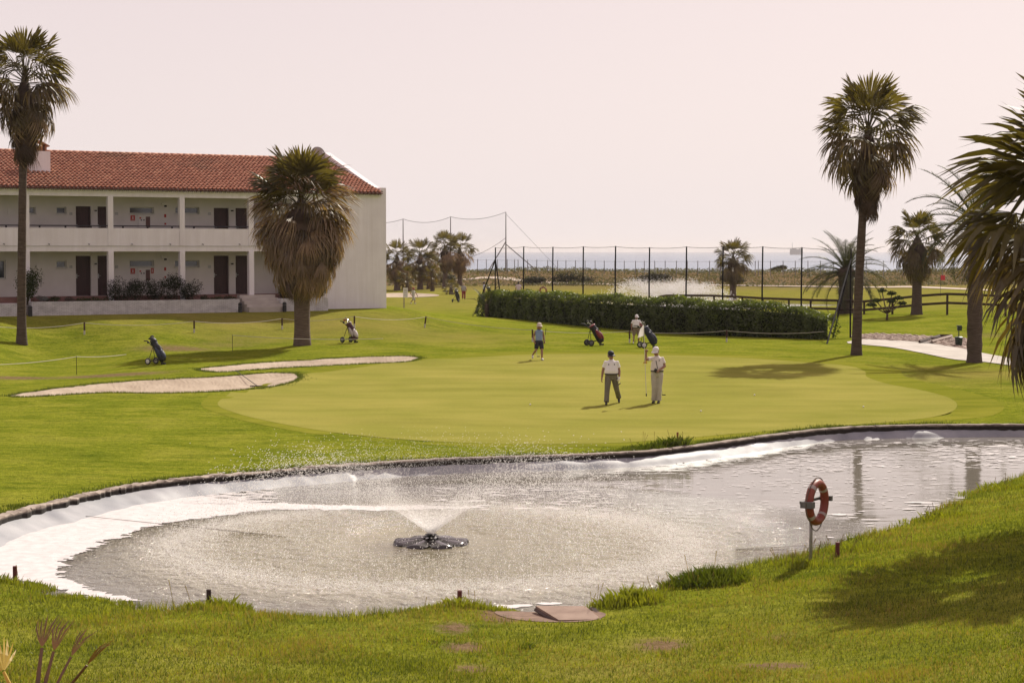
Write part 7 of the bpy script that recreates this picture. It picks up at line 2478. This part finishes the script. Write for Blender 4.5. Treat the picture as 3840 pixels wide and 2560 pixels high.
REDT = mat('trousers_red', (0.20, 0.030, 0.040), (0.26, 0.045, 0.055), 5, 0.85)
LBLUE = mat('shirt_pale_blue', (0.38, 0.42, 0.52), (0.46, 0.50, 0.60), 5, 0.85)
PINKW = mat('shirt_pink_white', (0.52, 0.44, 0.48), (0.60, 0.52, 0.56), 5, 0.85)
DHAIR = mat('hair_dark', (0.03, 0.022, 0.018), (0.05, 0.04, 0.032), 20, 0.7)
far_person('distant person in pale clothes and a red cap striding past the sign', 949, 181, 660, R(62), dict(shirt=PALEG, legs=PALEG, shorts=1.25, shoes=SHOE_W, cap=mat('cap_red', (0.26, 0.04, 0.04), (0.32, 0.06, 0.055), 8, 0.8), build=1.0), 0.42, 0.2)
far_person('distant golfer in a black and white striped shirt and red trousers', 1065, 196, 650, R(180), dict(shirt=STRIPE, legs=REDT, shoes=SHOE_B, hair=BLOND, build=1.05, belly=1.1), 0.12, 0.1)
far_person('distant golfer in a pale blue shirt and shorts beside a grey golf bag', 1112, 203, 647, R(-70), dict(shirt=LBLUE, legs=TAN, shorts=0.95, shoes=SHOE_B, cap=NAVY, hair=DHAIR, build=1.0), 0.10, 0.05)
far_person('distant golfer in a pinkish shirt standing beyond the hedge', 1191, 193, 646, R(175), dict(shirt=PINKW, legs=TAN, shoes=SHOE_B, hair=DHAIR, build=1.0), 0.08, 0.06)
# ------------------------------------------------------------------ fountain spray: ballistic drops
DROP = leaf_mat('water_drops', (0.90, 0.89, 0.88), (0.96, 0.95, 0.94), 2, 0.72, 0.06, 0.2, 0.0, tint=(1, 1, 1))
def _clear(m, k):
    # drops pass a good part of the light straight on
    nt = m.node_tree; out = nt.nodes['Material Output']
    src = out.inputs['Surface'].links[0].from_socket
    tr = nt.nodes.new('ShaderNodeBsdfTransparent'); mx = nt.nodes.new('ShaderNodeMixShader')
    mx.inputs['Fac'].default_value = k
    nt.links.new(src, mx.inputs[1]); nt.links.new(tr.outputs[0], mx.inputs[2]); nt.links.new(mx.outputs[0], out.inputs['Surface'])
_clear(DROP, 0.3)
def drops(name, P, size, streak, vel, m):
    """small stretched tetrahedra along the flight direction"""
    n = len(P)
    d = vel / (np.linalg.norm(vel, axis=1, keepdims=True) + 1e-9)
    ref = np.tile([[0.3, 0.9, 0.2]], (n, 1))
    a = np.cross(d, ref); a /= np.linalg.norm(a, axis=1, keepdims=True) + 1e-9
    b = np.cross(d, a)
    s = size[:, None]
    L = s * streak
    V = np.stack([P + d * L, P + a * s, P - 0.5 * a * s + 0.87 * b * s, P - 0.5 * a * s - 0.87 * b * s, P - d * L], 1)
    f = np.array([[0, 1, 2], [0, 2, 3], [0, 3, 1], [4, 2, 1], [4, 3, 2], [4, 1, 3]])
    F = (np.arange(n)[:, None, None] * 5 + f[None]).reshape(-1, 3)
    return np_mesh(name, V.reshape(-1, 3), F, m, True)

def fountain(base, v0, el_lo, el_hi, n, rs, seed, wind=(0, 0), near=0.35):
    g = np.random.default_rng(seed)
    az = g.uniform(0, 2 * math.pi, n)
    el = np.radians(g.uniform(el_lo, el_hi, n))
    v = v0 * g.normal(1.0, 0.045, n)
    vz = v * np.sin(el); vh = v * np.cos(el)
    T = (vz + np.sqrt(vz ** 2 + 2 * 9.8 * 0.22)) / 9.8
    u = g.uniform(0, 1, n)
    t = T * np.where(g.uniform(0, 1, n) < near, u ** 1.8 * 0.45, u)
    x = base.x + np.cos(az) * vh * t + wind[0] * t + g.normal(0, 0.012, n) * (1 + 4 * t / T)
    y = base.y + np.sin(az) * vh * t + wind[1] * t + g.normal(0, 0.012, n) * (1 + 4 * t / T)
    z = base.z + 0.22 + vz * t - 4.9 * t * t
    ok = z > base.z + 0.005
    vel = np.stack([np.cos(az) * vh, np.sin(az) * vh, vz - 9.8 * t], -1)
    size = g.uniform(rs[0], rs[1], n) * (0.75 + 0.5 * t / T)
    return np.stack([x, y, z], -1)[ok], size[ok], vel[ok]
FB = Vector((FOUNT.x, FOUNT.y, WATER_Z))
P1, s1, v1 = fountain(FB, 6.9, 35, 52, 30000, (0.0034, 0.0080), 1, wind=(-0.1, 0.25), near=0.12)
P2, s2, v2 = fountain(FB, 6.5, 30, 44, 9000, (0.0030, 0.0066), 2, wind=(0, 0.1), near=0.3)
spray = thing('fountain_spray', 'fan of white spray thrown up by the pond fountain', 'spray', (0, 0, 0))
o = link('droplets', drops('droplets', np.concatenate([P1, P2]), np.concatenate([s1, s2]), 2.2, np.concatenate([v1, v2]), DROP), spray)
o['kind'] = 'stuff'
# the coherent cone of water just above the nozzle
def cone_mat():
    m, nt, b = _nt('water_cone')
    out = nt.nodes['Material Output']
    tr = nt.nodes.new('ShaderNodeBsdfTransparent')
    df = nt.nodes.new('ShaderNodeBsdfTranslucent'); df.inputs['Color'].default_value = (0.97, 0.96, 0.95, 1)
    d2 = nt.nodes.new('ShaderNodeBsdfDiffuse'); d2.inputs['Color'].default_value = (0.93, 0.92, 0.91, 1)
    mm = nt.nodes.new('ShaderNodeMixShader'); mm.inputs['Fac'].default_value = 0.5
    nt.links.new(df.outputs[0], mm.inputs[1]); nt.links.new(d2.outputs[0], mm.inputs[2])
    mx = nt.nodes.new('ShaderNodeMixShader')
    n = add_noise(nt, 7.0, 5, rough=0.75, stretch=(2.2, 2.2, 0.8))
    tc = nt.nodes.new('ShaderNodeTexCoord'); sx = nt.nodes.new('ShaderNodeSeparateXYZ')
    nt.links.new(tc.outputs['Object'], sx.inputs[0])
    fall = nt.nodes.new('ShaderNodeMapRange')
    fall.inputs['From Min'].default_value = 0.22; fall.inputs['From Max'].default_value = 0.95
    fall.inputs['To Min'].default_value = 0.45; fall.inputs['To Max'].default_value = -0.42
    nt.links.new(sx.outputs['Z'], fall.inputs['Value'])
    ad = nt.nodes.new('ShaderNodeMath'); ad.operation = 'ADD'; ad.use_clamp = True
    sh = nt.nodes.new('ShaderNodeMath'); sh.operation = 'MULTIPLY_ADD'; sh.inputs[1].default_value = 1.5; sh.inputs[2].default_value = -0.45
    nt.links.new(n.outputs['Fac'], sh.inputs[0])
    nt.links.new(sh.outputs[0], ad.inputs[0]); nt.links.new(fall.outputs['Result'], ad.inputs[1])
    nt.links.new(ad.outputs[0], mx.inputs['Fac'])
    nt.links.new(tr.outputs[0], mx.inputs[1]); nt.links.new(mm.outputs[0], mx.inputs[2])
    nt.links.new(mx.outputs[0], out.inputs['Surface'])
    return m
vs, fs = [], []
nr, na = 16, 48
for i in range(nr):
    t = 0.22 * i / (nr - 1)
    for j in range(na):
        a = 2 * math.pi * j / na
        v = 6.7 * (1 + 0.02 * math.sin(5 * a)); el = R(40)
        rr_ = 0.03 + v * math.cos(el) * t
        z = 0.17 + v * math.sin(el) * t - 4.9 * t * t
        vs.append((math.cos(a) * rr_, math.sin(a) * rr_, z))
for i in range(nr - 1):
    for j in range(na):
        fs.append((i * na + j, i * na + (j + 1) % na, (i + 1) * na + (j + 1) % na, (i + 1) * na + j))
cone = link('water_cone', new_mesh('water_cone', vs, fs, cone_mat(), True), spray, FB)
# splashes where the drops land
g = np.random.default_rng(5)
n = 60000
rad = np.concatenate([g.normal(4.9, 0.36, n * 55 // 100), 5.0 * np.sqrt(g.uniform(0.10, 1.0, n * 33 // 100)), g.uniform(4.5, 8.5, n * 12 // 100)])
az = g.uniform(0, 2 * math.pi, len(rad))
P = np.stack([FB.x + np.cos(az) * rad * 1.0, FB.y + 0.3 + np.sin(az) * rad, np.full(len(rad), WATER_Z) + g.exponential(0.018, len(rad))], -1)
inside = sdist(P[:, 0], P[:, 1], pond) < -0.15
P = P[inside]
vel = np.stack([g.normal(0, 0.5, len(P)), g.normal(0, 0.5, len(P)), np.ones(len(P))], -1)
o = link('splashes', drops('splashes', P, g.uniform(0.003, 0.008, len(P)), 1.0, vel, DROP), spray)
o['kind'] = 'stuff'

# far fountain
F2 = at_depth(1515, 690, 184)
F2.z = z2
PA, sA, vA = fountain(F2, 7.6, 42, 62, 16000, (0.014, 0.030), 7, near=0.2)
PB, sB, vB = fountain(F2 + Vector((2.2, -1.0, 0)), 7.2, 40, 60, 12000, (0.014, 0.030), 8, near=0.2)
sp2 = thing('fountain_spray', 'dome of white spray from the far fountain beyond the hedge', 'spray', (0, 0, 0))
o = link('droplets', drops('droplets', np.concatenate([PA, PB]), np.concatenate([sA, sB]), 2.0, np.concatenate([vA, vB]), DROP), sp2)
o['kind'] = 'stuff'
# ------------------------------------------------------------------ sea haze
hm = bpy.data.materials.new('sea_haze')
hm.use_nodes = True
hn = hm.node_tree
hn.nodes.clear()
ho = hn.nodes.new('ShaderNodeOutputMaterial')
hv = hn.nodes.new('ShaderNodeVolumePrincipled')
hv.inputs['Color'].default_value = (0.93, 0.90, 0.90, 1)
hv.inputs['Density'].default_value = 0.00007
hv.inputs['Anisotropy'].default_value = 0.2
hn.links.new(hv.outputs['Volume'], ho.inputs['Volume'])
tag(MB().box2((-9500, -160, -19), (9500, 16000, 46)).build('haze', hm), kind='stuff')
